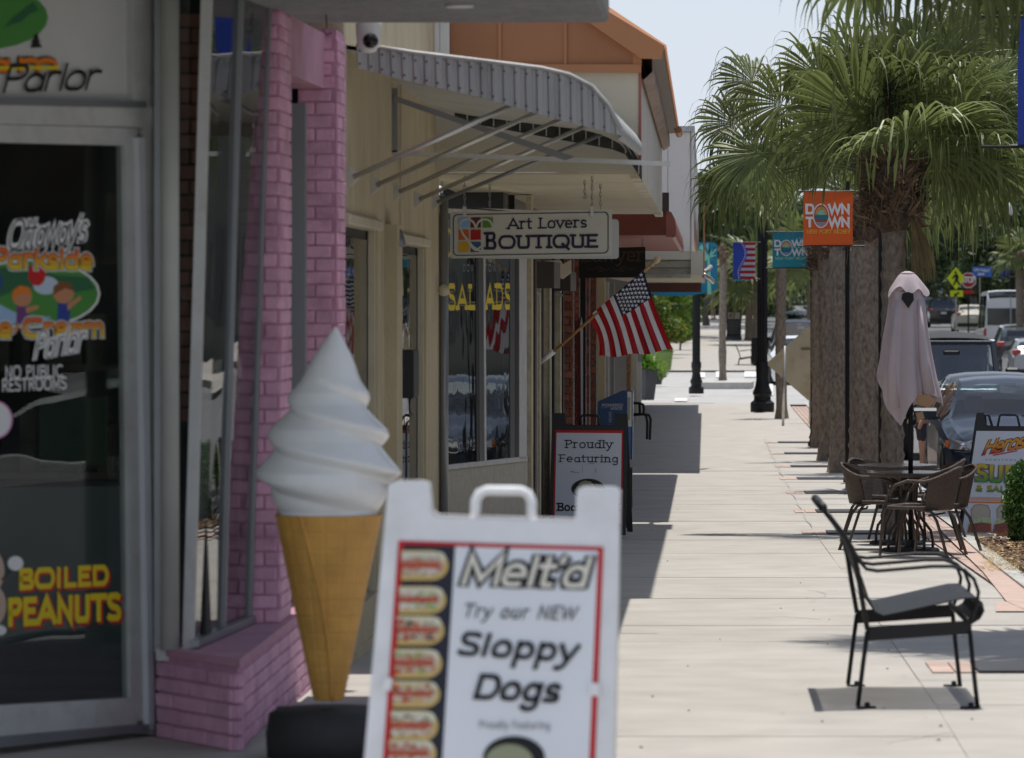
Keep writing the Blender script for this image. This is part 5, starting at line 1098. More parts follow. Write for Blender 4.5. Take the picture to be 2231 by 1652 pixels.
# ------------------------------------------------------------------ umbrella, tables, chairs
um = empty('umbrella', (P(1984, 0, 35.6).x, 35.6, g(35.6)), 'closed pinkish grey market umbrella standing through the bistro table', 'umbrella')
dU = 35.6; M_umb = mat('umbrella_canvas', (.56, .47, .49), .85, var=.05, sc_=6, bump=.25, bsc=160, trans=.12); M_umu = mat('canvas_underside', (.42, .27, .16), .85)
ux = P(1984, 0, dU).x
part('pole', MB().tube([(ux, dU, g(dU)), (ux, dU, P(0, 605, dU).z)], .020, 12), M_blackm, um, smooth=True)
Lf = [(640, 1938, 2010), (660, 1939, 2014), (700, 1936, 2016), (740, 1932, 2020), (780, 1930, 2024), (820, 1927, 2029), (860, 1925, 2036), (900, 1926, 2038), (940, 1926, 2038)]
def wid(v):
    for (a, la, ra), (b, lb, rb) in zip(Lf, Lf[1:]):
        if a <= v <= b: t = (v-a)/(b-a); return la+(lb-la)*t, ra+(rb-ra)*t
    return Lf[-1][1:] if v > 940 else Lf[0][1:]
NA = 120; NV = 46; rows = []
def hem(a):   # picture row of the hem for angle a (0 = right, pi*1.5 = camera)
    c = math.cos(a)
    base = 880+10*math.cos(a*3+1)
    base += 45*math.exp(-((c+.35)/.28)**2)*(1 if math.sin(a) < 0 else .3) - 18*math.exp(-((c+.95)/.2)**2)*0 - 22*(c > .1 and math.sin(a) < 0)*min(1, (c-.1)/.35) + (-55)*math.exp(-((c+1)/.12)**2)
    return base
for i in range(NV+1):
    t = i/NV; row = []
    for j in range(NA):
        a = 2*math.pi*j/NA; v = 636+t*(hem(a)-636); l, r_ = wid(v); cx_ = (l+r_)/2; hw_ = (r_-l)/2
        fold = .34*abs(math.sin(3.5*a+.4+t*.5))-.20+.14*abs(math.sin(2.0*a+1.9))+.05*math.cos(9*a)
        rad = hw_*(1+fold*(.25+.95*t))
        row.append(Vector((P(cx_, 0, dU).x+math.cos(a)*rad*dU/F, dU+math.sin(a)*rad*dU/F*.85, P(0, v, dU).z)))
    rows.append(row)
part('canopy', MB().grid(rows, loop=True), M_umb, um, smooth=True)
# hanging swag with the turned lining
part('lining', MB().grid([[P(1996, 856, dU-.17), P(2016, 861, dU-.17), P(2040, 869, dU-.16)], [P(1993, 869, dU-.16), P(2019, 873, dU-.16), P(2039, 876, dU-.15)], [P(1999, 882, dU-.15), P(2015, 886, dU-.15), P(2030, 884, dU-.15)]]), M_umu, um, smooth=True)
for path, r_a, r_b in ((((1957, 652), (1951, 720), (1944, 800), (1950, 890)), .02, .055), (((1983, 668), (1988, 730), (1990, 800), (1979, 872)), .016, .05), (((2002, 655), (2007, 720), (2013, 790), (2024, 858)), .018, .055), (((1969, 672), (1968, 760), (1964, 850), (1962, 912)), .014, .045)):
    n_p = len(path); part('drape_fold', MB().tube([P(a, b, dU-.085-.012*k) for k, (a, b) in enumerate(path)], [r_a+(r_b-r_a)*k/(n_p-1) for k in range(n_p)], 12), M_umb, um, smooth=True)
part('tie_strap', MB().prism([P(1995, 900, dU-.13), P(2010, 897, dU-.13), P(2015, 912, dU-.13), P(2000, 916, dU-.13)], (0, .05, 0)), M_umu, um)
rows = []
for i in range(9):
    t = i/8; row = []
    for j in range(96):
        a = 2*math.pi*j/96; v = 597+t*38+9*math.cos(5*a+1.3)*t*t+5*math.cos(3*a+2)*t; hw_ = 16+26*t**.8
        row.append(Vector((P(1977, 0, dU).x+math.cos(a)*hw_*(1+.12*math.cos(5*a+.8)*t+.05*math.cos(8*a)*t)*dU/F, dU+math.sin(a)*hw_*.9*dU/F, P(0, v, dU).z)))
    rows.append(row)
part('vent_cap', MB().grid(rows, loop=True), M_umb, um, smooth=True)
part('cap_top', MB().lathe([(.02, .022), (.055, .008), (.058, 0)], P(1977, 597, dU), 24), M_umb, um, smooth=True)
part('vent_shade', MB().prism([P(1964, 652, dU-.15), P(1966, 640, dU-.15), P(1978, 636, dU-.15), P(1990, 640, dU-.15), P(1991, 654, dU-.15), P(1979, 672, dU-.15)], (0, .01, 0)), mat('deep_shadow_cloth', (.02, .02, .02), .9), um)  # dark sheet standing in for the shade beneath the vent cap

M_wick = mat('brown_wicker', (.070, .046, .034), .45, var=.3, sc_=40, bump=1.0, bsc=140, spec=.5); M_tub = mat('bronze_tube', (.06, .045, .038), .35, metal=.4, var=.1)
M_umb
def table(x, y, zt, lab, r):
    gz_ = g(y); t = empty('bistro_table', (x, y, gz_), lab, 'table', 'round wicker bistro tables')
    part('tabletop', MB().lathe([(.02, zt-.012), (r-.01, zt-.012), (r-.004, zt-.03), (r-.004, zt+.002), (r-.012, zt+.006), (.01, zt+.006)], (x, y, 0), 36), mat('smoked_top', (.02, .02, .02), .2), t)
    part('wicker_rim', MB().lathe([(r, zt-.028), (r+.006, zt-.012), (r, zt+.004)], (x, y, 0), 36, cap=False), M_wick, t, smooth=True)
    for k in range(4):
        a = k*math.pi/2+.5; part('leg', MB().tube([(x+math.cos(a)*q, y+math.sin(a)*q, gz_+h_) for q, h_ in ((.10, zt-gz_-.02), (.06, .55), (.05, .38), (.10, .27), (.19, .17), (.21, .08), (.21, 0))], .012, 8), M_tub, t, smooth=True)
    part('base', MB().lathe([(.235, gz_), (.235, gz_+.02), (.22, gz_+.035), (.05, gz_+.045), (.05, gz_+.10)], (x, y, 0), 8), M_blackp, t)
    part('hub', MB().tube([(x, y, gz_+.04), (x, y, zt)], .020, 10), M_blackm, t)
    return t
tzA = P(0, 1030, 35.6).z; tzB = P(0, 1014, 37.2).z
table(ux-.0, 35.6, tzA, 'round wicker rimmed bistro table with the umbrella pole through it', .33)
table(P(1955, 0, 37.2).x, 37.2, tzB, 'round wicker rimmed bistro table behind, one row farther from the bench', .34)
def chair(x, y, rot, lab):
    """tub chair; local front is -Y, then turned by rot"""
    gz_ = g(y); c = empty('wicker_chair', (x, y, gz_), lab, 'chair', 'brown wicker chairs round the bistro tables', rz=rot)
    W_, sh_ = .25, .40; Z = Vector((0, 0, 1))
    def lp(nm, mb, m, sm=True): return part(nm, mb, m, c, smooth=sm, local=True)
    seat = []
    for i in range(9):
        yy = -.22+.42*i/8; seat.append([(xx*(1-.10*max(0, i-5)/3), yy, sh_-.018*math.cos(xx/.23*1.4)-.02*(i/8)) for xx in [-.23+.46*j/10 for j in range(11)]])
    lp('seat', MB().grid(seat), M_wick)
    lp('seat_rim', MB().tube([(-.24, .1, sh_), (-.245, -.1, sh_), (-.22, -.21, sh_), (-.1, -.245, sh_-.005), (.1, -.245, sh_-.005), (.22, -.21, sh_), (.245, -.1, sh_), (.24, .1, sh_)], .016, 8), M_wick)
    bk = []
    for i in range(10):
        t = i/9; zz_ = sh_-.02+.33*t; row = []
        for j in range(17):
            a = R(-78+156*j/16); rx_ = .215+.035*t; ry_ = .20+.02*t; row.append((math.sin(a)*rx_, .04+math.cos(a)*ry_+.05*t, zz_+.0*j-.05*t*(abs(j-8)/8)**2))
        bk.append(row)
    lp('backrest', MB().grid(bk), M_wick); lp('backrest_lining', MB().grid([[(p[0]*.97, p[1]-.008, p[2]) for p in r] for r in bk]), M_wick)
    top = [(-.24, -.22, .02), (-.25, -.215, .36), (-.262, -.19, .52), (-.27, -.12, .585)]
    arc = [(math.sin(R(q))*.262, .09+math.cos(R(q))*.215, .60+.105*math.cos(R(q*.9))**2) for q in range(-90, 91, 15)]
    lp('arm_rail', MB().tube([(-.275, -.19, .50), (-.28, -.13, .575), (-.275, -.03, .61)]+arc+[(.275, -.03, .61), (.28, -.13, .575), (.275, -.19, .50)], .0145, 8), M_wick)
    for s_ in (-1, 1):
        lp('leg', MB().tube([(s_*.275, -.19, .50), (s_*.262, -.235, .36), (s_*.25, -.255, .18), (s_*.245, -.27, 0)], .0125, 8), M_tub)
        lp('leg', MB().tube([(s_*.20, .03, sh_-.01), (s_*.22, .14, sh_-.03), (s_*.235, .19, sh_-.10), (s_*.255, .29, 0)], .0125, 8), M_tub)
    lp('cross_bar', MB().tube([(-.21, .12, sh_-.06), (0, .10, sh_-.065), (.21, .12, sh_-.06)], .009, 6), M_tub)
    return c
chair(P(2010, 0, 34.4).x, 34.45, R(-110), 'wicker armchair nearest the bench, its back to the street')
chair(P(2046, 0, 35.0).x, 35.2, R(-75), 'wicker armchair closest to the sub shop board, right of the umbrella pole')
chair(P(1915, 0, 36.0).x, 36.1, R(80), 'wicker armchair on the sidewalk side, nearest the brick strip')
chair(P(1930, 0, 37.6).x, 37.9, R(60), 'wicker armchair at the rear table on its sidewalk side')
chair(P(2030, 0, 37.6).x, 38.0, R(-100), 'wicker armchair at the rear table on its street side')

# ------------------------------------------------------------------ round leafed shrub
def leafcloud(mb, c, rad, n, s, mats_n=2, seed=1, flatk=1.0, shell=.5):
    rnd = random.Random(seed)
    for i in range(n):
        while True:
            p = Vector((rnd.uniform(-1, 1), rnd.uniform(-1, 1), rnd.uniform(-1, 1)))
            if p.length <= 1 and p.length > shell*rnd.random(): break
        q = Vector((c[0]+p.x*rad[0], c[1]+p.y*rad[1], c[2]+p.z*rad[2])); l = s*rnd.uniform(.6, 1.3)
        a = Vector((rnd.gauss(0, 1), rnd.gauss(0, 1), rnd.gauss(0, .6)+.2)).normalized(); b = a.orthogonal().normalized(); b = (Matrix.Rotation(rnd.random()*6.28, 3, a) @ b); t = a.cross(b)
        mb.add([q-b*l, q+t*l*.42+a*l*.12, q+b*l, q-t*l*.42+a*l*.12], [(0, 1, 2), (0, 2, 3)], 0 if rnd.random() < .6 else (1 if rnd.random() < .7 else mats_n-1))
    return mb
M_lf1 = mat('shrub_leaf', (.045, .115, .022), .45, var=.3, sc_=8, trans=.3, spec=.5); M_lf2 = mat('shrub_leaf_pale', (.13, .24, .045), .4, var=.3, sc_=8, trans=.3, spec=.5)
shr = empty('round_shrub', G(2260, 1240), 'dense green clipped shrub in the mulch bed at the right edge', 'shrub')
mb = MB(); cS = P(2262, 1100, 36.2)
for k, (dx, dz, r) in enumerate(((0, 0, .31), (-.05, .17, .22), (.10, .2, .26), (.02, -.22, .27), (-.10, -.02, .18), (.2, 0, .3), (-.03, -.33, .19))): leafcloud(mb, (cS.x+dx, 36.2, cS.z+dz), (r, r, r), 2600, .026, 2, k, shell=.85)
part('foliage', mb, [M_lf1, M_lf2], shr, kind='stuff')
part('stem', MB().tube([(cS.x, 36.2, g(36.2)), (cS.x+.02, 36.2, cS.z)], .03, 8), mat('bark_brown', (.10, .07, .05), .9), shr)
part('shadow_core', MB().lathe([(.02, cS.z-.32), (.19, cS.z-.18), (.22, cS.z+.05), (.15, cS.z+.25), (.02, cS.z+.32)], (cS.x+.03, 36.2, 0), 12), mat('shrub_inner_shade', (.02, .03, .012), .95), shr)  # dark solid among the leaves, painting the shrub's inner shade
tf = MB(); 
for k in range(500):
    p = G(random.uniform(2140, 2230), random.uniform(1200, 1262)); a = random.random()*6.28; l = .05+.06*random.random()
    tf.add([p+Vector((0, 0, .05)), p+Vector((.006, 0, .05)), p+Vector((math.cos(a)*l, math.sin(a)*l, .06+.03*random.random()))], [(0, 1, 2)])
part('dry_grass', tf, mat('straw', (.45, .33, .13), .9, var=.3), kind='stuff')

# ------------------------------------------------------------------ palms
M_fl = mat('frond_green', (.165, .20, .065), .42, var=.25, sc_=2.2, spec=.5, trans=.38, rnd=.25); M_fy = mat('frond_straw', (.30, .22, .10), .7, var=.3, sc_=5, trans=.3)
M_fp = mat('petiole', (.12, .16, .04), .4, var=.2, sc_=8); M_trk = mat('palm_bark', (.25, .20, .155), .95, var=.30, sc_=30, bump=1.0, bsc=70, stain=(.075, .055, .042), stsc=20, stamt=.9, stretch=(1, 1, .45))
M_boot = mat('palm_boot', (.125, .085, .058), .9, var=.45, sc_=14, bump=.8, bsc=50)
DN = Vector((0, 0, -1))
def frond(rnd, hub, d, L, nseg=34, spread=112, droop=1.0, steps=9, fib=0.0, wmul=1.0, roll=None):
    """fan leaf blade: hub, outward direction, segment length"""
    mb = MB(); d = d.normalized(); sdv = d.cross(Vector((0, 0, 1)))
    if sdv.length < .15: sdv = Vector((1, 0, 0))
    sdv.normalize(); sdv = (Matrix.Rotation(roll if roll is not None else rnd.uniform(-.5, .5), 3, d) @ sdv); nrm = sdv.cross(d).normalized()
    if nrm.z < 0: nrm = -nrm
    cup = rnd.uniform(.05, .35)
    for i in range(nseg):
        al = R(-spread+2*spread*i/(nseg-1)); ll = L*(.72+.28*math.cos(al*.7))*rnd.uniform(.9, 1.06)
        dir0 = (d*math.cos(al)+sdv*math.sin(al)+nrm*cup*(1-abs(al)/2.2)+Vector((rnd.gauss(0, .03), rnd.gauss(0, .03), rnd.gauss(0, .03)))).normalized()
        perp = (sdv*math.cos(al)-d*math.sin(al)); da = R(2*spread/(nseg-1)); p = hub.copy(); dr = dir0.copy(); rowz = []
        brk = rnd.uniform(.50, .72); st_ = ll*1.28/steps; wtw = 0
        for k in range(steps+1):
            t = k/steps
            if t < .52: wd = t*ll*1.28*math.tan(da/2)*1.02
            else: wd = .52*ll*1.28*math.tan(da/2)*(1-(t-.52)/.48)**1.5*.95+.0011
            wd = wd*wmul
            rowz.append((p-perp*wd, p+nrm*wd*.55, p+perp*wd))
            g_ = droop*(.05+(.0 if t < brk-.1 else 1.5*(t-brk+.1)*rnd.uniform(.8, 1.2)*3.6))
            dr = (dr+DN*g_*.55).normalized(); p = p+dr*st_*(1.0 if t < .6 else 1.35)
        mb.grid(rowz)
        if fib and rnd.random() < fib:
            q = hub+dir0*ll*.7; c_ = rnd.uniform(-.3, .3); mb.grid([[q+DN*(s_*ll*.75)+perp*math.sin(s_*5+c_*9)*.03*ll, q+DN*(s_*ll*.5)+perp*(math.sin(s_*5+c_*9)*.03*ll+.0026)] for s_ in (0, .25, .5, .75, 1)])
    return mb
def palm(lab, x, y, r0, r1, zc, crown, nf, seed, seg=34, skirt=True, cat='palm tree', lean=0.0, low=-38, steps=9, dead=0, group='street palms along the sidewalk', boot_h=.6, els=None, trunk_to=None, dpt=1.0, clear=False, azs=None, fans=None, bf=1.15):
    rnd = random.Random(seed); gz_ = g(y); root = empty('palm_tree', (x, y, gz_), lab, cat, group)
    hgt = zc-gz_; pts = []; rs = []
    for i in range(15):
        t = i/14; pts.append((x+lean*t*t+.03*math.sin(t*5+seed)*min(1, hgt/4)*.5, y, gz_-.02+hgt*t)); rs.append(r0+(r1-r0)*t+(.05*r0/.18 if i == 0 else 0)+rnd.uniform(-.004, .004))
    # ringed trunk: many shallow leaf scars
    mb = MB(); nr_ = max(20, int(hgt/.045)) if r0 > .08 and y < 80 else 16; rows = []; nn_ = 20 if y < 80 else 12
    for i in range(nr_+1):
        t = i/nr_; f_ = t*14; k = min(13, int(f_)); q = f_-k; px = pts[k][0]*(1-q)+pts[k+1][0]*q; rr_ = rs[k]*(1-q)+rs[k+1][0 if False else 0]*q if False else rs[k]*(1-q)+rs[k+1]*q
        rr_ += (.009 if i % 4 == 0 else -.003)+rnd.uniform(-.004, .004); rows.append([(px+rr_*math.cos(a)*(1+.03*math.sin(a*5+i*.07)), y+rr_*math.sin(a), gz_-.02+hgt*t) for a in [2*math.pi*j/nn_ for j in range(nn_)]])
    part('trunk', mb.grid(rows, loop=True), M_trk, root, smooth=True)
    top = Vector((x+lean, y, zc))
    if skirt:
        bt = MB()
        nb_ = int(170*boot_h/.6*(2.6 if bf > 1.5 else 1.3)) if y < 80 else 40
        for i in range(nb_):
            a = rnd.random()*6.28; h_ = rnd.random()**.8*boot_h; r_ = r1*bf*(1.0+.25*h_/boot_h); o = top+Vector((math.cos(a)*r_, math.sin(a)*r_, -boot_h*.75+h_)); out_ = Vector((math.cos(a), math.sin(a), 0)); tt = Vector((-math.sin(a), math.cos(a), 0)); l = rnd.uniform(.07, .22)*crown/1.5; w_ = rnd.uniform(.012, .036)
            up_ = Vector((0, 0, rnd.uniform(-.2, 1.0))); tip = o+(out_*rnd.uniform(.3, 1.0)+up_+tt*rnd.uniform(-.6, .6))*l
            bt.add([o-tt*w_, o+tt*w_, o+out_*.02+Vector((0, 0, .03)), tip, o+(tip-o)*.5+tt*w_*.6+out_*.012], [(0, 1, 4), (0, 4, 3), (0, 3, 2), (1, 2, 3), (1, 3, 4)], 0 if rnd.random() < .75 else 1)
        bt.lathe([(r1*.9, top.z-boot_h*.8), (r1*(.95*bf), top.z-boot_h*.5), (r1*.98*bf, top.z-boot_h*.1), (r1*.8, top.z+boot_h*.2), (r1*.3, top.z+boot_h*.35)], (top.x, top.y, 0), 14)
        for i in range((140 if bf > 1.5 else 60) if y < 80 else 10):
            a = rnd.random()*6.28; r_ = r1*1.3*bf; o = top+Vector((math.cos(a)*r_, math.sin(a)*r_, -boot_h*.6+rnd.random()*boot_h)); e_ = o+Vector((rnd.uniform(-.1, .1), rnd.uniform(-.1, .1), -rnd.uniform(.05, .3)))
            bt.tube([o, (o+e_)/2+Vector((rnd.uniform(-.03, .03), 0, 0)), e_], .0025, 3, 1)
        part('boots', bt, [M_boot, mat('palm_fibre', (.26, .16, .09), .9, var=.4, sc_=9)], root)
    for i in range(nf):
        t = (i+.5)/nf; el = els[i] if els else (82-(82-low)*t**.85+rnd.uniform(-7, 7)); az = azs[i] if azs else R(137.5*i+seed*40+rnd.uniform(-8, 8))
        if azs: az = R(az)
        d0 = Vector((math.cos(az)*math.cos(R(el)), math.sin(az)*math.cos(R(el)), math.sin(R(el)))); pl_ = crown*rnd.uniform(.40, .56); L = crown*rnd.uniform(.46, .58)
        mid = top+d0*pl_*.55+DN*.02; e_ = top+d0*pl_+DN*.06*crown
        lat = abs(math.cos(az)); roll = (rnd.choice((-1, 1))*rnd.uniform(.5, 1.45)*lat) if y < 80 else None
        fm = frond(rnd, e_, (e_-mid).normalized()+DN*.25, L, seg, rnd.uniform(100, 128), dpt*rnd.uniform(.8, 1.2), steps, .35 if y < 60 else 0, roll=roll)
        if clear:
            nbad = 0; nbt = 0
            for vx_, vy_, vz_ in fm.v[::3]:
                pu = U0+vx_*F/vy_; pv = V0-(vz_-CZ)*F/vy_
                if (pu < 1868 and pv > 512) or (1742 < pu < 1862 and pv > 424) or (pu > 1985 and pv > 565 and y < 80) or (y > 75 and (pv > 585 or (1588 < pu < 1655 and pv > 520))): nbad += 1
                if y < 45 and 1845 < pu < 1990 and 330 < pv < 600 and vy_ < y+.3: nbt += 1
            if nbad > .03*len(fm.v)/3 or nbt > .06*len(fm.v)/3: continue
        fr = part('frond', fm, M_fl, root)
        part('stalk', MB().tube([top+d0*.02, mid, e_], [.014*crown/1.5, .010*crown/1.5, .007*crown/1.5], 5), M_fp, fr)
    for hu, hv, hd, ang, Lp in fans or ():
        e_ = P(hu, hv, y+hd); dv = Vector((math.cos(R(ang)), rnd.uniform(-.25, .1), math.sin(R(ang)))); mid = top.lerp(e_, .5)+Vector((0, 0, .10*(e_-top).length))
        fr = part('frond', frond(rnd, e_, dv, Lp*y/F, seg+4, 118, rnd.uniform(1.3, 1.9), steps+1, .9, roll=rnd.choice((-1, 1))*rnd.uniform(.85, 1.35)), M_fl, root)
        part('stalk', MB().tube([top+Vector((0, -.03, 0)), mid, e_], [.016*crown/1.6, .011*crown/1.6, .008*crown/1.6], 6), M_fp, fr, smooth=True)
    for i in range(dead):
        a = rnd.uniform(-.45, .0); o = top+Vector((math.cos(a)*r1*1.5, -.12, -.30)); part('dead_frond', frond(rnd, o, Vector((.16, -.12, -1)), crown*.30, 26, 16, 1.2, 8), M_fy, root)
    return root
Pz = lambda v, d: P(0, v, d).z
# main palm (slim trunk behind the umbrella)
palm('slim palm with the full green crown standing behind the closed umbrella', P(1946, 0, 40).x, 40.0, .10, .11, Pz(385, 40), 1.55, 34, 3, seg=38, dead=4, boot_h=.66, bf=1.9, low=-30, steps=10, clear=True, fans=[(1938, 226, -.35, 88, 150), (2088, 205, -.3, 15, 125), (2035, 340, -.4, 0, 112), (1785, 168, -.1, 150, 120), (1702, 228, .0, 178, 125), (1647, 335, -.1, 205, 135), (1860, 140, .2, 112, 120),
     (2000, 128, .2, 70, 130), (2075, 120, .1, 40, 120), (2150, 262, 0, -5, 115), (2125, 330, .2, -15, 95), (1600, 270, .3, 165, 110), (1590, 400, .2, 200, 105), (1690, 380, .3, 225, 95), (1820, 230, .3, 160, 120), (1640, 180, .35, 150, 110), (2180, 180, .3, 20, 110), (1900, 300, .3, 200, 100), (1770, 290, .2, 190, 110)])
# inflorescence
fr_ = empty('fruit_cluster', P(1935, 240, 39.6), 'dark hanging seed cluster in the middle of the main palm crown', 'palm fruit')
mb = MB(); rnd = random.Random(8)
for i in range(420):
    a = rnd.gauss(0, .055); b = rnd.gauss(0, .14); c_ = P(1932, 215, 39.5)+Vector((a, rnd.gauss(0, .05), b)); mb.lathe([(.002, -.011), (.010, 0), (.002, .011)], c_, 5)
part('seeds', mb, mat('seed_dark', (.015, .016, .010), .5), fr_, kind='stuff'); part('stem', MB().tube([P(1928, 330, 39.7), P(1932, 270, 39.5), P(1934, 190, 39.5)], .013, 6), mat('stem_brown', (.20, .09, .05), .7), fr_)
for lab, u, vb, vt, wpx, cr, nf, sd in (('thickest palm trunk, directly left of the umbrella', 1884, 1068, 455, 71, 1.75, 22, 5), ('palm trunk second in the row, left of the thickest one', 1832, 1030, 470, 52, 1.7, 16, 6), ('palm trunk third in the row, narrow strip between two others', 1804, 1004, 500, 46, 1.6, 12, 7), ('palm trunk fourth in the row, last before the yellow board', 1785, 975, 530, 38, 1.5, 10, 8)):
    d = D(vb); palm(lab, P(u, 0, d).x, d, wpx*.5*d/F*.97, wpx*.42*d/F, Pz(vt, d), cr, nf, sd, seg=32, low=-25, steps=9, boot_h=.62, clear=True)
# near palm whose fronds hang into the top of the view
palm('near palm mostly outside the view, fronds hanging into the top right corner', 2.25, 24.0, .17, .16, Pz(-640, 24.0), 1.7, 22, 12, seg=28, low=-35, boot_h=.5, dpt=1.1, fans=[(1880, -78, 0, 200, 160), (2010, -130, .2, 250, 170), (2120, -110, -.3, 285, 180), (2200, -90, .2, 250, 170), (1960, -175, -.2, 230, 170)])
palm('palm at the right edge behind the blue banner', P(2360, 0, 45).x, 45.0, .15, .14, Pz(250, 45), 1.9, 24, 14, seg=30, low=-30, boot_h=.5, clear=True)
# farther palms
for lab, u, vb, vt, wpx, cr, nf, sd, low in (('brown palm trunk beside the galvanised post', 1702, 912, 520, 24, 1.5, 26, 21, -15), ('thin palm standing alone on the kerb island', 1575, 838, 545, 16, 1.5, 26, 22, -20), ('palm beyond the crossing, left one of a close pair', 1632, 742, 610, 17, 2.2, 16, 23, -30), ('palm beyond the crossing, right one of a close pair', 1650, 752, 600, 20, 2.4, 16, 24, -30), ('far palm behind the white parked car', 1770, 790, 560, 26, 2.2, 14, 25, -30)):
    d = D(vb); palm(lab, P(u, 0, d).x, d, wpx*.52*d/F, wpx*.46*d/F, Pz(vt, d), cr, nf, sd, seg=18, low=low, steps=6, boot_h=.6, clear=(d < 128), group='palms beyond the lamp posts')
for k, (u, v, d, cr) in enumerate(((2222, 560, 150, 1.1),)):
    palm(('bright small palm in front of the dark oaks at the right edge', 'palm crown at the far right side above the traffic')[k], P(u, 0, d).x, d, .16, .14, Pz(v, d), cr, 18, 31+k, seg=18, low=-30, steps=6, group='palms across the road')
# ------------------------------------------------------------------ lamp posts and banners
def lamppost(lab, u, vb, rw, bw, vt=200, grp='black fluted lamp posts', d=None, lamp=True):
    d = d or D(vb); x = P(u, 0, d).x; gz_ = g(d); t = empty('lamp_post', (x, d, gz_), lab, 'lamp post', grp); r = rw*.5*d/F; b = bw*.5*d/F; k = b/.26
    part('base', MB().lathe([(b, gz_), (b, gz_+.20*k), (b*.92, gz_+.22*k), (b*.72, gz_+.26*k), (b*.70, gz_+.34*k), (b*.82, gz_+.40*k), (b*.80, gz_+.44*k), (b*.62, gz_+.55*k), (b*.52, gz_+.70*k), (r*1.25, gz_+.95*k), (r*1.15, gz_+1.1*k)], (x, d, 0), 20), M_blackm, t, smooth=False)
    zt = P(0, vt, d).z; sh_ = MB(); n = 24; rows = []
    for z in yr(gz_+1.05*k, zt, 8): rows.append([(x+r*(1 if j % 2 else .86)*math.cos(2*math.pi*j/n), d+r*(1 if j % 2 else .86)*math.sin(2*math.pi*j/n), z) for j in range(n)])
    part('shaft', sh_.grid(rows, loop=True), M_blackm, t)
    if lamp:
        part('collar', MB().lathe([(r*1.2, zt-.1), (r*1.8, zt), (r*1.2, zt+.06), (r*.8, zt+.2)], (x, d, 0), 16), M_blackm, t)
        part('globe', MB().lathe([(.06, zt+.2), (.19, zt+.35), (.20, zt+.55), (.12, zt+.75), (.02, zt+.85)], (x, d, 0), 16), mat('globe_white', (.7, .7, .66), .3), t, smooth=True)
    return x, d
lamppost('thick black fluted lamp post with banner, left of the yellow board', 1661, 898, 23, 52, vt=420, lamp=False)
lamppost('thinner black lamp post beyond, near the kerb island', 1517, 858, 18, 33, vt=560, lamp=False)
lamppost('black post between the two thickest palm trunks', 1846, 1052, 10, 18, vt=395, d=54.6, lamp=False)
lamppost('black post rising directly behind the slim palm', 1921, 1052, 15, 26, vt=400, d=46.0, lamp=False)
lamppost('black post hidden behind the palm row holding the teal banner', 1772, 960, 13, 24, vt=490, d=71, lamp=False)
lamppost('dark lamp post far off before the oak trees at the right', 2205, 700, 9, 16, vt=480, d=190)
def banner(lab, ua, ub, va, vb, d, m, side, fn=None, arms=True):
    t = empty('street_banner', P((ua+ub)/2, (va+vb)/2, d), lab, 'banner', 'banners on the lamp posts'); pl = ZP(d)
    rows = []
    for i in range(13):
        s_ = i/12; rows.append([pl(ua+(ub-ua)*s_, va+(vb-va)*j/8, .012*math.sin(s_*3+j*.3)) for j in range(9)])
    mb = MB().grid(rows); n = len(mb.v); part('cloth', mb, m, t, smooth=True)
    if arms:
        for v in (va, vb):
            a, b = (ua-9, ub+12) if side == 'r' else (ua-14, ub+26)
            part('arm', MB().tube([pl(a, v), pl(b, v)], .009 if d > 40 else .012, 6), M_blackm, t)
    if fn: fn(pl, t)
    return t
def downtown(ua, ub, va, vb, col2, bgm):
    W_ = ub-ua; H_ = vb-va; L = lambda a, b: (ua+W_*a, va+H_*b)
    def f(pl, t):
        tx_ = lambda s, a, b, h, m, tt=.24, **k: text(s, pl, L(*a), L(*b), h*H_, m, t, t=tt, off=.026, sp=.10, **k)
        tx_('D', (.05, .42), (.21, .42), .19, KW); tx_('WN', (.52, .42), (.93, .42), .19, KW); tx_('T', (.07, .66), (.19, .66), .19, KW); tx_('WN', (.52, .66), (.93, .66), .19, KW)
        tx_('NEW PORT RICHEY', (.07, .775), (.95, .775), .075, col2, .18)
        cx, cy = L(.36, .45); e1 = lambda rx, ry, m, o: part('emblem', MB().poly([pl(u, v, o) for u, v in ell(cx, cy, rx*W_, ry*H_)]), m, t)
        e1(.165, .225, KW, .028); e1(.145, .200, bgm, .030)
        part('emblem_sun', MB().poly([pl(u, v, .032) for u, v in [(cx+.12*W_*math.cos(R(a)), cy-.02*H_-.15*H_*math.sin(R(a))) for a in range(0, 181, 20)]]), flat('ink_sun', (.60, .30, .10)), t)
        part('emblem_building', MB().poly([pl(cx+a*W_, cy+b*H_, .034) for a, b in ((-.07, .0), (-.07, -.07), (-.02, -.07), (-.02, -.10), (.05, -.10), (.05, -.05), (.08, -.05), (.08, 0))]), flat('ink_mint2', (.25, .55, .40)), t)
        part('emblem_trees', MB().poly([pl(cx+a*W_, cy+b*H_, .036) for a, b in ((-.15, .03), (-.12, -.02), (0, -.015), (.12, -.02), (.15, .03), (.10, .06), (.05, .07), (.04, .11), (.02, .07), (-.03, .07), (-.05, .11), (-.06, .06))]), flat('ink_petrol', (.03, .18, .22)), t)
        for q in range(3): part('emblem_wave', MB().poly([pl(cx+a*W_, cy+b*H_, .034) for a, b in ((-.11+q*.02, .12+q*.024), (.11-q*.02, .12+q*.024), (.11-q*.02, .132+q*.024), (-.11+q*.02, .132+q*.024))]), KLB, t)
    return f
M_bor = mat('banner_orange', (.62, .10, .015), .6, var=.05, trans=.25); M_btl = mat('banner_teal', (.015, .20, .27), .6, var=.08, trans=.25); M_bbl = mat('banner_blue', (.02, .05, .32), .6, var=.15, trans=.25)
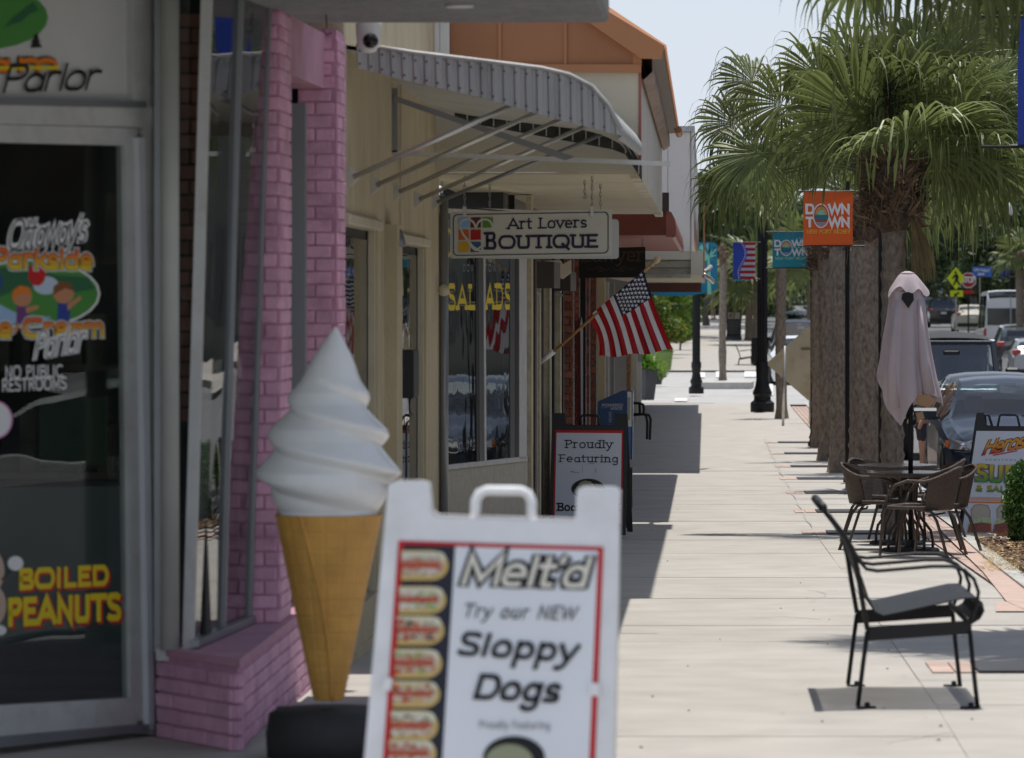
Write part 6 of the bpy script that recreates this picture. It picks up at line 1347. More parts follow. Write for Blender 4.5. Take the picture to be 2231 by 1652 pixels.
banner('orange Downtown New Port Richey banner hanging beside the palm crown', 1750, 1858, 417, 536, 49.3, M_bor, 'l', downtown(1750, 1858, 417, 536, flat('ink_gold', (.70, .42, .05)), M_bor))
banner('teal Downtown New Port Richey banner left of the orange one', 1683, 1766, 505, 584, 70.8, M_btl, 'l', downtown(1683, 1766, 505, 584, flat('ink_mint3', (.30, .62, .42)), M_btl))
def flagb(pl, t):
    wav = [(1628+9*math.sin((v-530)/77*6.3-1.2)-4+(v-530)*.10, v) for v in range(530, 609, 6)]
    for i in range(13):
        v0_ = 528+i*6.2
        part('stripe', MB().poly([pl(1606+12*0+ (1620-1606)+8*math.sin((v0_-530)/77*5.5)*1, v0_, .02), pl(1645, v0_, .02), pl(1645, v0_+6.1, .02), pl(1620+8*math.sin((v0_+6.1-530)/77*5.5), v0_+6.1, .02)]), M_fr if i % 2 == 0 else M_fw, t)
    for i in range(16): part('star', MB().poly([pl(u, v, .03) for u, v in ell(1616+8*math.sin((530+i*5-530)/77*5.5), 530+i*5, 1.5, 1.5, 5)]), KW, t)
banner('patriotic banner with blue field and red stripes on the thick lamp post', 1597, 1645, 528, 608, 94.5, M_bbl, 'r', flagb)
banner('large plain blue banner cropped by the right edge of the view', 2217, 2330, 36, 318, 33.0, M_bbl, 'l', None)
bb_ = banner('blue and white banner far off by the dark lamp post', 2176, 2198, 562, 603, 189, mat('banner_far_blue', (.02, .03, .18), .7), 'r', None)
banner('small orange and teal banner beyond the crossing', 1601, 1624, 572, 612, 150, M_btl, 'r', None)
# flying arms of the blue banner read at their true place
aa = empty('banner_bracket', P(2170, 170, 33), 'two dark bracket arms holding the large blue banner', 'bracket')
for v in (36, 320): part('arm', MB().tube([P(2138, v, 33), P(2345, v, 33)], .012, 8), M_blackm, aa)
part('pole', MB().tube([(P(2345, 0, 33).x, 33, g(33)), P(2345, -100, 33)], .06, 10), M_blackm, aa)

# ------------------------------------------------------------------ back of the yellow board on its post
yb_ = empty('warning_board', (P(1765, 0, 86).x, 86, g(86)), 'blank yellowed back of a diamond road sign leaning out left of the palm trunks', 'road sign')
part('board', MB().prism([P(u, v, 85.6) for u, v in ((1673, 796), (1673, 789), (1760, 713), (1767, 713), (1860, 789), (1860, 796), (1768, 872), (1760, 872))], (0, .01, 0)), mat('aged_sign_back', (.43, .37, .24), .5, var=.10, sc_=2, stain=(.30, .19, .08), stsc=3.5, stamt=.6), yb_)
part('sticker', MB().poly([P(u, v, 85.59) for u, v in ((1745, 757), (1765, 757), (1765, 763), (1745, 763))]), mat('sticker_dark', (.15, .13, .08), .7), yb_)
part('post', MB().tube([(P(1766, 0, 86).x, 86.1, g(86)), P(1766, 740, 86.1)], .03, 8), M_galv, yb_)
gp_ = empty('sign_post', G(1707, 913), 'slim galvanised post in front of the yellowed board', 'post')
dd_ = 84.0; part('tube', MB().tube([(P(1706, 0, dd_).x, dd_, g(dd_)), P(1710, 754, dd_)], .026, 10), M_galv, gp_, smooth=True)

# ------------------------------------------------------------------ vehicles
def interp(tab, s):
    if s <= tab[0][0]: return tab[0][1]
    for (a, va), (b, vb) in zip(tab, tab[1:]):
        if s <= b:
            t = (s-a)/(b-a); return va+(vb-va)*t
    return tab[-1][1]
def smooth_tab(tab, s, w_=.10): return (interp(tab, s-w_)+2*interp(tab, s)+interp(tab, s+w_))/4
G_car = glass('car_glass', (.60, .66, .68), 1.5, 0.0, extra=.03)
M_tyre = mat('tyre', (.02, .02, .02), .85); M_rim = mat('alloy_rim', (.30, .30, .31), .3, metal=.9); M_chr = mat('chrome', (.7, .7, .7), .12, metal=1.0); M_tail = mat('tail_red', (.45, .02, .015), .2, spec=.8); M_head = mat('headlamp', (.35, .36, .36), .1, metal=.6, coat=1); M_amb = mat('amber', (.75, .18, .02), .3)
M_trim = mat('black_trim', (.02, .02, .022), .5); M_seat = mat('seat_grey', (.10, .105, .115), .9)
def wheel(root, x, y, r, w_, side):
    t = part('tyre', MB().lathe([(r*.62, -w_/2), (r*.93, -w_/2), (r, -w_*.35), (r, w_*.35), (r*.93, w_/2), (r*.62, w_/2)], (x, y, r), 28, axis='x', cap=False), M_tyre, root, smooth=True, local=True)
    mb = MB(); xf = x+side*w_*.46
    mb.lathe([(r*.64, xf), (r*.64, xf-side*.03), (r*.56, xf-side*.03), (r*.56, xf)] if False else [(r*.66, 0), (r*.60, side*.012), (r*.60, -side*.05), (.02, -side*.06)], (xf, y, r), 24, axis='x', cap=False)
    for k in range(5):
        a = k*2*math.pi/5+.3; c, s_ = math.cos(a), math.sin(a); p1 = Vector((xf, y+c*.04-s_*.03, r+s_*.04+c*.03)); p2 = Vector((xf, y+c*.04+s_*.03, r+s_*.04-c*.03)); q1_ = Vector((xf, y+c*r*.62-s_*.04, r+s_*r*.62+c*.04)); q2_ = Vector((xf, y+c*r*.62+s_*.04, r+s_*r*.62-c*.04)); mb.prism([p1, p2, q2_, q1_], (-side*.02, 0, 0))
    rim_ = part('rim', mb, M_rim, t, local=True); return t
def car(name, lab, x, y, back, paint, tops, belt, widths, L, W_, hw_roof, gl, wh=(.85, None), rw=.33, zb=.20, cat='car', zbase=None, far=False, rail=False, rake=None, driver=False):
    """body is lofted along its length; tops: (s, height of upper surface), gl: (windscreen foot, windscreen head, rear head, rear foot)"""
    gz_ = g(y)-.15; root = empty(name, (x, y, gz_), lab, cat, rz=math.pi if back else 0.0)
    nS = 40 if far else 72; wy = [wh[0], wh[1] or L-.95]
    rings = []
    for i in range(nS+1):
        s = L*i/nS; wd = smooth_tab(widths, s)*W_/2; tp = smooth_tab(tops, s, .07); bl = min(interp(belt, s), tp-.015); gf, gh, rh, rf = gl
        zz_ = zb
        for c in wy:
            if abs(s-c) < rw+.07: zz_ = max(zz_, rw+math.sqrt((rw+.07)**2-(s-c)**2)-.01)
        zz_ = min(zz_, bl-.1)
        cabin = 0 if (s < gf or s > rf) else min(1, (s-gf)/(gh-gf), (rf-s)/(rf-rh)); wr_ = wd*.86*(1-cabin)+hw_roof*cabin if cabin > 0 else wd*.82
        wr_ = min(wr_, wd*.9); crown = .035
        half = [(wd*.93, zz_), (wd, max(zz_+.03, zb+.16)), (wd*1.0, max(zz_+.05, (zb+bl)/2)), (wd*.985, bl-.10), (wd*.95, bl), (wd*.93, bl+.012), (wr_+(wd*.93-wr_)*.10, bl+(tp-bl)*.88), (wr_*.96, tp-.008), (wr_*.6, tp+crown*.6), (0, tp+crown)]
        rings.append((s, half))
    body = MB(); sides = {-1: MB(), 1: MB()}; ws = MB(); rw_ = MB()
    gf, gh, rh, rf = gl
    for (s0, a), (s1, b) in zip(rings, rings[1:]):
        sm_ = (s0+s1)/2
        for sg in (-1, 1):
            for k in range(len(a)-1):
                q = [(sg*a[k][0], s0, a[k][1]), (sg*b[k][0], s1, b[k][1]), (sg*b[k+1][0], s1, b[k+1][1]), (sg*a[k+1][0], s0, a[k+1][1])]
                if sg > 0: q = q[::-1]
                tgt = body
                if k == 5 and gf+.12 < sm_ < rf-.1 and (interp(tops, sm_)-interp(belt, sm_)) > .12:
                    pil = abs(sm_-(gh+rh)/2-.05) < .05
                    tgt = body if pil else sides[sg]
                if k >= 7 and gf < sm_ < gh-.02: tgt = ws
                if k >= 7 and rh+.04 < sm_ < rf: tgt = rw_
                tgt.add(q, [(0, 1, 2, 3)])
    for (s, h), fl in ((rings[0], 1), (rings[-1], 0)):
        pts = [(p[0], s, p[1]) for p in h]+[(-p[0], s, p[1]) for p in h[::-1]]; body.poly(pts if fl else pts[::-1])
    off = lambda mb: mb
    bo = part('body', body, paint, root, smooth=False if far else True, local=True)
    [part('side_window', sides[q_], G_car, bo, local=True, smooth=True) for q_ in (-1, 1)]; part('windscreen', ws, G_car, bo, local=True, smooth=True); part('rear_window', rw_, G_car, bo, local=True, smooth=True)
    fl_ = MB().box((-W_*.42, .3, zb+.02), (W_*.42, L-.3, zb+.12)); fl_.box((-W_*.40, gf+.15, zb), (W_*.40, gf+.45, interp(belt, gf)-.02)); part('floor', fl_, M_trim, bo, local=True)
    if not far:
        for sx in (-1, 1):
            st_ = MB().box((sx*.40-.24, gh+.25, .35), (sx*.40+.24, gh+.45, interp(belt, gh)+.05), 0, .06); st_.box((sx*.40-.12, gh+.29, interp(belt, gh)+.05), (sx*.40+.12, gh+.38, interp(belt, gh)+.26), 0, .04); part('seat', st_, M_seat, root, local=True)
        part('steering_wheel', MB().tube([(.40+.17*math.cos(a), gh-.12, interp(belt, gh)+.02+.17*math.sin(a)) for a in [2*math.pi*k/16 for k in range(16)]], .014, 6, closed=True), M_trim, root, local=True)
    for c in wy:
        for sx in (-1, 1): wheel(root, sx*(W_/2-.11), c, rw, .22, sx)
    return root, bo
BL = [(0, 3)]
def sedan(lab, x, yf, paint, back=False, far=False, zo=0, **k):
    tops = [(0, .52), (.06, .66), (.25, .76), (.6, .84), (1.25, .93), (1.45, .98), (2.05, 1.30), (2.35, 1.395), (2.8, 1.42), (3.3, 1.40), (3.6, 1.33), (4.15, 1.08), (4.6, 1.04), (4.8, .98), (4.86, .7)]
    belt = [(0, .50), (.3, .70), (1.3, .90), (2.0, .94), (4.0, 1.0), (4.86, .9)]; widths = [(0, .70), (.15, .84), (.5, .95), (1.2, 1.0), (3.8, 1.0), (4.5, .94), (4.86, .80)]
    return car('parked_car', lab, x, yf if not back else yf+4.86, back, paint, tops, belt, widths, 4.86, 1.84, .60, (1.35, 2.15, 3.35, 4.15), far=far, rw=.335, **k)
M_navy = mat('navy_paint', (.014, .024, .045), .35, var=.02, coat=.22, spec=.3); M_slate = mat('slate_paint', (.035, .042, .055), .35, var=.02, coat=.25, spec=.3)
M_jeep = mat('black_paint', (.018, .02, .026), .2, var=.02, coat=1.0); M_silver = mat('silver_paint', (.42, .43, .45), .25, metal=.6, var=.02, coat=.8); M_wpaint = mat('white_gloss_paint', (.72, .72, .71), .25, var=.02, coat=.6); M_beigep = mat('beige_paint', (.50, .46, .36), .3, var=.02, coat=.5)
def front_kit(root, bo, W_, sedan_=True):
    for sx in (-1, 1):
        hl = part('headlight', MB().prism([(sx*W_*.30, .055, .62), (sx*W_*.455, .22, .64), (sx*W_*.475, .36, .70), (sx*W_*.45, .34, .76), (sx*W_*.30, .10, .70)], (0, -.035, .0)), M_head, bo, local=True)
        part('lamp_bowl', MB().lathe([(.0, 0), (.035, .02), (.04, .03)], (sx*W_*.37, .06, .67), 12, axis='y'), M_chr, hl, local=True, smooth=True)
        part('indicator', MB().prism([(sx*W_*.462, .20, .65), (sx*W_*.480, .33, .69), (sx*W_*.468, .31, .74), (sx*W_*.452, .22, .71)], (sx*.006, -.03, 0)), M_amb, hl, local=True)
        mi = part('mirror', MB().box((sx*(W_/2+.02), 1.62, .94), (sx*(W_/2+.22), 1.80, 1.08), 0, .035), root_paint(bo), root, local=True, smooth=False)
        part('mirror_arm', MB().box((sx*(W_/2-.06), 1.68, .94), (sx*(W_/2+.05), 1.74, .98)), M_trim, mi, local=True)
        part('fog_trim', MB().prism([(sx*W_*.30, .02, .38), (sx*W_*.42, .10, .36), (sx*W_*.44, .14, .46), (sx*W_*.32, .03, .46)], (0, -.03, 0)), M_trim, bo, local=True)
        part('door_handle', MB().box((sx*(W_/2-.005), 2.55, .84), (sx*(W_/2+.02), 2.72, .87)), M_chr, bo, local=True)
        part('chrome_line', MB().prism([(sx*W_*.16, -.03, .585), (sx*W_*.30, .02, .60), (sx*W_*.42, .12, .605), (sx*W_*.42, .12, .62), (sx*W_*.30, .02, .615), (sx*W_*.16, -.03, .60)], (0, -.02, 0)), M_chr, bo, local=True)
    part('grille', MB().prism([(-W_*.25, .0, .40), (W_*.25, .0, .40), (W_*.22, .02, .64), (-W_*.22, .02, .64)], (0, -.025, 0)), M_trim, bo, local=True)
    part('lower_grille', MB().box((-W_*.34, -.005, .24), (W_*.34, .03, .32)), M_trim, bo, local=True)
    part('wiper', MB().tube([(.1, 1.36, 1.0), (.65, 1.50, 1.075)], .009, 5), M_trim, bo, local=True)
def root_paint(bo): return bo.data.materials[0]
mz, mzb = sedan('dark blue sedan parked nearest, its bonnet behind the sub shop board', P(2214, 0, 52.2).x, 51.3, M_navy); front_kit(mz, mzb, 1.84)
s2c, s2b = sedan('slate grey sedan parked second in line behind the dark blue one', P(2170, 0, 59.5).x, 57.6, M_slate); front_kit(s2c, s2b, 1.84)
# driver silhouette
def person(lab, base, h, turn, shirt, shorts, hair, pose='stand', seed=1, cat='person', longhair=False):
    root = empty('person', base, lab, cat, rz=turn); k = h/1.70; rnd = random.Random(seed)
    def skinmesh(nm, verts, edges, rad, m, par=root, lvl=1, rt=0):
        me = bpy.data.meshes.new(nm); me.from_pydata([Vector(v)*k for v in verts], edges, []); o = bpy.data.objects.new(nm, me); COL.objects.link(o)
        md = o.modifiers.new('s', 'SKIN'); 
        for i, r in enumerate(rad): me.skin_vertices[0].data[i].radius = ((r if isinstance(r, tuple) else (r, r))[0]*k, (r if isinstance(r, tuple) else (r, r))[1]*k)
        me.skin_vertices[0].data[rt].use_root = True
        o.modifiers.new('u', 'SUBSURF').levels = lvl; dg = bpy.context.evaluated_depsgraph_get(); dg.update(); e = o.evaluated_get(dg)
        nm_ = bpy.data.meshes.new_from_object(e); nm_.materials.clear(); nm_.materials.append(m); nm_.shade_smooth()
        COL.objects.unlink(o); o2 = bpy.data.objects.new(nm, nm_); COL.objects.link(o2); o2.parent = par; OFFS[o2.name] = OFFS[root.name]; return o2
    st = .13 if pose == 'walk' else .03
    J = [(0, 0, .92), (0, 0, 1.10), (0, 0, 1.34), (0, 0, 1.46), (0, -.01, 1.54), (0, -.02, 1.63),
         (.17, 0, 1.38), (.24, .02, 1.12), (.26, -.10, .90), (.26, -.13, .82), (-.17, 0, 1.38), (-.24, .02, 1.12), (-.22, -.14, .95), (-.20, -.18, .88),
         (.10, 0, .86), (.11, -st, .48), (.11, -st*.6, .09), (.11, -st*.6-.14, .03), (-.10, 0, .86), (-.11, st*.5, .48), (-.11, st*1.6, .10), (-.11, st*1.6-.13, .03)]
    Ed = [(0, 1), (1, 2), (2, 3), (3, 4), (4, 5), (2, 6), (6, 7), (7, 8), (8, 9), (2, 10), (10, 11), (11, 12), (12, 13), (0, 14), (14, 15), (15, 16), (16, 17), (0, 18), (18, 19), (19, 20), (20, 21)]
    Rd = [(.13, .10), (.12, .09), (.15, .10), .055, .07, .085, .055, .042, .032, .03, .055, .042, .032, .03, .085, .055, .038, .03, .085, .055, .038, .03]
    skinmesh('body', J, Ed, Rd, mat('skin', (.50, .27, .18), .6))
    skinmesh('shirt', [(0, 0, .95), (0, 0, 1.12), (0, 0, 1.36), (.17, 0, 1.39), (.235, .02, 1.16), (-.17, 0, 1.39), (-.235, .02, 1.16)], [(0, 1), (1, 2), (2, 3), (3, 4), (2, 5), (5, 6)], [(.16, .12), (.145, .115), (.17, .12), .07, .06, .07, .06], shirt)
    skinmesh('shorts', [(0, 0, .94), (.10, 0, .84), (.11, -st*.6, .62), (-.10, 0, .84), (-.11, st*.3, .62)], [(0, 1), (1, 2), (0, 3), (3, 4)], [(.15, .12), .10, .085, .10, .085], shorts)
    hr = MB()
    rows = [[(math.cos(a)*.098*math.sin(b)*k, (.01+math.sin(a)*.108*math.sin(b))*k, (1.63+.115*math.cos(b))*k) for a in [2*math.pi*j/14 for j in range(14)]] for b in [R(q) for q in (2, 25, 50, 75, 95)]]
    hr.grid(rows, loop=True)
    if longhair: hr.box((-.08*k, .04*k, 1.38*k), (.08*k, .11*k, 1.62*k), 0, .02)
    part('hair', hr, hair, root, smooth=True, local=True)
    for sx in (-1, 1): part('shoe', MB().box((sx*.11*k-.045*k, (-st*.6-.17)*k if sx > 0 else (st*1.6-.16)*k, 0), (sx*.11*k+.045*k, (-st*.6+.08)*k if sx > 0 else (st*1.6+.09)*k, .075*k), 0, .02), mat('shoe_grey', (.12, .12, .13), .7), root, local=True)
    return root
hairb = mat('hair_blond', (.50, .28, .10), .6); haird = mat('hair_dark', (.04, .025, .02), .6)
pb_ = P(2046, 0, 54.2); person('person with reddish blond hair standing at the slate car, mostly hidden by the umbrella', (pb_.x-.05, 57.0, g(57)-.15), 1.58, R(-80), mat('top_olive', (.16, .15, .10), .9), mat('shorts_dark', (.04, .04, .05), .9), hairb, longhair=True)
# jeep
jx = P(2074, 0, 70).x; jg = g(69)-.15
jp = empty('parked_car', (jx, 68.6, jg), 'black off-road car with upright windscreen and soft top, third in line', 'car')
lb_ = lambda nm, lo, hi, m, ch=.03, par=None: part(nm, MB().box(lo, hi, 0, ch), m, par or jp, local=True)
jb = part('body', MB().prism([(-.72, -.05, .62), (.72, -.05, .62), (.72, -.05, 1.06), (-.72, -.05, 1.06)], (0, 1.35, .08)), M_jeep, jp, local=True)
lb_('cabin', (-.74, 1.3, .50), (.74, 3.9, 1.20), M_jeep, .04, jb)
for sx in (-1, 1):
    part('fender', MB().box((min(sx*.66, sx*.94), -.10, .88), (max(sx*.66, sx*.94), 1.0, .96), 0, .03), M_trim, jb, local=True)
    lb_('door_panel', (min(sx*.735, sx*.76), 1.35, .55), (max(sx*.735, sx*.76), 2.5, 1.16), M_jeep, .01, jb)
    a_, b_2 = sorted((sx*.86, sx*1.08)); lb_('mirror', (a_, 1.50, 1.18), (b_2, 1.62, 1.42), M_trim, .03); part('mirror_arm', MB().tube([(sx*.76, 1.5, 1.2), (sx*.90, 1.55, 1.22)], .018, 6), M_trim, jp, local=True)
    part('headlight', MB().lathe([(.09, -.06), (.10, -.08), (.06, -.10)], (sx*.50, 0, .92), 16, axis='y'), M_head, jb, local=True)
    for yy in (.42, 2.95): wheel(jp, sx*.80, yy, .40, .26, sx)
for k in range(7): lb_('grille_slot', (-.30+k*.092, -.06, .78), (-.25+k*.092, -.045, 1.0), M_trim, 0, jb)
wy0 = 1.33
fr4 = [(-.73, 1.14), (.73, 1.14), (.66, 1.80), (-.66, 1.80)]; sl = lambda z: wy0+(z-1.14)*.42
for (ax_, az_), (bx_, bz_), w4 in (((-.73, 1.14), (-.665, 1.82), .05), ((.73, 1.14), (.665, 1.82), .05), ((-.70, 1.82), (.70, 1.82), .045), ((-.73, 1.16), (.73, 1.16), .03)):
    part('windscreen_frame', MB().tube([(ax_, sl(az_), az_), (bx_, sl(bz_), bz_)], w4, 8), M_jeep, jb, local=True)
part('windscreen', MB().add([(-.68, sl(1.18), 1.18), (.68, sl(1.18), 1.18), (.63, sl(1.79), 1.79), (-.63, sl(1.79), 1.79)], [(0, 1, 2, 3)]), glass('upright_windscreen', (.75, .80, .80), 1.5, 0.0, extra=.12), jb, local=True)
part('header_bar', MB().box((-.70, sl(1.84)-.05, 1.825), (.70, sl(1.84)+.05, 1.865), 0, .015), M_chr, jb, local=True)
part('soft_top', MB().grid([[(x_*.72, y_, 1.84+.14*(1-abs(x_)**3)*min(1, (y_-1.55)/.25+.3)) for x_ in [i/6 for i in range(-6, 7)]] for y_ in yr(1.57, 3.9, 8)]), mat('soft_top_black', (.035, .035, .04), .8), jb, local=True, smooth=True)
lb_('rear_wall', (-.72, 3.85, 1.1), (.72, 3.9, 1.9), M_trim, .02, jb)
for sx in (-1, 1): lb_('seat', (sx*.36-.22, 2.05, .8), (sx*.36+.22, 2.2, 1.62), M_seat, .06)
part('rear_mirror', MB().box((-.13, 1.52, 1.62), (.13, 1.55, 1.70), 0, .02), M_trim, jp, local=True); part('steering_wheel', MB().tube([(.36+.18*math.cos(a), 1.72, 1.26+.18*math.sin(a)) for a in [2*math.pi*k/16 for k in range(16)]], .016, 6, closed=True), M_trim, jp, local=True)
lb_('dashboard', (-.70, 1.45, 1.0), (.70, 1.62, 1.2), M_seat, .03)
for xw in (-.45, .25): part('wiper', MB().tube([(xw, 1.28, 1.19), (xw-.30, 1.30, 1.25)], .012, 5), M_trim, jb, local=True)
lb_('cowl_highlight', (-.70, 1.02, 1.135), (.70, 1.30, 1.165), M_silver, .01, jb)  # silver on a black car: sun highlight put into the colour
part('sticker', MB().poly([(.50+.055*math.cos(a), sl(1.24)-.02, 1.25+.055*math.sin(a)) for a in [2*math.pi*k/14 for k in range(14)]]), KGY, jb, local=True)
# suv and van kits
def suv(lab, x, y, paint, back=True, h=1.72, far=True, name='sport_utility_vehicle', L=4.6, W_=1.9, cat='car'):
    k = h/1.72; tops = [(0, .62), (.08, .85), (.3, .98), (1.1, 1.06), (1.3, 1.1), (2.0, 1.58*k), (2.3, 1.68*k), (3.9, 1.66*k), (4.2, 1.55*k), (4.45, 1.15), (4.6, .95)]
    belt = [(0, .6), (.4, .9), (1.3, 1.0), (4.2, 1.08), (4.6, .9)]; widths = [(0, .75), (.2, .9), (.8, 1.0), (4.0, 1.0), (4.6, .88)]
    r_, b_ = car(name, lab, x, y+(L if back else 0), back, paint, tops, belt, widths, L, W_, .66, (1.2, 2.05, 4.1, 4.42), far=far, rw=.36, cat=cat)
    if back:
        for sx in (-1, 1):
            a_, c_ = sorted((sx*W_*.34, sx*W_*.465)); part('tail_light', MB().box((a_, L-.16, .95), (c_, L-.02, 1.12), 0, .02), M_tail, b_, local=True)
        part('number_plate', MB().box((-.16, L-.0, .80), (.16, L+.012, .92)), M_whitep, b_, local=True); part('bumper', MB().box((-W_*.44, L-.08, .35), (W_*.44, L+.04, .55), 0, .03), M_trim, b_, local=True)
        part('rear_glass', MB().prism([(-W_*.32, L-.145, 1.14), (W_*.32, L-.145, 1.14), (W_*.28, L-.40, 1.52*k), (-W_*.28, L-.40, 1.52*k)], (0, .012, .004)), mat('black_glass', (.01, .012, .014), .06, spec=.8), b_, local=True)
    else:
        for sx in (-1, 1):
            a_, c_ = sorted((sx*W_*.30, sx*W_*.46)); part('headlight', MB().box((a_, .02, .74), (c_, .22, .88), 0, .02), M_head, b_, local=True)
        part('grille', MB().box((-W_*.28, -.01, .5), (W_*.28, .05, .84), 0, .01), M_trim, b_, local=True)
    return r_
xat = lambda u, d: P(u, 0, d).x
suv('dark sport utility car driving away, partly cut by the right edge', xat(2222, 148), 146, mat('graphite_paint', (.03, .032, .035), .2, coat=1.0, metal=.3), h=1.70)
suv('silver car with red tail lights at the very right edge', xat(2262, 128), 126, M_silver, h=1.45, name='parked_car')
suv('black sport utility car far off under the pedestrian sign', xat(2056, 262), 262, M_jeep, h=1.85)
suv('beige car far off beside the white van', xat(2120, 235), 235, M_beigep, h=1.55, name='parked_car')
suv('dark car far off, mostly hidden left of the black one', xat(2020, 280), 280, M_jeep, h=1.75)
suv('white car parked facing the camera, seen between lamp post and yellow board', xat(1745, 128), 126, M_wpaint, back=False, h=1.50, far=False, name='parked_car')
suv('grey blue car parked behind the white one beyond the crossing', xat(1735, 150), 148, M_slate, back=False, h=1.85, far=False)
suv('car with a red light on its roof line, farthest of the left group', xat(1745, 190), 190, M_slate, back=True, h=1.6)
suv('white car parked at the kerb beside the first shop, seen mirrored in the shop glass', 4.2, 17.2, M_wpaint, back=False, h=1.5, far=False, name='parked_car')
suv('silver car parked behind the mirrored white one', 4.2, 23.0, M_silver, back=False, h=1.6, far=False, name='parked_car')
vx = xat(2190, 165)
van_t = [(0, .8), (.1, 1.1), (.9, 1.3), (1.1, 1.4), (1.7, 2.4), (2.0, 2.62), (5.6, 2.66), (5.85, 2.6), (5.9, 2.3)]
vr, vb_ = car('white_van', 'white high roof van with dark rear windows driving away', vx, 162+5.9, True, M_wpaint, van_t, [(0, .75), (1, 1.2), (5.9, 1.3)], [(0, .8), (.4, .95), (1, 1), (5.7, 1), (5.9, .97)], 5.9, 2.05, .86, (1.0, 1.75, 5.7, 5.88), far=True, rw=.36, cat='van')
bg2 = mat('black_glass', (.01, .012, .014), .06, spec=.8)
for sx in (-1, 1):
    a_, c_ = sorted((sx*.03, sx*.86)); part('rear_window', MB().box((a_, 5.89, 1.40), (c_, 5.93, 2.02), 0, .01), bg2, vb_, local=True)
    a_, c_ = sorted((sx*.90, sx*.99)); part('tail_light', MB().box((a_, 5.86, .95), (c_, 5.93, 1.30), 0, .01), M_tail, vb_, local=True)
part('door_seam', MB().box((-.012, 5.895, .6), (.012, 5.915, 2.5)), KGY, vb_, local=True); part('bumper', MB().box((-.95, 5.85, .40), (.95, 6.0, .62), 0, .02), M_trim, vb_, local=True); part('badge', MB().lathe([(.06, 5.90), (.05, 5.93)], (0, 0, 1.15), 12, axis='y'), M_chr, vb_, local=True)
part('brake_lamp', MB().box((-.25, 5.80, 2.56), (.25, 5.90, 2.62)), M_trim, vb_, local=True)

# ------------------------------------------------------------------ road signs far off
def rsign(lab, u, v, d, pts, m, post=True, cat='road sign', pm=M_galv, fn=None, name='road_sign'):
    t = empty(name, (P(u, 0, d).x, d, g(d)), lab, cat); pl = ZP(d)
    part('panel', MB().prism([pl(a, b) for a, b in pts], (0, .03, 0)), m, t)
    if post: part('post', MB().tube([(P(u, 0, d).x, d+.06, g(d)-.2), pl(u, v)-Vector((0, -.06, 0))], .035 if d < 220 else .05, 6), pm, t)
    if fn: fn(pl, t)
    return t
lime = flat('sign_lime', (.60, .68, .02), .6)
def walker(pl, t):
    P_ = lambda nm, pts: part(nm, MB().poly([pl(a, b, .02) for a, b in pts]), K, t)
    P_('symbol_head', ell(2082, 594, 2.6, 2.8, 10)); P_('symbol_body', [(2080, 598), (2086, 597), (2089, 604), (2087, 610), (2092, 620), (2089, 622), (2084, 613), (2079, 622), (2076, 621), (2081, 609), (2081, 603), (2076, 608), (2074, 606)])
rsign('lime yellow diamond pedestrian crossing sign among the oaks', 2083, 640, 187, [(2083, 582), (2103, 606), (2083, 632), (2063, 606)], lime, fn=walker)
def arrow(pl, t): part('symbol_arrow', MB().poly([pl(a, b, .02) for a, b in ((2088, 636), (2091, 639), (2084, 643), (2086, 646), (2078, 646), (2080, 638), (2082, 641))]), K, t)
rsign('small lime rectangle with arrow under the pedestrian sign', 2084, 660, 186.8, [(2070, 633), (2098, 633), (2098, 647), (2070, 647)], lime, fn=arrow)
def stp(pl, t):
    part('lettering', text_geo(MB(), 'STOP', pl, (2095, 616), (2124, 616), 13, t=.22, off=.03), KW, t)
    part('border', MB().grid([[pl(2110+17.6*math.cos(R(22.5+45*k)), 611+17.6*math.sin(R(22.5+45*k)), .02) for k in range(8)], [pl(2110+16*math.cos(R(22.5+45*k)), 611+16*math.sin(R(22.5+45*k)), .02) for k in range(8)]], loop=True), KW, t)
    part('lower_plate', MB().prism([pl(a, b) for a, b in ((2099, 633), (2121, 633), (2121, 640), (2099, 640))], (0, .03, 0)), KR, t)
rsign('red octagonal stop sign between the lime diamond and the blue sign', 2110, 640, 196, [(2110+18*math.cos(R(22.5+45*k)), 611+18*math.sin(R(22.5+45*k))) for k in range(8)], flat('stop_red', (.40, .03, .03), .6), pm=M_blackm, fn=stp)
def bl(pl, t):
    part('lettering', text_geo(MB(), 'NPR PUBLIC', pl, (2122, 591), (2156, 593), 6, t=.16, off=.03), KW, t); part('lettering', text_geo(MB(), 'LIBRARY', pl, (2130, 600), (2145, 600), 5, t=.2, off=.03), KW, t)
rsign('blue rectangular street direction sign right of the stop sign', 2135, 605, 198, [(2118, 581), (2161, 582), (2161, 604), (2118, 602)], flat('sign_blue', (.05, .16, .50), .6), fn=bl)
rsign('small white and green street plates by the black car', 2045, 640, 275, [(2037, 596), (2050, 598), (2054, 640), (2036, 638)], mat('plate_pale', (.28, .33, .33), .7), name='street_sign')

